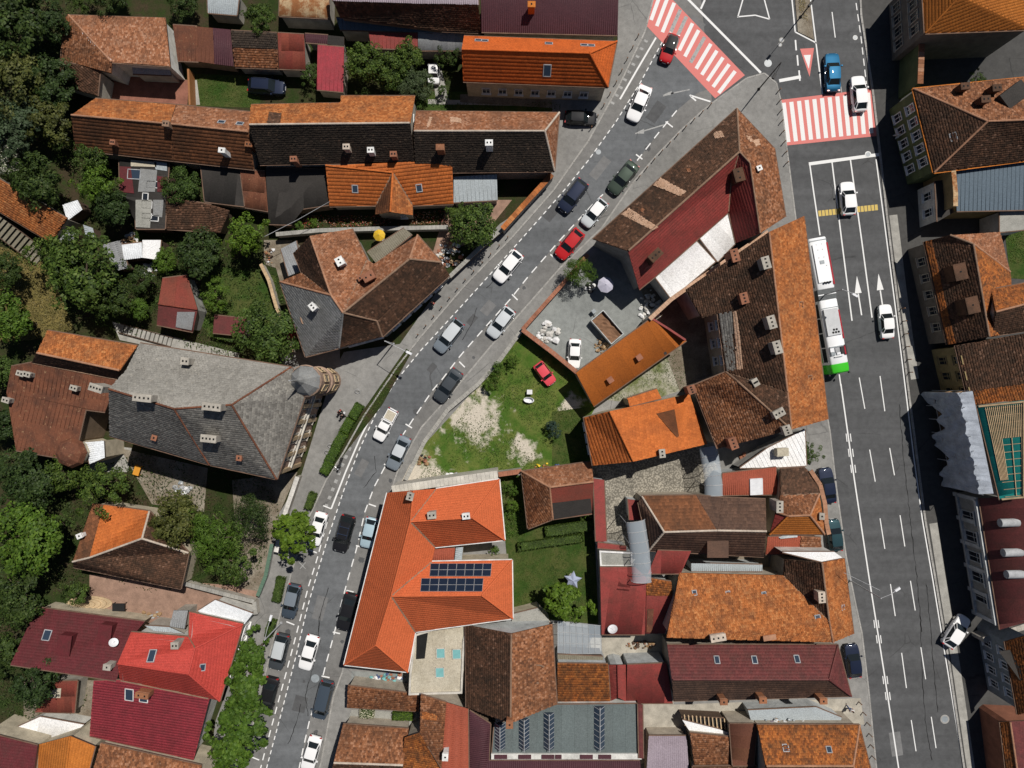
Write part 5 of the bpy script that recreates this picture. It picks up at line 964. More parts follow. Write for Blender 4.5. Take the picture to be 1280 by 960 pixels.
h = mono('blue_roofed_wing', 'blue-grey standing seam roof behind the green street house', 'house', (1194,209,5.4),(1290,202,5.4),(1290,262,4.8),(1196,264,4.8), 'blue_sheet', 'wall_ochre'); wallrun('fire_wall', 'rust and white stained parapet at end of blue-grey roof', [(1191,210),(1194,240),(1194,258)], 5.9, 'wall_ochre', 'rust_cream', .35)
flatbox('bay_house', 'narrow white bay front with dark windows below green house', 'house', [(1169,226),(1186,224),(1191,266),(1172,277)], 4.0, 'felt', 'wall_white').windows(0,3,[2.2],2,.9,1.5)
flatbox('stair_block', 'white stair block with railings under blue-grey roof', 'house', [(1250,264),(1290,258),(1290,286),(1250,290)], 4, 'concrete_flat', 'wall_white')
h = house('street_house', 'grey street house, dark tiled west slope and two square chimneys', [(1155,302,4.2),(1187,294,6.4),(1216,305,7.4),(1236,421,7.4),(1184,431,4.2),(1249,290,5),(1262,340,5),(1270,415,5)], '0 1 2 3 4:old_dark;1 5 6 2:old_salmon;2 6 7 3:lichen_orange', 'wall_taupe', ov=.25); h.windows(4,0,[2.6],5,.9,1.4,'wall_beige')
h.patch([(1155,302),(1165,300),(1194,429),(1184,431)], 'lichen_orange')
for x, y in ((1191,342),(1206,383)): h.chimney(x, y, 1.4, 1.9, 1.5, 'old_dark', 1)
house('rear_wing', 'orange lichen-tiled rear wing right of the grey street house', [(1238,362,6.5),(1290,352,6.5),(1290,378,8.5),(1244,390,8.5),(1290,412,6.5),(1240,420,6.5)], '0 1 2 3:lichen_orange;3 2 4 5:old_dark', 'wall_beige')
h = mono('street_house', 'rust-streaked brown tile slope above white scaffold netting', 'house', (1194,432,5.5),(1290,415,7.5),(1290,505,7.1),(1212,508,5.5), 'old_dark', 'wall_ochre', ov=.3); h.windows(3,0,[2,5],3,.9,1.4,'wall_ochre'); h.patch([(1207,490),(1290,478),(1290,503),(1211,506)], 'lichen_orange')
h = house('teal_roofed_house', 'house being reroofed, teal membrane under timber battens', [(1221,507,7.8),(1290,499,10.8),(1290,620,9.55),(1250,625,7.8)], '0 1 2 3:teal', 'plaster_old', ov=.3)
q = [np.array(h.hit(x, y)[0]) for x, y in ((1222,508),(1279,502),(1279,621),(1251,624))]
def bat(t0, s0, t1, s1, w=.07, hh=.07, nm='batten', lift=.1):
    at_ = lambda t, s: Vector(lerp(lerp(q[0],q[1],t), lerp(q[3],q[2],t), s)); A, B = at_(t0,s0), at_(t1,s1); u = (B-A).normalized(); v = u.cross(Vector((0,0,1))).normalized()
    MB().obox((A+B)/2+Vector((0,0,lift)), u, v, v.cross(u), ((B-A).length, w, hh)).build(nm, 'wood_light', h.o)
for k in range(19):
    t = .15+.84*k/19; bat(t, .02, t, .80 if t < .44 else (.36 if k % 6 else .98), .06)
for k in range(13): s = .04+.94*k/12; bat(.13 if s < .82 else .2, s, .99, s, .06, .05, 'counter_batten', .05)
for a, b in ((q[0],q[1]),(q[1],q[2]),(q[2],q[3])):
    A, B = Vector(a), Vector(b); u = (B-A).normalized(); MB().obox((A+B)/2+Vector((0,0,.12)), u, u.cross(Vector((0,0,1))).normalized(), Vector((0,0,1)), ((B-A).length, .2, .14)).build('edge_board', 'wood_light', h.o)
h2 = house('street_house', 'ornate grey street facade with maroon roof and three round dormers', [(1224,623,5.4),(1290,619,8.5),(1290,776,7.3),(1250,787,5.4)], '0 1 2 3:maroon', 'wall_grey', ov=.3, sty={'maroon':'flat'}); h2.windows(3,0,[2.4],5,1.2,2.2,'wall_pale')
(A, B) = h2.walls[(3,0)]; A, B = Vector(A), Vector(B); e = B-A; e.z = 0; u = e.normalized(); out = Vector((u.y,-u.x,0)); out = out if out.x < 0 else -out
for zz, w in ((.9,.3),(4.6,.5),(5.05,.65)): MB().obox(Vector(((A.x+B.x)/2,(A.y+B.y)/2,zz))+out*(w/2), u, out, Vector((0,0,1)), (e.length, w, .22)).build('cornice', 'wall_pale', h2.o)
for k in range(6): p = A+e*(k/5); MB().obox(Vector((p.x,p.y,2.4))+out*.1, u, out, Vector((0,0,1)), (.5,.22,4.6)).build('pilaster', 'wall_pale', h2.o)
for k in range(5): p = A+e*((k+.5)/5*.84+.08); MB().obox(Vector((p.x,p.y,3.9))+out*.2, u, out, Vector((0,0,1)), (1.9,.4,.22)).build('window_hood', 'wall_pale', h2.o)
for x, y in ((1256,653),(1260,690),(1264,717)):
    q, i = h2.hit(x, y); b = MB(); q = Vector(q); b.tube([q+Vector((-1.0,.05,.55)), q+Vector((1.2,.1,.55))], .5, 14); o = b.build('round_dormer', 'zinc', h2.o, True); MB().obox(q+Vector((1.25,.45,.4)), (.7,.7,0), (-.7,.7,0), (0,0,1), (.95,.12,.3)).obox(q+Vector((1.25,-.3,.4)), (.7,-.7,0), (.7,.7,0), (0,0,1), (.95,.12,.3)).build('dormer_flashing', 'wall_pale', o)
h = house('street_house', 'slate-blue street house with orange roof near tilted white car', [(1256,802,5.6),(1290,792,8),(1290,890,6.9),(1272,893,5.6)], '0 1 2 3:lichen_orange', 'wall_bluegrey', ov=.25); h.windows(3,0,[1.8,4.6],4,.8,1.3)
h.patch([(1248,814),(1262,812),(1282,850),(1275,851)], 'felt', 'roof_sheet', 'flat')
house('gate_house', 'low brick gatehouse with tiled verge, bottom right corner', [(1250,903,4.2),(1262,902,5),(1276,1000,5),(1262,1000,4.2),(1300,900,4.2),(1300,1000,4.2)], '0 1 2 3:lichen_orange;1 4 5 2:maroon', 'wall_brick', ov=.15)
wallrun('alley_wall', 'stone coping wall of the alley beside the tilted white car', [(1228,800),(1290,780)], 2.2, 'plaster_old', 'plaster_old', .5)
# scaffold with torn netting
A = [Vector(P(1160,494,.2)), Vector(P(1184,618,.2))]; tp = 7.4; A = [Vector(P(1200,491,tp)), Vector(P(1226,618,tp))]; inn = Vector((1.2,.2,0)); dx = Vector((-1.5,-.25,0))
sc_ = thing('scaffold', 'scaffold wrapped in torn grey netting before the teal roof', 'scaffold', (A[0].x, A[0].y, 0)); o0 = [Vector((p.x, p.y, 0)) for p in A]; b = MB()
for k in range(8):
    p = o0[0].lerp(o0[1], k/7)
    for off in (Vector(), Vector((1.1,.2,0))): b.tube([p+off, p+off+Vector((0,0,tp+.4))], .04, 6)
for zz in (2.1,4.2,6.3): b.tube([o0[0]+Vector((0,0,zz)), o0[1]+Vector((0,0,zz))], .035, 6)
b.build('frame_tubes', 'steel', sc_)
for zz in (2.0,4.1,6.2): MB().add([o0[0]+Vector((0,0,zz)),o0[1]+Vector((0,0,zz)),o0[1]+Vector((1.1,.2,zz)),o0[0]+Vector((1.1,.2,zz)),o0[0]+Vector((0,0,zz+.06)),o0[1]+Vector((0,0,zz+.06)),o0[1]+Vector((1.1,.2,zz+.06)),o0[0]+Vector((1.1,.2,zz+.06))],[(3,2,1,0),(4,5,6,7),(0,1,5,4),(1,2,6,5),(2,3,7,6),(3,0,4,7)]).build('deck', 'wood', sc_)
low = [.2,.2,.4,2.4,3.2,2.0,2.8,2.6,.6,.3,.5,2.0,2.8,2.3,1.2,.7,.3,.2]; n = len(low)*2; V = []; F = []
rows = 9
for i in range(n):
    t = i/(n-1); p = o0[0].lerp(o0[1], t); lo = np.interp(i/2, range(len(low)), low); 
    for j in range(rows):
        s = j/(rows-1); zz = lo+(tp-lo)*s; bul = -.15-.2*math.sin(i*1.3)*(1-s)-.13*math.sin(i*.9+j)-.1*math.sin(i*2.3+j*1.7); V.append((p.x+bul, p.y+.05*math.sin(j*2+i), zz))
    V.append((p.x+1.15, p.y+.2, tp+.55)); 
m_ = rows+1
F = [(i*m_+j, (i+1)*m_+j, (i+1)*m_+j+1, i*m_+j+1) for i in range(n-1) for j in range(m_-1)]
part('netting', V, F, 'netting', sc_)
# ------------------------------------------------------------ vehicles
CARS = {}
SPEC = dict(  # length, width, height, belt, bonnet height, windscreen base, roof front, roof rear, rear glass base (from nose, fraction), rear deck height
    hatch=(4.15,1.78,1.48,.92,.84,.27,.43,.80,.95,.95), sedan=(4.6,1.82,1.45,.92,.83,.27,.42,.72,.86,.93), suv=(4.6,1.88,1.68,1.05,.98,.24,.39,.84,.965,1.08), estate=(4.7,1.82,1.5,.93,.84,.25,.40,.85,.97,.96),
    van=(5.15,1.95,1.92,1.15,1.02,.16,.33,.95,.985,1.15), pickup=(5.1,1.86,1.75,1.08,1.0,.26,.38,.56,.60,1.05), mini=(3.9,1.72,1.42,.92,.86,.27,.42,.82,.95,.95))
def car_proto(t):
    if t in CARS: return CARS[t]
    Ln, W, Ht, belt, bon, ws, rf, rr, rb, deck = SPEC[t]; hw = W/2; X = lambda f: Ln/2-f*Ln
    st = [(0,.55,.42,.60),(.008,.68,.34,.66),(.03,.84,.26,bon-.12),(.065,.92,.22,bon-.07),(.12,.965,.2,bon-.03),(ws-.02,1.0,.2,bon+.04),(ws+.06,1.0,.2,belt),(.5,1.0,.2,belt),(.7,1.0,.2,belt+.01),(min(rb,.9),.985,.2,(belt+deck)/2),(.94,.955,.22,deck-.03),(.975,.88,.28,deck-.1),(.993,.76,.34,deck-.2),(1.0,.62,.42,deck-.32)]
    sec = lambda k, zb, zt: [(-k*.86,zb),(-k*.985,zb+.13),(-k,.55),(-k*.985,zt-.12),(-k*.93,zt-.02),(-k*.6,zt+.025),(0,zt+.035),(k*.6,zt+.025),(k*.93,zt-.02),(k*.985,zt-.12),(k,.55),(k*.985,zb+.13),(k*.86,zb)]
    b = MB(); V = []; m = 13
    for f, k, zb, zt in st: V += [(X(f), y*hw, z) for y, z in sec(k, zb, zt)]
    F = [(i*m+j, i*m+j+1, (i+1)*m+j+1, (i+1)*m+j) for i in range(len(st)-1) for j in range(m-1)]+[tuple(range(m)), tuple(range((len(st)-1)*m+m-1, (len(st)-1)*m-1, -1))]+[(i*m+m-1, i*m, (i+1)*m, (i+1)*m+m-1) for i in range(len(st)-1)]
    b.add(V, F)
    # greenhouse shell, painted; glass sits on it
    bw = hw*.93; rw = hw*.74; zb = belt-.02
    lo = [(X(ws),bw*.86),(X(ws+.1),bw),(X(rb-.1),bw),(X(rb),bw*.86)]; hi = [(X(rf),rw*.9),(X(rf+.06),rw),(X(rr-.05),rw),(X(rr),rw*.9)]
    if t == 'pickup': lo[1] = (X(ws+.08),bw); lo[2] = (X(rb-.04),bw)
    L4 = [(x,y,zb) for x, y in lo]; H4 = [(x,y,Ht-.05) for x, y in hi]; Lm = [(x,-y,z) for x, y, z in L4]; Hm = [(x,-y,z) for x, y, z in H4]
    V = L4+H4+Hm+Lm; cab = MB().add(V, [(1,0,4,5),(2,1,5,6),(3,2,6,7),(12,13,9,8),(13,14,10,9),(14,15,11,10),(0,12,8,4),(15,3,7,11)])
    # roof panel with crown
    rp = MB(); rv = []; nx, ny = 7, 7; fx = [X(rf)+.03]+[X(rf+(rr-rf)*k/(nx-1)) for k in range(1, nx-1)]+[X(rr)-.03]
    for i in range(nx):
        kx = math.sin(math.pi*i/(nx-1))
        for j in range(ny):
            s = -1+2*j/(ny-1); w_ = rw*(.9 if i in (0, nx-1) else 1)+.015; rv.append((fx[i], s*w_, Ht-.06+.06*(1-abs(s)**3)*(.55+.45*kx)+.005))
    rp.add(rv, [(i*ny+j, i*ny+j+1, (i+1)*ny+j+1, (i+1)*ny+j) for i in range(nx-1) for j in range(ny-1)])
    def quad(a, b_, c, d, sh=.88, off=.012):
        q = [Vector(k) for k in (a, b_, c, d)]; ce = sum(q, Vector())/4; n = (q[2]-q[0]).cross(q[3]-q[1]).normalized()
        if n.dot(ce-Vector((0,0,belt*.9))) < 0: n = -n
        return MB().add([ce+(k-ce)*sh+n*off for k in q], [(0,1,2,3)])
    P_ = {}
    P_['windshield'] = quad(L4[0], Lm[0], Hm[0], H4[0], .95); P_['rear_window'] = quad(L4[3], Lm[3], Hm[3], H4[3], .88 if t != 'pickup' else .8)
    parts = [('body', b.data('body', 'c_white', True), 'p'), ('cabin', cab.data('cabin', 'c_white'), 'p'), ('roof', rp.data('roof', 'c_white', True), 'r'),
             ('windshield', P_['windshield'].data('windshield', 'car_glass'), None), ('rear_window', P_['rear_window'].data('rear_window', 'car_glass'), None)]
    for LL, HH in ((L4, H4), (Lm, Hm)):
        s = quad(LL[1], LL[2], HH[2], HH[1], .86); q1 = quad(LL[0], LL[1], HH[1], HH[0], .8); q2 = quad(LL[2], LL[3], HH[3], HH[2], .75); s.add(q1.V, q1.F); s.add(q2.V, q2.F); parts.append(('side_window', s.data('side_window', 'car_glass'), None))
    for sy in (-1, 1):
        z0 = bon-.14
        parts.append(('headlight', MB().obox((X(.045), sy*hw*.63, z0-.05), (.8,sy*.6,0), (-sy*.6,.8,0), (0,0,1), (.12,.34,.12)).data('headlight', 'headlight'), None))
        parts.append(('taillight', MB().obox((X(.982), sy*hw*.68, deck-.2), (.9,sy*.3,0), (-sy*.3,.9,0), (0,0,1), (.14,.3,.22)).data('taillight', 'taillight'), None))
        parts.append(('mirror', MB().box((X(ws+.09), sy*(hw+.1), belt+.06), (.2,.2,.14), 0, 0, .8).box((X(ws+.09), sy*(hw-.01), belt), (.07,.12,.06)).data('mirror', 'c_white'), 'p'))
        parts.append(('door_handle', MB().box((X(.52), sy*(hw-.005), belt-.16), (.18,.03,.035)).data('door_handle', 'chrome'), None))
    parts.append(('bumper', MB().box((X(.012), 0, .36), (.14,W*.72,.16)).box((X(.985), 0, .38), (.14,W*.74,.16)).data('bumper', 'plastic_black'), None))
    parts.append(('number_plate', MB().box((X(.0)+.03, 0, .45), (.02,.5,.11)).data('number_plate', 'lamp_white'), None))
    if t in ('suv',):
        for sy in (-1, 1): parts.append(('roof_rail', MB().tube([(X(rf+.06), sy*rw*.9, Ht+.0), (X(rf+.1), sy*rw*.92, Ht+.06), (X(rr-.06), sy*rw*.92, Ht+.06), (X(rr-.02), sy*rw*.9, Ht)], .02, 6).data('roof_rail', 'plastic_black'), None))
    if t == 'pickup':
        z = 1.07; parts.append(('cargo_bed', MB().box((X(.79), 0, .95), (Ln*.34,W*.8,.03)).data('cargo_bed', 'plastic_black'), None))
        rail = MB()
        for sy in (-1,1): rail.tube([(X(.63), sy*hw*.86, 1.1),(X(.97), sy*hw*.84, 1.1)], .05, 6)
        rail.tube([(X(.97), hw*.84, 1.1),(X(.97), -hw*.84, 1.1)], .05, 6); rail.tube([(X(.66), hw*.8, 1.1),(X(.66), hw*.8, 1.6),(X(.66), -hw*.8, 1.6),(X(.66), -hw*.8, 1.1)], .035, 6)
        parts.append(('cargo_frame', rail.data('cargo_frame', 'chrome'), None)); parts.append(('cargo_cover', MB().box((X(.8), 0, 1.1), (Ln*.26,W*.7,.05)).data('cargo_cover', 'beige_flat'), None))
    wheel = MB().tube([(0,-.11,0),(0,.11,0)], .32, 18).data('wheel', 'rubber', True); rim = MB().tube([(0,-.115,0),(0,.115,0)], .21, 10).data('rim', 'chrome', True)
    CARS[t] = (parts, wheel, rim, [(X(.19), hw-.1), (X(.81), hw-.1)]); return CARS[t]
def car(label, x, y, ang, t, c, roof=None, z=0.012, group=None, zr=.75, rack=False, len_px=None):
    q = P(x, y, zr); o = thing({'van':'minivan','pickup':'pickup_truck'}.get(t, 'car'), label, {'van':'van','pickup':'truck'}.get(t, 'car'), (q[0], q[1], z), math.radians(ang), group); parts, wh, rm, ax = car_proto(t)
    if len_px: s_ = len_px/S*.99/SPEC[t][0]; o.scale = (s_, min(s_*1.02, 1.08) if s_ > 1 else max(s_, .92), 1)
    for nm, me, k in parts:
        p = link(bpy.data.objects.new(nm, me), o)
        if k:
            p.material_slots[0].link = 'OBJECT'; p.material_slots[0].material = MAT[roof if (k == 'r' and roof) else c]
    for xx, yy in ax:
        for s in (-1, 1):
            w = link(bpy.data.objects.new('wheel', wh), o); w.location = (xx, s*yy, .32); link(bpy.data.objects.new('rim', rm), w)
    if rack:
        Ht = SPEC[t][2]; b = MB()
        for xx in (-.1,-1.0): b.box((xx, 0, Ht+.1), (.1,1.25,.05))
        for yy in (-.55,.55): b.box((-.5, yy, Ht+.07), (1.7,.05,.06))
        b.build('roof_rack', 'chrome', o) if 0 else link(bpy.data.objects.new('roof_rack', b.data('roof_rack', 'chrome')), o)
    return o
rd = 'cars driving down the left road'; pk = 'cars parked beside the left road'
car('small red hatchback with black roof on the red striped crossing', 837,60,-110,'mini','c_red','c_black')
car('white sedan with dark glass just below the striped road crossing', 799,129,-113,'sedan','c_white', group=rd, len_px=47)
car('dark green sedan parked at right kerb beside the wedge building', 779,222,-129,'sedan','c_green', group=pk, len_px=47)
car('black car driving beside the parked silver-roofed hatchback', 716,245,-127,'suv','c_navy', group=rd, len_px=46)
car('silver-white hatchback parked directly above the bright red car', 743,266,-129.5,'hatch','c_silver','c_white', group=pk)
car('bright red car parked beside the spiky yard tree', 712,305,-130,'hatch','c_red', group=pk, len_px=43)
car('white car alone in the lane left of the walled yard', 635,333,-129,'hatch','c_white', group=rd, len_px=45)
car('silver-grey estate car driving below the hipped corner house', 561,420,-128,'estate','c_grey','c_silver', group=rd, len_px=47)
car('light silver car parked right of the silver-grey moving estate', 626,403,-127,'hatch','c_silver', group=pk, len_px=43)
car('dark grey car with pale roof panel parked beside the vacant lot', 560,482,-125,'sedan','c_dark', group=pk, len_px=46)
car('white pickup truck with covered bed driving past the box hedges', 482,531,-118,'pickup','c_white', len_px=44)
car('silver sedan parked right of the white pickup truck', 498,566,-115,'sedan','c_grey','c_silver', group=pk, len_px=45)
car('white car half hidden under the bright street tree', 397,661,-105,'sedan','c_white', group=pk, len_px=43)
car('black SUV with pale roof rack in the middle of the road', 430,667,-105,'suv','c_black', group=rd, rack=True, len_px=47)
car('pale blue small car parked tight against the orange villa', 461,666,-103,'hatch','c_ice', group=pk, len_px=39)
car('grey car parked on left side beside small round hedge', 364,752,-103,'hatch','c_slate','c_grey', group=pk, len_px=44)
car('black sedan with greenish windscreen parked under the villa eave', 434,765,-105,'sedan','c_black', group=pk, len_px=48)
car('white sedan driving level with the beige terrace', 386,816,-106,'sedan','c_white', group=rd, len_px=45)
car('silver-roofed dark car at the edge of street tree crowns', 349,815,-104,'suv','c_dark','c_silver', group=pk, len_px=46)
car('black car mostly hidden under the large street trees', 335,870,-104,'sedan','c_black', group=pk, len_px=48)
car('long dark slate minivan parked near the lower right kerb', 404,875,-104,'van','c_slate')
car('white car cut by the bottom edge of the picture', 389,942,-106,'sedan','c_white', group=pk, len_px=45)
car('dark blue car parked on the lawn behind red sheds', 333,108,-4,'suv','c_navy', len_px=46)
car('black car parked beside the salmon hip roof near road', 726,147,-3,'hatch','c_black', z=.0, len_px=40)
car('metallic blue car before the right-hand crossing', 1041,90,92,'sedan','c_blue', len_px=48)
car('white car stopped on the right-hand red striped crossing', 1074,117,95,'hatch','c_white', len_px=45)
car('white car straddling the yellow strip on the main road', 1060,248,94,'hatch','c_white','c_white', len_px=42)
car('white sedan on the main road right of the bus', 1108,402,95,'sedan','c_white', len_px=43)
car('dark navy car tucked under the curved crumbling facade', 1034,607,98,'sedan','c_navy', z=.12, len_px=45)
car('dark teal car parked below the curved crumbling facade', 1043,669,97,'hatch','c_teal', z=.12, len_px=40)
car('black car parked at the gable of the maroon long roof', 1066,826,97,'hatch','c_navy', z=.12, len_px=42)
car('white car pulled diagonally onto the right pavement', 1195,789,57,'hatch','c_white', z=.12, len_px=44)
car('white sedan parked inside the walled concrete yard', 718,442,-93,'sedan','c_white', z=.14, len_px=37)
car('small pinkish red car on the grass of vacant lot', 681,467,-53,'mini','c_pink', z=.14, len_px=32)
car('small white car in shade between garden trees at top', 542,92,-90,'mini','c_white', z=.0, len_px=26)
# articulated bus, green nose towards the bottom
def bus():
    q = P(1039, 384, 2.0); a0 = Vector(P(1021.5,297,3.0)); a1 = Vector(P(1052,466,3.0)); ang = math.atan2(a1.y-a0.y, a1.x-a0.x)
    mid = (a0+a1)/2; o = thing('articulated_bus', 'white articulated bus with green nose and red roof edge on main road', 'bus', (mid.x, mid.y, .012), ang); Ln = (a1-a0).length; hw = 1.22
    def rpart(nm, b, m, par=None, smooth=False): return link(bpy.data.objects.new(nm, b.data(nm, m, smooth)), par or o)
    def shell(x0, x1, nose=False, tail=False):
        b = MB(); V = []; xs = [x0, x0+.12, x1-.5, x1-.15, x1] if nose else [x0, x0+.12, x1-.12, x1]; kk = [.95,1,1,.97,.88] if nose else [.96,1,1,.96]; zz = [2.9,3.0,3.0,2.95,2.75] if nose else [2.92,3.0,3.0,2.92]
        for x, k, z in zip(xs, kk, zz): V += [(x, y*k*hw, w) for y, w in ((-.96,.32),(-1,.5),(-1,1.1),(-.97,2.55),(-.9,z-.12),(-.78,z),(0,z+.03),(.78,z),(.9,z-.12),(.97,2.55),(1,1.1),(1,.5),(.96,.32))]
        m = 13; n = len(xs); F = [(i*m+j, i*m+j+1, (i+1)*m+j+1, (i+1)*m+j) for i in range(n-1) for j in range(m-1)]+[tuple(range(m)), tuple(range((n-1)*m+m-1, (n-1)*m-1, -1))]+[(i*m+m-1, i*m, (i+1)*m, (i+1)*m+m-1) for i in range(n-1)]
        return b.add(V, F)
    h2 = Ln/2; r0, r1, f0, f1 = -h2, -h2+6.6, -h2+8.0, h2
    rpart('rear_section', shell(r0, r1), 'bus_white', smooth=True); rpart('front_section', shell(f0, f1-1.2), 'bus_white', smooth=True); nose = rpart('nose', shell(f1-1.25, f1, True), 'bus_green', smooth=True)
    b = MB()
    for k in range(9): x = r1+(f0-r1)*k/9; b.box((x+.08, 0, 1.62), (.1,hw*1.86,2.5)); b.box((x+.15, 0, 1.6), (.09,hw*1.7,2.35))
    rpart('bellows', b, 'bellows'); rpart('turntable_strip', MB().box(((r1+f0)/2, 0, 2.9), (.12,hw*1.9,.1)), 'bus_white')
    for s in (-1, 1):
        for x0, x1 in ((r0+.3, r1-.3), (f0+.3, f1-1.5)):
            n = 4
            for k in range(n): w = (x1-x0)/n; rpart('side_window', MB().box((x0+w*(k+.5), s*(hw+.0), 1.9), (w-.14,.05,1.0)), 'car_glass')
            rpart('side_stripe', MB().box(((x0+x1)/2, s*(hw+.012), .85), (x1-x0,.04,.55)), 'bus_green')
    rpart('windshield', MB().obox((f1-.06, 0, 1.85), (0,1,0), (-.1,0,1), (1,0,.1), (2.0,1.5,.06)), 'car_glass', nose)
    for s in (-1, 1): rpart('mirror', MB().box((f1+.12, s*1.28, 2.3), (.2,.16,.34)), 'plastic_black'); rpart('headlight', MB().box((f1-.06, s*.85, .75), (.12,.36,.2)), 'headlight', nose)
    # roof gear
    rpart('roof_edge', MB().box(((r0+r1)/2+.2, 1.06, 3.03), (5.4,.2,.1)), 'bus_red'); rpart('roof_edge', MB().box(((f0+f1)/2-1.4, 1.02, 3.03), (3.7,.16,.1)), 'bus_red')
    rpart('roof_edge', MB().box((r0+.35, 0, 3.05), (.12,2.1,.06)), 'canopy_grey'); rpart('air_unit', MB().box((r0+3.3, 0, 3.1), (4.9,1.75,.2)), 'bus_white'); rpart('air_unit', MB().box((f0+2.9, -.05, 3.12), (3.4,1.8,.24)), 'unit_grey'); rpart('roof_seam', MB().box((f0+1.05, 0, 3.05), (.1,2.15,.04)), 'canopy_grey')
    for x, y in ((r1-.75,-.2),(r1-.75,.15),(r1-.75,.5),(f0+3.9,-.1),(f0+3.9,.25),(f0+4.25,-.25),(f0+4.25,.1),(f0+4.25,.45)): rpart('roof_fan', MB().tube([(x,y,3.18),(x,y,3.26)], .14, 14), 'flue')
    rpart('roof_hatch', MB().box((r0+3.2,-.05,3.23), (.45,.55,.06)), 'canopy_grey')
    for x, y in ((r0+.9,-.4),(r0+.9,.3),(r0+1.6,-.3),(r0+1.6,.3),(r0+2.6,-.35),(r0+2.6,.3),(r0+3.7,.45)): rpart('roof_bolt', MB().box((x,y,3.21), (.1,.1,.04)), 'zinc')
    x = f1-3.05
    for xx, yy, dx, dy, m in ((x,-.75,.5,.5,'lamp_white'),(x+.5,-.7,.45,.5,'canopy_grey'),(x+.1,-.1,.6,.55,'zinc'),(x+.55,0,.3,.45,'lamp_white'),(x+.2,.55,.9,.4,'plastic_black'),(x-.35,0,.14,1.9,'canopy_grey'),(x+.2,.86,1.2,.16,'bus_red'),(x+.2,1.03,1.3,.16,'plastic_black'),(x+.95,-.1,.1,1.0,'zinc')): rpart('roof_gear', MB().box((xx,yy,3.1), (dx,dy,.22)), m)
    wh = MB().tube([(0,-.15,0),(0,.15,0)], .48, 20).data('wheel', 'rubber', True); rm = MB().tube([(0,-.16,0),(0,.16,0)], .28, 12).data('rim', 'zinc', True)
    for xx in (r0+1.8, f0+1.4, f1-2.6):
        for s in (-1,1): w = link(bpy.data.objects.new('wheel', wh), o); w.location = (xx, s*1.08, .48); link(bpy.data.objects.new('rim', rm), w)
bus()
# ------------------------------------------------------------ people and motorbike
def person(label, x, y, ang, top, legs, stride=.25, scale=1.0, hair='hair'):
    q = P(x, y, 1.0); o = thing('person', label, 'person', (q[0], q[1], .112), math.radians(ang))
    J = dict(pel=(0,0,.95), sp=(.02,0,1.2), ch=(.03,0,1.4), nk=(.03,0,1.53), hd=(.06,0,1.68), ls=(.02,.19,1.42), le=(-.12,.26,1.14), lh=(.06,.25,.92), rs=(.02,-.19,1.42), re=(.10,-.26,1.15), rh=(.30,-.24,1.02), lk=(stride*.6,.1,.52), la=(stride,.1,.08), lt=(stride+.17,.11,.04), rk=(-.05,-.1,.5), ra=(-stride,-.1,.1), rt=(-stride+.15,-.11,.04), lp=(0,.1,.9), rp=(0,-.1,.9))
    def skin(nm, chain, rad, m, par):
        ids = sorted({k for e in chain for k in e}); V = [J[k] for k in ids]; E = [(ids.index(a), ids.index(b)) for a, b in chain]
        me = bpy.data.meshes.new(nm); me.from_pydata(V, E, []); ob = link(bpy.data.objects.new(nm, me), par); md = ob.modifiers.new('skin', 'SKIN')
        for i, k in enumerate(ids): me.skin_vertices[0].data[i].radius = (rad[k], rad[k]); me.skin_vertices[0].data[i].use_root = (i == ids.index(chain[0][0]))
        ob.modifiers.new('sub', 'SUBSURF').levels = 1; ob.modifiers['sub'].render_levels = 1; setm(me, m)
        md.use_smooth_shade = True; return ob
    R = dict(pel=.15, sp=.14, ch=.16, nk=.06, hd=.085, ls=.075, le=.05, lh=.04, rs=.075, re=.05, rh=.04, lp=.1, lk=.07, la=.05, lt=.04, rp=.1, rk=.07, ra=.05, rt=.04)
    skin('body', [('pel','sp'),('sp','ch'),('ch','nk'),('nk','hd'),('ch','ls'),('ls','le'),('le','lh'),('ch','rs'),('rs','re'),('re','rh'),('pel','lp'),('lp','lk'),('lk','la'),('la','lt'),('pel','rp'),('rp','rk'),('rk','ra'),('ra','rt')], R, 'skin', o)
    R2 = {k: v+.022 for k, v in R.items()}; skin('jacket', [('pel','sp'),('sp','ch'),('ch','ls'),('ls','le'),('ch','rs'),('rs','re')], R2, top, o); skin('trousers', [('pel','lp'),('lp','lk'),('lk','la'),('pel','rp'),('rp','rk'),('rk','ra')], {**R2, 'pel':.16}, legs, o)
    hb = MB().dome((.045,0,1.68), .115, .13, 12, 5); link(bpy.data.objects.new('hair', hb.data('hair', hair, True)), o)
    for s in (1,-1): link(bpy.data.objects.new('shoe', MB().box(((stride if s > 0 else -stride)+.06, s*.105, .05), (.28,.1,.1), 0, 0, .8).data('shoe', 'plastic_black')), o)
person('pedestrian in dark jacket with white bag walking past the box hedges', 428,519,-60,'cloth_dark','cloth_dark'); 
person('second dark-dressed pedestrian close beside the one near box hedges', 425,514,-60,'cloth_red','cloth_dark')
person('pedestrian in white walking along the shaded green street house', 1122,169,100,'cloth_white','cloth_white')
person('pedestrian on pavement by bottom right orange tiled house', 1063,887,95,'cloth_white','cloth_blue')
person('pedestrian on pavement under the eave of hipped corner house', 541,379,50,'cloth_red','cloth_dark')
bagq = P(430.5,516,1.1); bg_ = thing('shoulder_bag', 'white shoulder bag carried by pedestrian near hedges', 'bag', (bagq[0], bagq[1], 0)); MB().box((bagq[0],bagq[1],1.15), (.2,.34,.32), .6, 0, .8).build('pouch', 'cloth_white', bg_); MB().tube([(bagq[0],bagq[1]+.1,1.3),(bagq[0]-.1,bagq[1],1.5),(bagq[0],bagq[1]-.1,1.3)], .015, 5).build('strap', 'cloth_white', bg_)
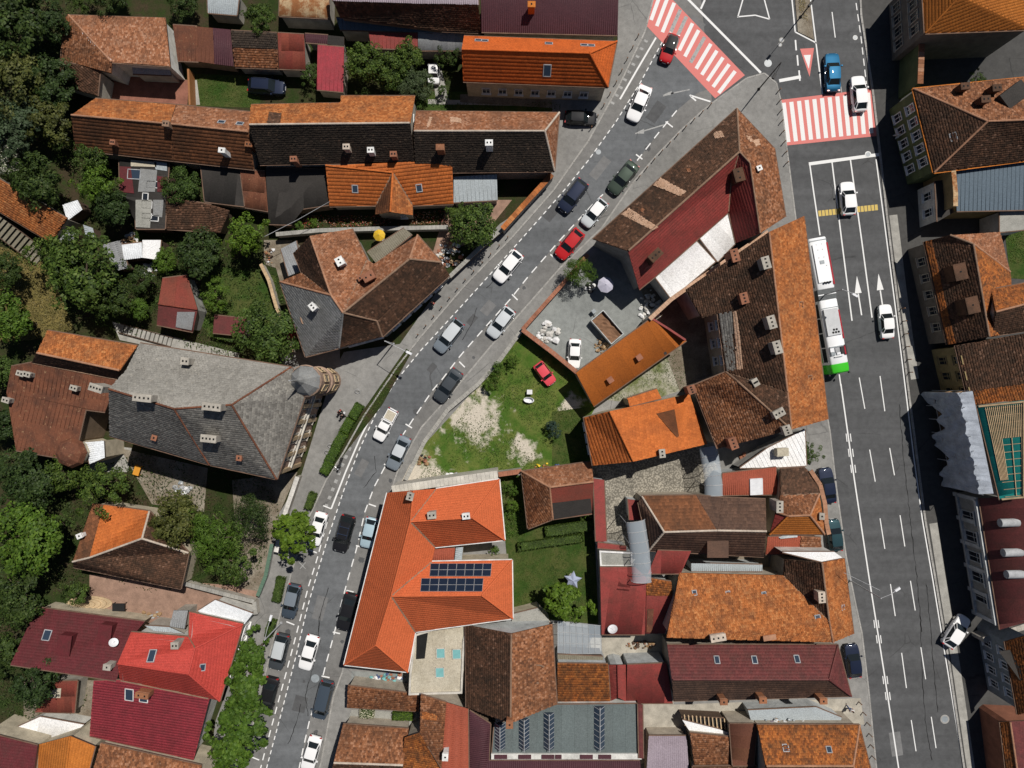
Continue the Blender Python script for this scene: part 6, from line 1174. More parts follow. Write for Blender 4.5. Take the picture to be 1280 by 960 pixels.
q = P(425,581,.5); o = thing('motorbike', 'black motorbike parked beside the lowest box hedge', 'motorbike', (q[0], q[1], .112), math.radians(-110))
def mp(nm, b, m, sm=False): return link(bpy.data.objects.new(nm, b.data(nm, m, sm)), o)
for x in (-.68,.7):
    w = mp('wheel', MB().tube([(x,-.06,.31),(x,.06,.31)], .31, 18), 'rubber', True); link(bpy.data.objects.new('rim', MB().tube([(x,-.065,.31),(x,.065,.31)], .2, 12).data('rim', 'chrome')), w)
mp('engine', MB().box((0,0,.42), (.5,.34,.36), 0, 0, .8), 'canopy_grey'); mp('fuel_tank', MB().dome((.2,0,.72), .24, .22, 12, 4), 'plastic_black', True); mp('seat', MB().box((-.35,0,.78), (.8,.3,.12), 0, 0, .85), 'rubber'); mp('fork', MB().tube([(.7,.08,.31),(.45,.08,.95)], .03).tube([(.7,-.08,.31),(.45,-.08,.95)], .03), 'chrome'); mp('handlebar', MB().tube([(.3,.42,1.0),(.42,.2,1.02),(.42,-.2,1.02),(.3,-.42,1.0)], .02), 'chrome'); mp('headlamp', MB().dome((.55,0,.85), .1, .1, 10, 3), 'headlight', True)
for s in (-1,1): mp('rear_mirror', MB().box((.4, s*.36, 1.15), (.04,.16,.1)), 'plastic_black')
mp('tail_box', MB().box((-.85,0,.85), (.3,.34,.26), 0, 0, .9), 'plastic_black'); mp('exhaust', MB().tube([(.1,-.16,.3),(-.7,-.2,.36)], .05), 'chrome')
# ------------------------------------------------------------ plants
def leaf_quads(C, N, size, rs, asp=.6):
    """leaf-sized folded faces at points C with normals N"""
    n = len(C); t = rs.normal(size=(n,3)); t -= (t*N).sum(1)[:,None]*N; t /= np.linalg.norm(t, axis=1)[:,None]+1e-9; b = np.cross(N, t); s = (size*rs.uniform(.6,1.3,n))[:,None]
    V = np.stack([C-t*s, C-b*s*asp+N*s*.15, C+t*s, C+b*s*asp+N*s*.15], 1).reshape(-1,3); Q = np.arange(n*4).reshape(-1,4); return V, Q
def unit(rs, n):
    v = rs.normal(size=(n,3)); return v/np.linalg.norm(v, axis=1)[:,None]
def crown_data(seed, kind):
    rs = np.random.default_rng(seed); R, Z0, HZ = 3.0, 4.3, 2.3; C, N = [], []
    K, per, size, asp, cr = dict(broad=(95,62,.15,.62,(.45,.85)), chunky=(60,46,.24,.7,(.45,.8)), airy=(70,50,.16,.55,(.4,.75)), shrub=(42,70,.15,.65,(.5,.9)), feather=(70,70,.17,.2,(.5,.8)))[kind]
    lob = unit(rs, 7); lob[:,2] = abs(lob[:,2])*.6; amp = rs.uniform(.15,.45,7)
    for k in range(K):
        d = unit(rs, 1)[0]; d[2] = d[2]*.8+.25; d /= np.linalg.norm(d); rad = (1-.6*rs.random()**1.8)*(.72+(amp*np.clip((lob@d-.55)/.45,0,1)).sum())
        if kind == 'airy' : rad *= rs.uniform(.8,1.15)
        c = d*rad*np.array([R,R,HZ])+np.array([0,0,Z0]); r = rs.uniform(*cr); n = int(per*rs.uniform(.7,1.2)); u = unit(rs, n); u[:,2] = abs(u[:,2])*.9-.15; q = c+u*r*rs.uniform(.55,1.0,(n,1))*np.array([1,1,.7])
        nn = u*.55+d*.35+rs.normal(size=(n,3))*.35+np.array([0,0,.35]); nn /= np.linalg.norm(nn, axis=1)[:,None]; C.append(q); N.append(nn)
    C = np.concatenate(C); N = np.concatenate(N); return leaf_quads(C, N, np.full(len(C), size), rs, asp)
def trunk_data(seed):
    rs = random.Random(seed); b = MB(); b.tube([(0,0,-.2),(.05,.03,1.4),(.1,-.05,2.8),(.05,.05,4.2)], [.24,.19,.14,.06], 8)
    for k in range(7):
        a = k*.9+rs.random(); z = 1.6+.35*k; b.tube([(.06,0,z),(math.cos(a)*1.0,math.sin(a)*1.0,z+.7),(math.cos(a+.2)*2.0,math.sin(a+.2)*2.0,z+1.1)], [.1,.06,.02], 6)
    return b.data('trunk', 'trunk', True)
CR = {}
for kind, nv in (('broad',5),('chunky',3),('airy',2),('shrub',3),('feather',2)):
    for k in range(nv): V, Q = crown_data(100+k*7+len(kind)*31, kind); CR[(kind, k)] = npmesh('crown', V, Q, 'leaf')
TR = [trunk_data(k) for k in range(3)]; tcount = [0]
def tree(label, x, y, r, m='leaf', kind='broad', zc=None, name='tree', cat='tree', flat=1.0, group=None):
    i = tcount[0]; tcount[0] += 1; kk = [k for k in CR if k[0] == kind]; me = CR[kk[i % len(kk)]]; rm = r/S; s = rm/3.0
    zs = s*1.05*flat; zc_ = 4.3*zs; f = (H-zc_)/H; s *= f; q = P(x, y, zc_); o = thing(name, label, cat, (q[0], q[1], 0), (i*2.4) % 6.28, group); o.scale = (s, s, zs)
    link(bpy.data.objects.new('trunk', TR[i % 3]), o); c = link(bpy.data.objects.new('crown', me), o); c.material_slots[0].link = 'OBJECT'; c.material_slots[0].material = MAT[m]; return o
G1 = 'trees crowding the left edge'
for lab, x, y, r, m, kd in (('dark tree filling the very top left corner',18,22,44,'leaf_dark','broad'),('dark tree touching the top left house roof edge',62,28,26,'leaf_dark','broad'),('dull olive tree on the left edge below the corner tree',22,95,40,'leaf_olive','broad'),('dark broad tree left of the grey-brown annex',66,105,32,'leaf_dark','broad'),('dark green tree left of the clean orange row house',58,150,34,'leaf_olive','airy'),('dark green tree on left edge above the blossoming bush',18,160,34,'leaf_grey','broad'),
  ('dark tree between orange shed and blossoming bush',48,232,30,'leaf_dark','broad'),('tree left of the cluttered shed with window frames',118,232,26,'leaf_bright','airy'),('small tree under the brown pan-tile slope end',118,196,22,'leaf','airy'),('dark tree below the cluttered shed, above junk sheds',142,262,25,'leaf_dark','broad'),('tree hiding the end of mossy brown tile shed',228,236,20,'leaf','broad'),
  ('largest bright green tree left, below the junk sheds',102,345,46,'leaf','broad'),('green tree overlapping lower left of largest bright tree',78,322,28,'leaf','broad'),('dark tree under right side of the largest bright tree',140,375,26,'leaf_dark','broad'),('dark round tree below the mossy brown tile shed',248,318,32,'leaf_dark','broad'),('loose yellow-green tree right of the dark round tree',303,296,28,'leaf_bright','airy'),('small bright tree next to the white shed roof',206,328,15,'leaf_bright','broad'),('dark bush left of the red-brown garden shed',176,350,20,'leaf_dark','shrub'),('small light tree lower left of red-brown garden shed',172,386,15,'leaf_bright','broad'),('bright round bush right of the red-brown garden shed',269,372,18,'leaf_bright','shrub'),
  ('bushy dark tree beside the left wall of slate slope',330,420,34,'leaf','broad'),('tree at left edge beside the dry meadow',4,340,22,'leaf_dark','broad'),('tree at left edge above the rusty house',12,402,30,'leaf_bright','broad'),('tree on left edge beside the rusty roof',-2,462,22,'leaf','broad'),('dark tree on left edge below the rusty roof',0,530,24,'leaf_dark','broad'),
  ('green tree at left edge level with slate house bottom',28,600,34,'leaf_dark','broad'),('tree just under the rusty octagonal turret',80,596,26,'leaf','airy'),('round bush tree above the orange and red-brown tiled house',126,607,30,'leaf','shrub'),('big green tree at left edge beside tiled garden house',36,672,46,'leaf_bright','broad'),('small shrub left of the tiled garden house',76,654,12,'leaf','shrub'),('dark tree at left edge above the crimson dormer roof',14,742,34,'leaf_dark','broad'),('dark tree at the left edge beside crimson dormer roof',2,812,26,'leaf_dark','broad'),('dark tree below the left end of crimson dormer roof',40,862,28,'leaf_dark','broad'),
  ('olive tree right of tiled garden house, under slate house',222,648,34,'leaf_olive','broad'),('feathery bright tree between olive tree and street tree',268,668,38,'leaf_bright','feather'),('green tree in garden above feathery tree right side',316,642,28,'leaf_dark','feather'),('dark shrub at the foot of feathery tree',292,706,26,'leaf','shrub'),('bright large-leaved street tree beside half hidden white car',369,664,28,'leaf_lime','chunky'),
  ('topmost of the bright street trees beside the red house',316,818,22,'leaf_bright','chunky'),('second bright street tree, hiding silver-roofed car edge',306,856,30,'leaf_bright','chunky'),('third bright street tree, hiding the black car',304,898,32,'leaf_bright','chunky'),('lowest bright street tree at bottom edge',292,938,28,'leaf_bright','chunky'),
  ('left big garden tree beside crimson metal shed',452,78,27,'leaf','broad'),('middle garden tree beneath the red shed at top',487,92,24,'leaf','broad'),('right bright garden tree near the white garden car',510,72,22,'leaf','broad'),('grey-leaved garden tree just above orange row roof',520,104,20,'leaf_grey','broad'),('small conical tree left of the bright orange house',562,72,14,'leaf_dark','shrub'),('round clipped bush beside path left of bright orange house',553,113,8,'leaf','shrub'),('small bush between red sheet roof and crimson shed',387,92,13,'leaf','shrub'),
  ('bushy roadside tree beside the junk yard and pavement',594,283,32,'leaf','broad'),('small young tree left beside bushy roadside tree',573,268,15,'leaf','airy'),('spiky yellow-green tree in walled yard beside red car',724,338,20,'leaf_bright','feather'),('small blue-green conifer at edge of vacant lot',691,535,10,'leaf_blue','shrub'),('lime-leaved shrub tree below the star-shaped parasol',702,752,26,'leaf_lime','chunky'),('street shrub beside the white slatted roof',1012,568,13,'leaf','shrub'),
  ('tree at the top edge beside the grey sheet roof',232,2,18,'leaf_dark','broad'),('bright tree at the top edge left of rusty cream roof',325,20,22,'leaf','airy'),('tree at top edge above the patchy brown roof',140,-12,20,'leaf_dark','broad'),('shrub at top edge left of patchy brown roof',104,2,13,'leaf','shrub'),('garden shrub below the terracotta terrace steps',98,742,16,'leaf','shrub'),('shaded shrub in court right of the dark felt wing',1222,100,10,'leaf','shrub')):
    tree(lab, x, y, r, m, kd, name='shrub' if kd == 'shrub' else 'tree', cat='bush' if kd == 'shrub' else 'tree', flat=.8 if r > 30 else 1.0)
tree('white blossoming bush at the left edge', 10, 202, 19, 'blossom', 'shrub', name='blossoming_bush', cat='bush')
for lab, x, y, r in (('small bush in the flower garden left of yellow parasol',374,283,8),('second small bush in flower garden, brighter and rounder',392,278,6),('round shrub in villa garden strip nearest the pale wall',641,612,9),('lower shrub in villa garden strip',640,632,9),('round garden bush between villa wings',618,687,6),('bush at corner of lawn beside small pink-tiled house',735,640,8),('bush hugging the wall beneath curved plank-topped wall',345,455,10),('bush left of white car yard wall in grass',640,452,8),('bright weed clump at the upper tip of vacant lot',622,462,10),('bright weed clump beside the vacant lot pavement',612,482,9)):
    tree(lab, x, y, r, 'leaf_bright', 'shrub', name='shrub', cat='bush')
# clipped box hedges along the street
def scatter_box(name, label, cat, c, d, rot, n, m, size=.1, group=None):
    rs = np.random.default_rng(int(abs(c[0]*100)+abs(c[1]*10))); o = thing(name, label, cat, (c[0], c[1], 0), rot, group)
    u = rs.uniform(-1,1,(n,3)); ax = rs.integers(0,3,n); sg = rs.choice([-1,1],n); 
    u[np.arange(n),ax] = sg; u[u[:,2] < -.99,2] = .99; N = np.zeros((n,3)); N[np.arange(n),ax] = sg; N[:,2] = abs(N[:,2]); N += rs.normal(size=(n,3))*.4; N /= np.linalg.norm(N,axis=1)[:,None]
    C = u*np.array(d)/2+np.array([0,0,c[2]+d[2]/2]); C += rs.normal(size=(n,3))*.035; V, Q = leaf_quads(C, N, np.full(n, size), rs)
    link(bpy.data.objects.new('foliage', npmesh('foliage', V, Q, m)), o); link(bpy.data.objects.new('core', MB().box((0,0,c[2]+d[2]/2), (d[0]*.9,d[1]*.9,d[2]*.94)).data('core', 'leaf_dark')), o); return o
wd = ['topmost','second','third','fourth','lowest']
for k, (x, y, l) in enumerate(((445,514,2.0),(434,532,1.9),(424,551,2.2),(415,569,2.1),(408,585,1.6))):
    q = P(x, y, .9); scatter_box('box_hedge', f'{wd[k]} of five clipped box hedges beside the street', 'hedge', (q[0], q[1], .1), (l, 1.2, .95), math.radians(60), 1500, 'leaf_bright', .075, 'clipped box hedges in a row')
for lab, x, y, l, w, a in (('short clipped hedge above bright large-leaved street tree',388,626,2.2,1.0,70),('oblong street hedge beside small lamp above grey parked car',348,737,3.2,1.1,78),('round-ended street hedge below grey parked car',338,785,2.2,1.0,75),('low long hedge crossing the villa lawn',688,678,8.5,1.0,8),('tall dark hedge on lawn under the pink-tiled house',715,660,7,1.3,8),('hedge row along the path under the red-brown shed',295,424,6.5,1.0,-14)):
    q = P(x, y, .8); scatter_box('hedge', lab, 'hedge', (q[0], q[1], .1), (l, w, .9), math.radians(a), int(800*l*w/2.2), 'leaf', .08)
# ground cover: weeds and grass
def scatter(name, label, pts, dens, size, m, z=0, hgt=.25, seed=1, holes=None, keep=None):
    p = np.array([P(x, y) for x, y in pts]); rs = np.random.default_rng(seed); lo, hi = p.min(0), p.max(0); n = int((hi[0]-lo[0])*(hi[1]-lo[1])*dens); q = np.column_stack([rs.uniform(lo[0],hi[0],n), rs.uniform(lo[1],hi[1],n)]); q = q[inside(q, p)]
    # clumpy: keep by low-frequency pattern
    f = np.sin(q[:,0]*1.3+seed)*np.sin(q[:,1]*1.1+seed*2)+np.sin(q[:,0]*.45+q[:,1]*.6+seed)+rs.normal(size=len(q))*.5; q = q[f > (-.3 if keep is None else keep)]; n = len(q)
    C = np.column_stack([q, z+rs.uniform(.03,hgt,n)]); N = rs.normal(size=(n,3))*.5+np.array([0,0,.8]); N /= np.linalg.norm(N,axis=1)[:,None]; V, Q = leaf_quads(C, N, np.full(n,size), rs, .4)
    o = link(bpy.data.objects.new(name, npmesh(name, V, Q, m))); return tag(o, label, 'ground cover', kind='stuff')
scatter('weeds', 'dense weeds and undergrowth in the upper left gardens', [(-30,-20),(100,-20),(90,70),(70,110),(95,190),(150,200),(150,245),(170,290),(330,290),(350,350),(380,440),(300,450),(90,400),(60,330),(-30,300)], 26, .13, 'leaf', -.02, .5, 3)
scatter('weeds', 'undergrowth under the trees of the lower left gardens', [(-30,560),(100,590),(190,560),(340,600),(350,640),(320,730),(220,735),(190,740),(110,715),(90,760),(30,790),(40,850),(110,850),(110,900),(-30,900)], 26, .13, 'leaf_dark', -.02, .5, 5)
scatter('dry_grass', 'tufts of dry straw grass on the left meadow', [(-40,300),(45,318),(70,352),(92,412),(40,425),(-40,430)], 60, .12, 'dry_blade', 0, .2, 6, keep=-2)
scatter('grass', 'short grass on the shed lawn at upper left', [(246,95),(322,96),(322,133),(250,132)], 60, .07, 'grass_blade', 0, .08, 7, keep=-1)
scatter('grass', 'weedy grass tufts across the sandy vacant lot', [(598,484),(653,416),(720,468),(742,508),(735,525),(735,578),(652,590),(520,600),(560,545)], 45, .085, 'grass_blade', .12, .14, 8, keep=-.2)
scatter('grass', 'short grass of the villa garden lawn', [(645,650),(740,645),(745,770),(645,765)], 60, .07, 'grass_blade', .14, .08, 9, keep=-1)
scatter('grass', 'mossy weeds in gravel yard right of the amber-orange slope', [(760,498),(800,503),(856,485),(856,430)], 30, .08, 'grass_blade', .12, .12, 10)
scatter('flower_bed', 'garden plants below the orange dormer wing', [(362,270),(470,270),(560,262),(560,280),(362,286)], 60, .12, 'flower_bed', 0, .4, 11, keep=-.6)
scatter('grass', 'green verge strip left of the slate-street parking lane', [(508,438),(514,440),(476,505),(455,530),(449,524),(470,490)], 90, .07, 'grass_blade', .11, .1, 12, keep=-2)
scatter('weeds', 'plants in the villa garden strip beside pink-tiled house', [(627,598),(652,598),(656,668),(632,672)], 60, .12, 'leaf_bright', .1, .4, 13, keep=-.8)
scatter('weeds', 'climbing plants beside the path at the top centre garden', [(440,110),(540,112),(560,130),(700,128),(700,140),(520,136),(518,118)], 40, .1, 'leaf', 0, .3, 14)
scatter('grass', 'grass in the traffic island at the top of main road', [(996,-5),(1006,-5),(1010,28),(1000,22)], 80, .08, 'dry_blade', .1, .15, 15, keep=-2)
scatter('weeds', 'garden lawn weeds in the right edge yard', [(1258,290),(1290,286),(1290,330),(1262,330)], 60, .09, 'grass_blade', .13, .12, 16, keep=-2)
sheet('lawn', [(1255,290),(1290,286),(1290,350),(1262,348)], .14, 'lawn'); sheet('traffic_island', [(992,-20),(1010,-20),(1017,50),(997,40)], .1, 'soil_yard', thick=.1); sheet('verge', [(508,436),(515,440),(478,506),(412,592),(402,588),(470,490)], .1142, 'garden')
# ------------------------------------------------------------ street furniture and loose things
def lamp(label, x, y, hx, hy, hgt=7.5, name='street_lamp', m='steel', z0=.11, headm='lamp_white'):
    b = P(x, y); t = P(hx, hy, hgt); o = thing(name, label, 'lamp', (b[0], b[1], 0)); MB().tube([(b[0],b[1],z0),(b[0],b[1],hgt-.3)], [.09,.06], 10).build('pole', m, o)
    MB().tube([(b[0],b[1],hgt-.35),(b[0]*.5+t[0]*.5,b[1]*.5+t[1]*.5,hgt+.05),(t[0],t[1],hgt)], .035, 8).build('arm', m, o); r = math.atan2(t[1]-b[1], t[0]-b[0]); MB().box((t[0],t[1],hgt-.02), (.8,.32,.14), r, 0, .8).build('lamp_head', headm, o); MB().box((b[0],b[1],z0+.15), (.3,.3,.3), 0, 0, .7).build('base', m, o)
lamp('white street lamp leaning over the left road at the bend', 492,430,511,441, 6.5)
lamp('street lamp reaching over the left parking lane near round hedge', 352,778,338,773, 6.5); lamp('street lamp arm reaching over the main road, lower right', 1062,725,1122,737, 8); lamp('street lamp arm reaching over the bus bellows', 1018,372,1069,369, 8)
lamp('dark street lamp at the tip of wedge building, crossing corner', 948,112,968,95, 8, m='plastic_black', headm='plastic_black'); lamp('dark street lamp on traffic island at top of main road', 1000,22,1013,5, 7, m='plastic_black', headm='plastic_black')
def bollards(label, path, step, group, hgt=.9):
    L_ = [0]
    for a, b in zip(path[:-1], path[1:]): L_.append(L_[-1]+math.dist(a, b))
    me = MB().tube([(0,0,0),(0,0,hgt-.1)], .06, 8).tube([(0,0,hgt-.12),(0,0,hgt)], .075, 8).data('bollard', 'rust_iron'); s = step*.5; k = 0; W_ = ['topmost','second','third','fourth','fifth','sixth','seventh','eighth','ninth','tenth','eleventh','twelfth','thirteenth']
    while s < L_[-1]:
        for i in range(len(path)-1):
            if s <= L_[i+1]: x, y = lerp(path[i], path[i+1], (s-L_[i])/(L_[i+1]-L_[i])); break
        q = P(x, y); o = link(bpy.data.objects.new('bollard', me)); o.location = (q[0], q[1], .11); tag(o, f'{W_[k]} from top of the '+label, 'bollard', group); s += step; k += 1
bollards('thin dark bollards beside the hipped corner house', [(640,292),(582,350),(520,422)], 15, 'bollards by the hipped house'); bollards('thin dark bollards beside the wedge building', [(892,128),(852,164),(820,197),(790,232)], 14, 'bollards by the wedge building'); bollards('thin dark bollards at the bottom right west kerb', [(1070,870),(1084,905),(1090,950)], 14, 'bollards at bottom right kerb'); bollards('thin dark bollards left of the top crossing', [(800,40),(770,104),(733,172)], 16, 'bollards at upper left kerb'); bollards('thin dark bollards left of the main road crossing', [(972,108),(975,150),(983,215)], 13, 'bollards at main crossing'); bollards('thin dark bollards on main road east kerb', [(1125,378),(1137,478)], 16, 'bollards on east kerb')
# bicycle racks as hoops by the hedges
for k, (x, y) in enumerate(((413,557),(409,565),(447,489))):
    q = P(x, y, .4); o = thing('bicycle_hoop', ['upper thin ring-shaped bicycle hoop left of box hedges','lower thin ring-shaped bicycle hoop left of box hedges','lone ring-shaped bicycle hoop on pavement above box hedges'][k], 'bicycle stand', (q[0], q[1], .11)); b = MB(); b.tube([(q[0]+.32*math.cos(t), q[1]+.3*math.sin(t), .45+.25*math.sin(t)) for t in [j*math.pi/8 for j in range(17)]], .03, 6, cap=False); b.build('ring', 'steel', o); MB().tube([(q[0],q[1]-.3,.11),(q[0],q[1]-.3,.25)], .03).build('stem', 'steel', o)
def parasol(label, x, y, r, m, hgt=2.3, star=0):
    q = P(x, y, hgt); o = thing('parasol', label, 'parasol', (q[0], q[1], 0)); n = 8 if not star else 10; V = [(q[0],q[1],hgt+.45)]; 
    for i in range(n): rr = r*(1 if not star or i % 2 == 0 else .5); V.append((q[0]+rr*math.cos(2*math.pi*i/n+.2), q[1]+rr*math.sin(2*math.pi*i/n+.2), hgt-.02))
    V += [(v[0],v[1],v[2]-.12) for v in V[1:]]; F = [(0,1+i,1+(i+1)%n) for i in range(n)]+[(1+i,1+n+i,1+n+(i+1)%n,1+(i+1)%n) for i in range(n)]; part('canopy', V, F, m, o)
    MB().tube([(q[0],q[1],.1),(q[0],q[1],hgt+.55)], .03, 8).build('pole', 'steel', o); MB().tube([(q[0],q[1],.1),(q[0],q[1],.2)], .3, 12).build('base', 'concrete', o); b = MB()
    for i in range(n): b.tube([(q[0],q[1],hgt+.4), V[1+i]], .014, 4)
    b.build('ribs', 'steel', o)
parasol('yellow parasol in the courtyard of the hipped house', 474,294,.78,'yellow'); parasol('lilac-grey parasol shaded in walled yard', 757,356,1.05,'parasol_lilac'); parasol('star-shaped pale blue parasol on villa lawn', 716,725,1.2,'parasol_blue', star=1)
# yard clutter
q = P(759,409,1.3); a = math.atan2(-(418-388), 25); a0, a1 = Vector(P(746,395,1.3)), Vector(P(771,424,1.3)); ang = math.atan2(a1.y-a0.y, a1.x-a0.x); o = thing('open_skip', 'long open metal skip with rusty brown load in the walled yard', 'container', (q[0],q[1],.14), ang); ln = 4.0
def sp(nm, b, m): return link(bpy.data.objects.new(nm, b.data(nm, m)), o)
for s in (-1,1): sp('side_wall', MB().box((0, s*1.02, .7), (ln,.1,1.3)), 'wall_pale')
for s in (-1,1): sp('end_wall', MB().box((s*ln/2, 0, .7), (.1,2.1,1.28)), 'wall_pale')
sp('floor', MB().box((0,0,.15), (ln-.1,1.98,.1)), 'rust_iron'); b = MB(); rs = random.Random(4); g = 12; hh = [[.85+rs.uniform(-.12,.12) for _ in range(7)] for _ in range(g)]; V = [(-ln/2+.06+(ln-.12)*i/(g-1), -.96+1.92*j/6, hh[i][j]) for i in range(g) for j in range(7)]; b.add(V, [(i*7+j,(i+1)*7+j,(i+1)*7+j+1,i*7+j+1) for i in range(g-1) for j in range(6)]); sp('load', b, 'rust_iron'); sp('tow_bar', MB().tube([(-ln/2,0,.4),(-ln/2-.9,.1,.4)], .06).box((-ln/2-.7,.1,.55), (.5,.5,.5)), 'canopy_grey')
def heap(name, label, cat, x, y, rx, ry, n, mats, size, z=.13, seed=2, hgt=.5):
    rs = random.Random(seed); q = P(x, y); o = thing(name, label, cat, (q[0], q[1], z)); 
    for k in range(n):
        a, d = rs.uniform(0,6.28), math.sqrt(rs.random()); s = size*rs.uniform(.5,1.5); b = MB(); 
        me = bmesh.new(); bmesh.ops.create_icosphere(me, subdivisions=1, radius=1)
        for v in me.verts: v.co *= rs.uniform(.75,1.2)
        V = [(v.co.x*s*rs.uniform(.95,1.05)+rx/S*d*math.cos(a), v.co.y*s*.8+ry/S*d*math.sin(a), v.co.z*s*.6+hgt*(1-d)*rs.random()+s*.3) for v in me.verts]; F = [[v.index for v in f.verts] for f in me.faces]; me.free(); b.add(V, F); link(bpy.data.objects.new('piece', b.data('piece', rs.choice(mats))), o)
heap('sack_heap', 'heap of white sacks and sheeting in the left corner of yard', 'heap', 686,416,15,13,26,['cloth_white','rubble'],.45,seed=3); heap('rubble_heap', 'white rubble and bags piled against yard wall', 'heap', 812,385,14,22,60,['rubble','cloth_white','pale_concrete'],.26,seed=4); heap('log_pile', 'small pile of split firewood in the walled yard', 'heap', 751,432,8,10,24,['wood','wood_light'],.2,seed=5); heap('brick_heap', 'reddish brick rubble beside the white slatted roof', 'heap', 938,571,16,6,40,['terracotta','brick'],.2,3.7-.2 if 0 else .13,seed=6); heap('rubble_heap', 'brown debris and planks behind the small red porch roof', 'heap', 800,806,18,5,36,['brick','wood','wood_dark'],.22,seed=7); heap('junk_heap', 'scrap boards and debris beside pavement under bushy roadside tree', 'heap', 562,318,18,16,60,['cloth_white','rubble','wood_light','terracotta','canopy_grey'],.3,.0,seed=8); heap('junk_heap', 'row of junk along pale villa wall on the vacant lot', 'heap', 585,594,36,3,40,['cloth_white','wood','canopy_grey','terracotta'],.25,seed=9); heap('junk_heap', 'pots and barrels at the lower left tip of vacant lot', 'heap', 530,575,9,7,16,['terracotta','rubber','wood'],.25,seed=10); heap('junk_heap', 'scattered white and metal scrap below the slate house', 'heap', 228,610,12,7,22,['cloth_white','canopy_grey','zinc'],.3,.0,seed=11); heap('junk_heap', 'white scrap pieces beside the narrow corrugated shed', 'heap', 188,338,12,9,24,['cloth_white','zinc','wood_dark'],.28,.0,seed=12); heap('junk_heap', 'pots and goods on the small shop yard under villa', 'heap', 485,846,22,5,34,['turquoise','cloth_white','terracotta','cloth_blue'],.25,seed=13); heap('sack_heap', 'white and dark bundles beside the lilac-grey parasol', 'heap', 738,360,6,6,10,['cloth_white','plastic_black'],.35,seed=14); heap('junk_heap', 'clutter on the pale low roofs at lower right', 'heap', 965,892,35,6,36,['cloth_white','lilac_sheet','wood','canopy_grey'],.3,2.7,seed=15)
heap('junk_heap', 'boards and scrap in the yard between cluttered shed and trees', 'heap', 164,300,8,9,22,['wood','zinc','rust_iron','cloth_white'],.3,.0,seed=21); heap('junk_heap', 'stacked crates and pots beside the curved garden wall', 'heap', 338,320,6,10,18,['wood','pot','wood_dark','cloth_white'],.22,.0,seed=22); heap('junk_heap', 'scrap pile on the ground right of the garden house', 'heap', 197,690,6,16,20,['zinc','cloth_white','pot','wood'],.25,.0,seed=23); heap('junk_heap', 'pots and toys along the villa garden wall edge', 'heap', 686,582,20,3,18,['flower_red','cloth_blue','pot','flower_yellow'],.16,seed=24); heap('junk_heap', 'stacked wood and tools on terrace above bright red roof', 'heap', 190,768,14,4,18,['wood','wood_light','zinc'],.25,.0,seed=25)
# roof terrace plants
for lab, x, y, w in (('left planter row with white flowers on lower terrace',458,893,1.8),('right leafy planter row on lower terrace',503,896,2.6)): q = P(x, y, .9); scatter_box('planter', lab, 'planter', (q[0],q[1],.1), (w,1.0,.8), 0, 900, 'leaf_bright' if x > 480 else 'blossom', .09)
flatbox('lower_terrace', 'pale tiled terrace between the narrow tile roof and bottom house', 'terrace', [(440,887),(522,891),(520,909),(432,903)], .16, 'concrete_flat', 'wall_pale', gut=None)
# garden furniture
def table(label, x, y, w, l, m, ang=0, z=0):
    q = P(x, y, .75); o = thing('table', label, 'table', (q[0],q[1],z), ang); link(bpy.data.objects.new('table_top', MB().box((0,0,.74), (w,l,.06)).data('table_top', m)), o)
    for sx in (-1,1):
        for sy in (-1,1): link(bpy.data.objects.new('leg', MB().box((sx*(w/2-.06), sy*(l/2-.06), .36), (.06,.06,.72)).data('leg', m)), o)
table('orange garden table in the yard under slate house', 171,588,.8,1.3,'orange_cloth',-.3); table('dark table on the terrace above crimson dormer roof', 148,759,1.6,1.0,'plastic_black',.0); table('small white square table on the vacant lot grass', 662,490,.7,.6,'cloth_white',0,.12)
q = P(661,500,.4); o = thing('bathtub', 'old white bathtub lying on the grass of vacant lot', 'bathtub', (q[0],q[1],.12), -.1); rs_ = [(1.0,0,.0),(1.05,.1,.5),(1.12,.16,.55),(.95,.02,.5),(.85,-.06,.12)]
V = []; n = 18
for r, _, z in rs_: V += [(r*.62*math.cos(2*math.pi*i/n), r*.34*math.sin(2*math.pi*i/n), z) for i in range(n)]
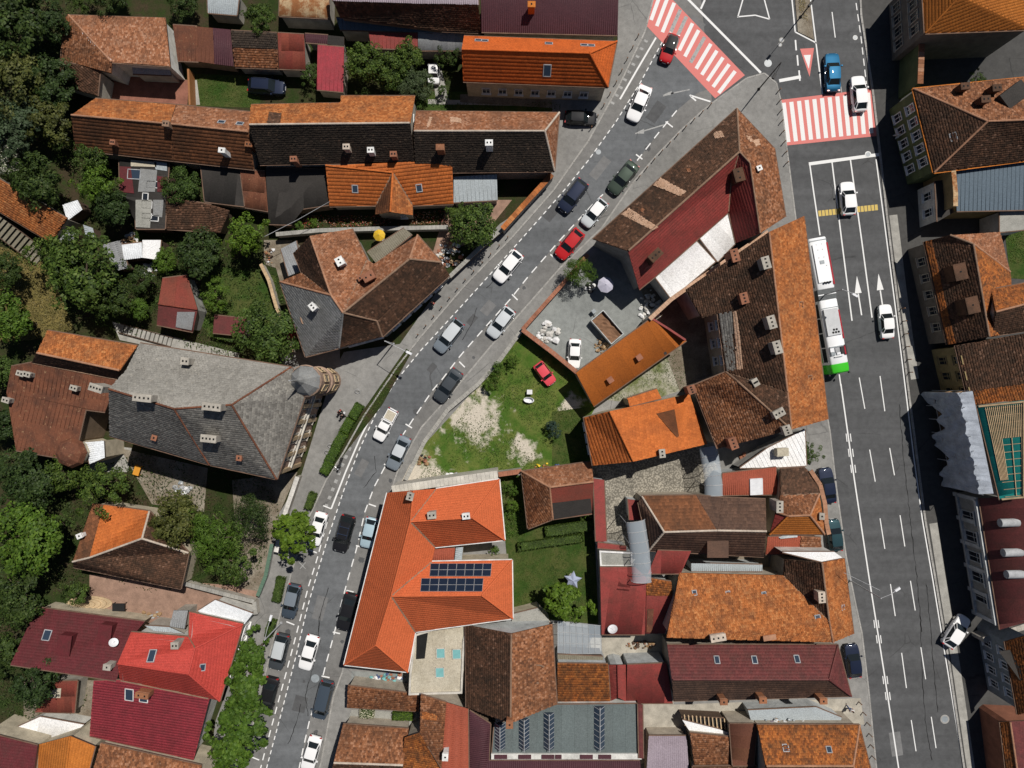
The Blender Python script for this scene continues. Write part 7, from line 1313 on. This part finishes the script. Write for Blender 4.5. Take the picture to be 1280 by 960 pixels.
link(bpy.data.objects.new('tub', meshdata('tub', V, [(k*n+i,k*n+(i+1)%n,(k+1)*n+(i+1)%n,(k+1)*n+i) for k in range(4) for i in range(n)]+[tuple(range(4*n,5*n))], 'lamp_white', True)), o); link(bpy.data.objects.new('rim', MB().box((.62,0,.5), (.12,.2,.1)).data('rim', 'lamp_white')), o)
# wooden hillside steps, garden steps
def steps(label, a, b, w, n, m, z0, z1, name='wooden_steps'):
    A, B = Vector(P(*a, (z0+z1)/2)), Vector(P(*b, (z0+z1)/2)); u = (B-A); u.z = 0; l = u.length; u.normalize(); r = math.atan2(u.y, u.x); o = thing(name, label, 'steps', (A.x, A.y, 0))
    for k in range(n): p = A+u*(l*(k+.5)/n); z = z0+(z1-z0)*k/(n-1); MB().box((p.x,p.y,z/2+.05), (l/n*.72,w,z+.1), r).build('tread', m, o)
    for s in (-1,1): q = Vector((-u.y,u.x,0))*(s*w/2); MB().tube([(A.x+q.x,A.y+q.y,z0+.1),(B.x+q.x,B.y+q.y,z1+.1)], .07, 6).build('stringer', 'wood_dark', o)
steps('wooden hillside steps at left edge below the orange shed', (-8,275), (48,322), 2.3, 12, 'mossy_grey', 1.6, .2); steps('slatted walkway above the slate house north slope', (150,410), (215,428), 1.2, 12, 'concrete', .3, .2, 'slatted_walkway'); 
o = thing('curved_steps', 'curved ochre stone steps above the crimson dormer roof', 'steps', P(110,752))
for k in range(5): q = P(112-k*1.5, 754, .1); n = 20; w = 3.0-.5*k; pts = [(q[0]+w*math.cos(math.pi*2*i/n)*1.0, q[1]+w*.32*math.sin(math.pi*2*i/n)) for i in range(n)]; MB().prism(pts, 0, .16*(k+1)).build('step', 'ochre_stone', o)
# overhead cable
for lab, a, b, z in (('thin overhead cable across the garden left of dormer wing',(330,296),(412,252),5),('thin overhead cable across main road at lower right',(1055,716),(1100,738),8)):
    A, B = Vector(P(*a, z)), Vector(P(*b, z)); o = link(bpy.data.objects.new('overhead_cable', MB().tube([A, (A+B)/2-Vector((0,0,.3)), B], .03, 5).data('overhead_cable', 'zinc'))); tag(o, lab, 'cable')
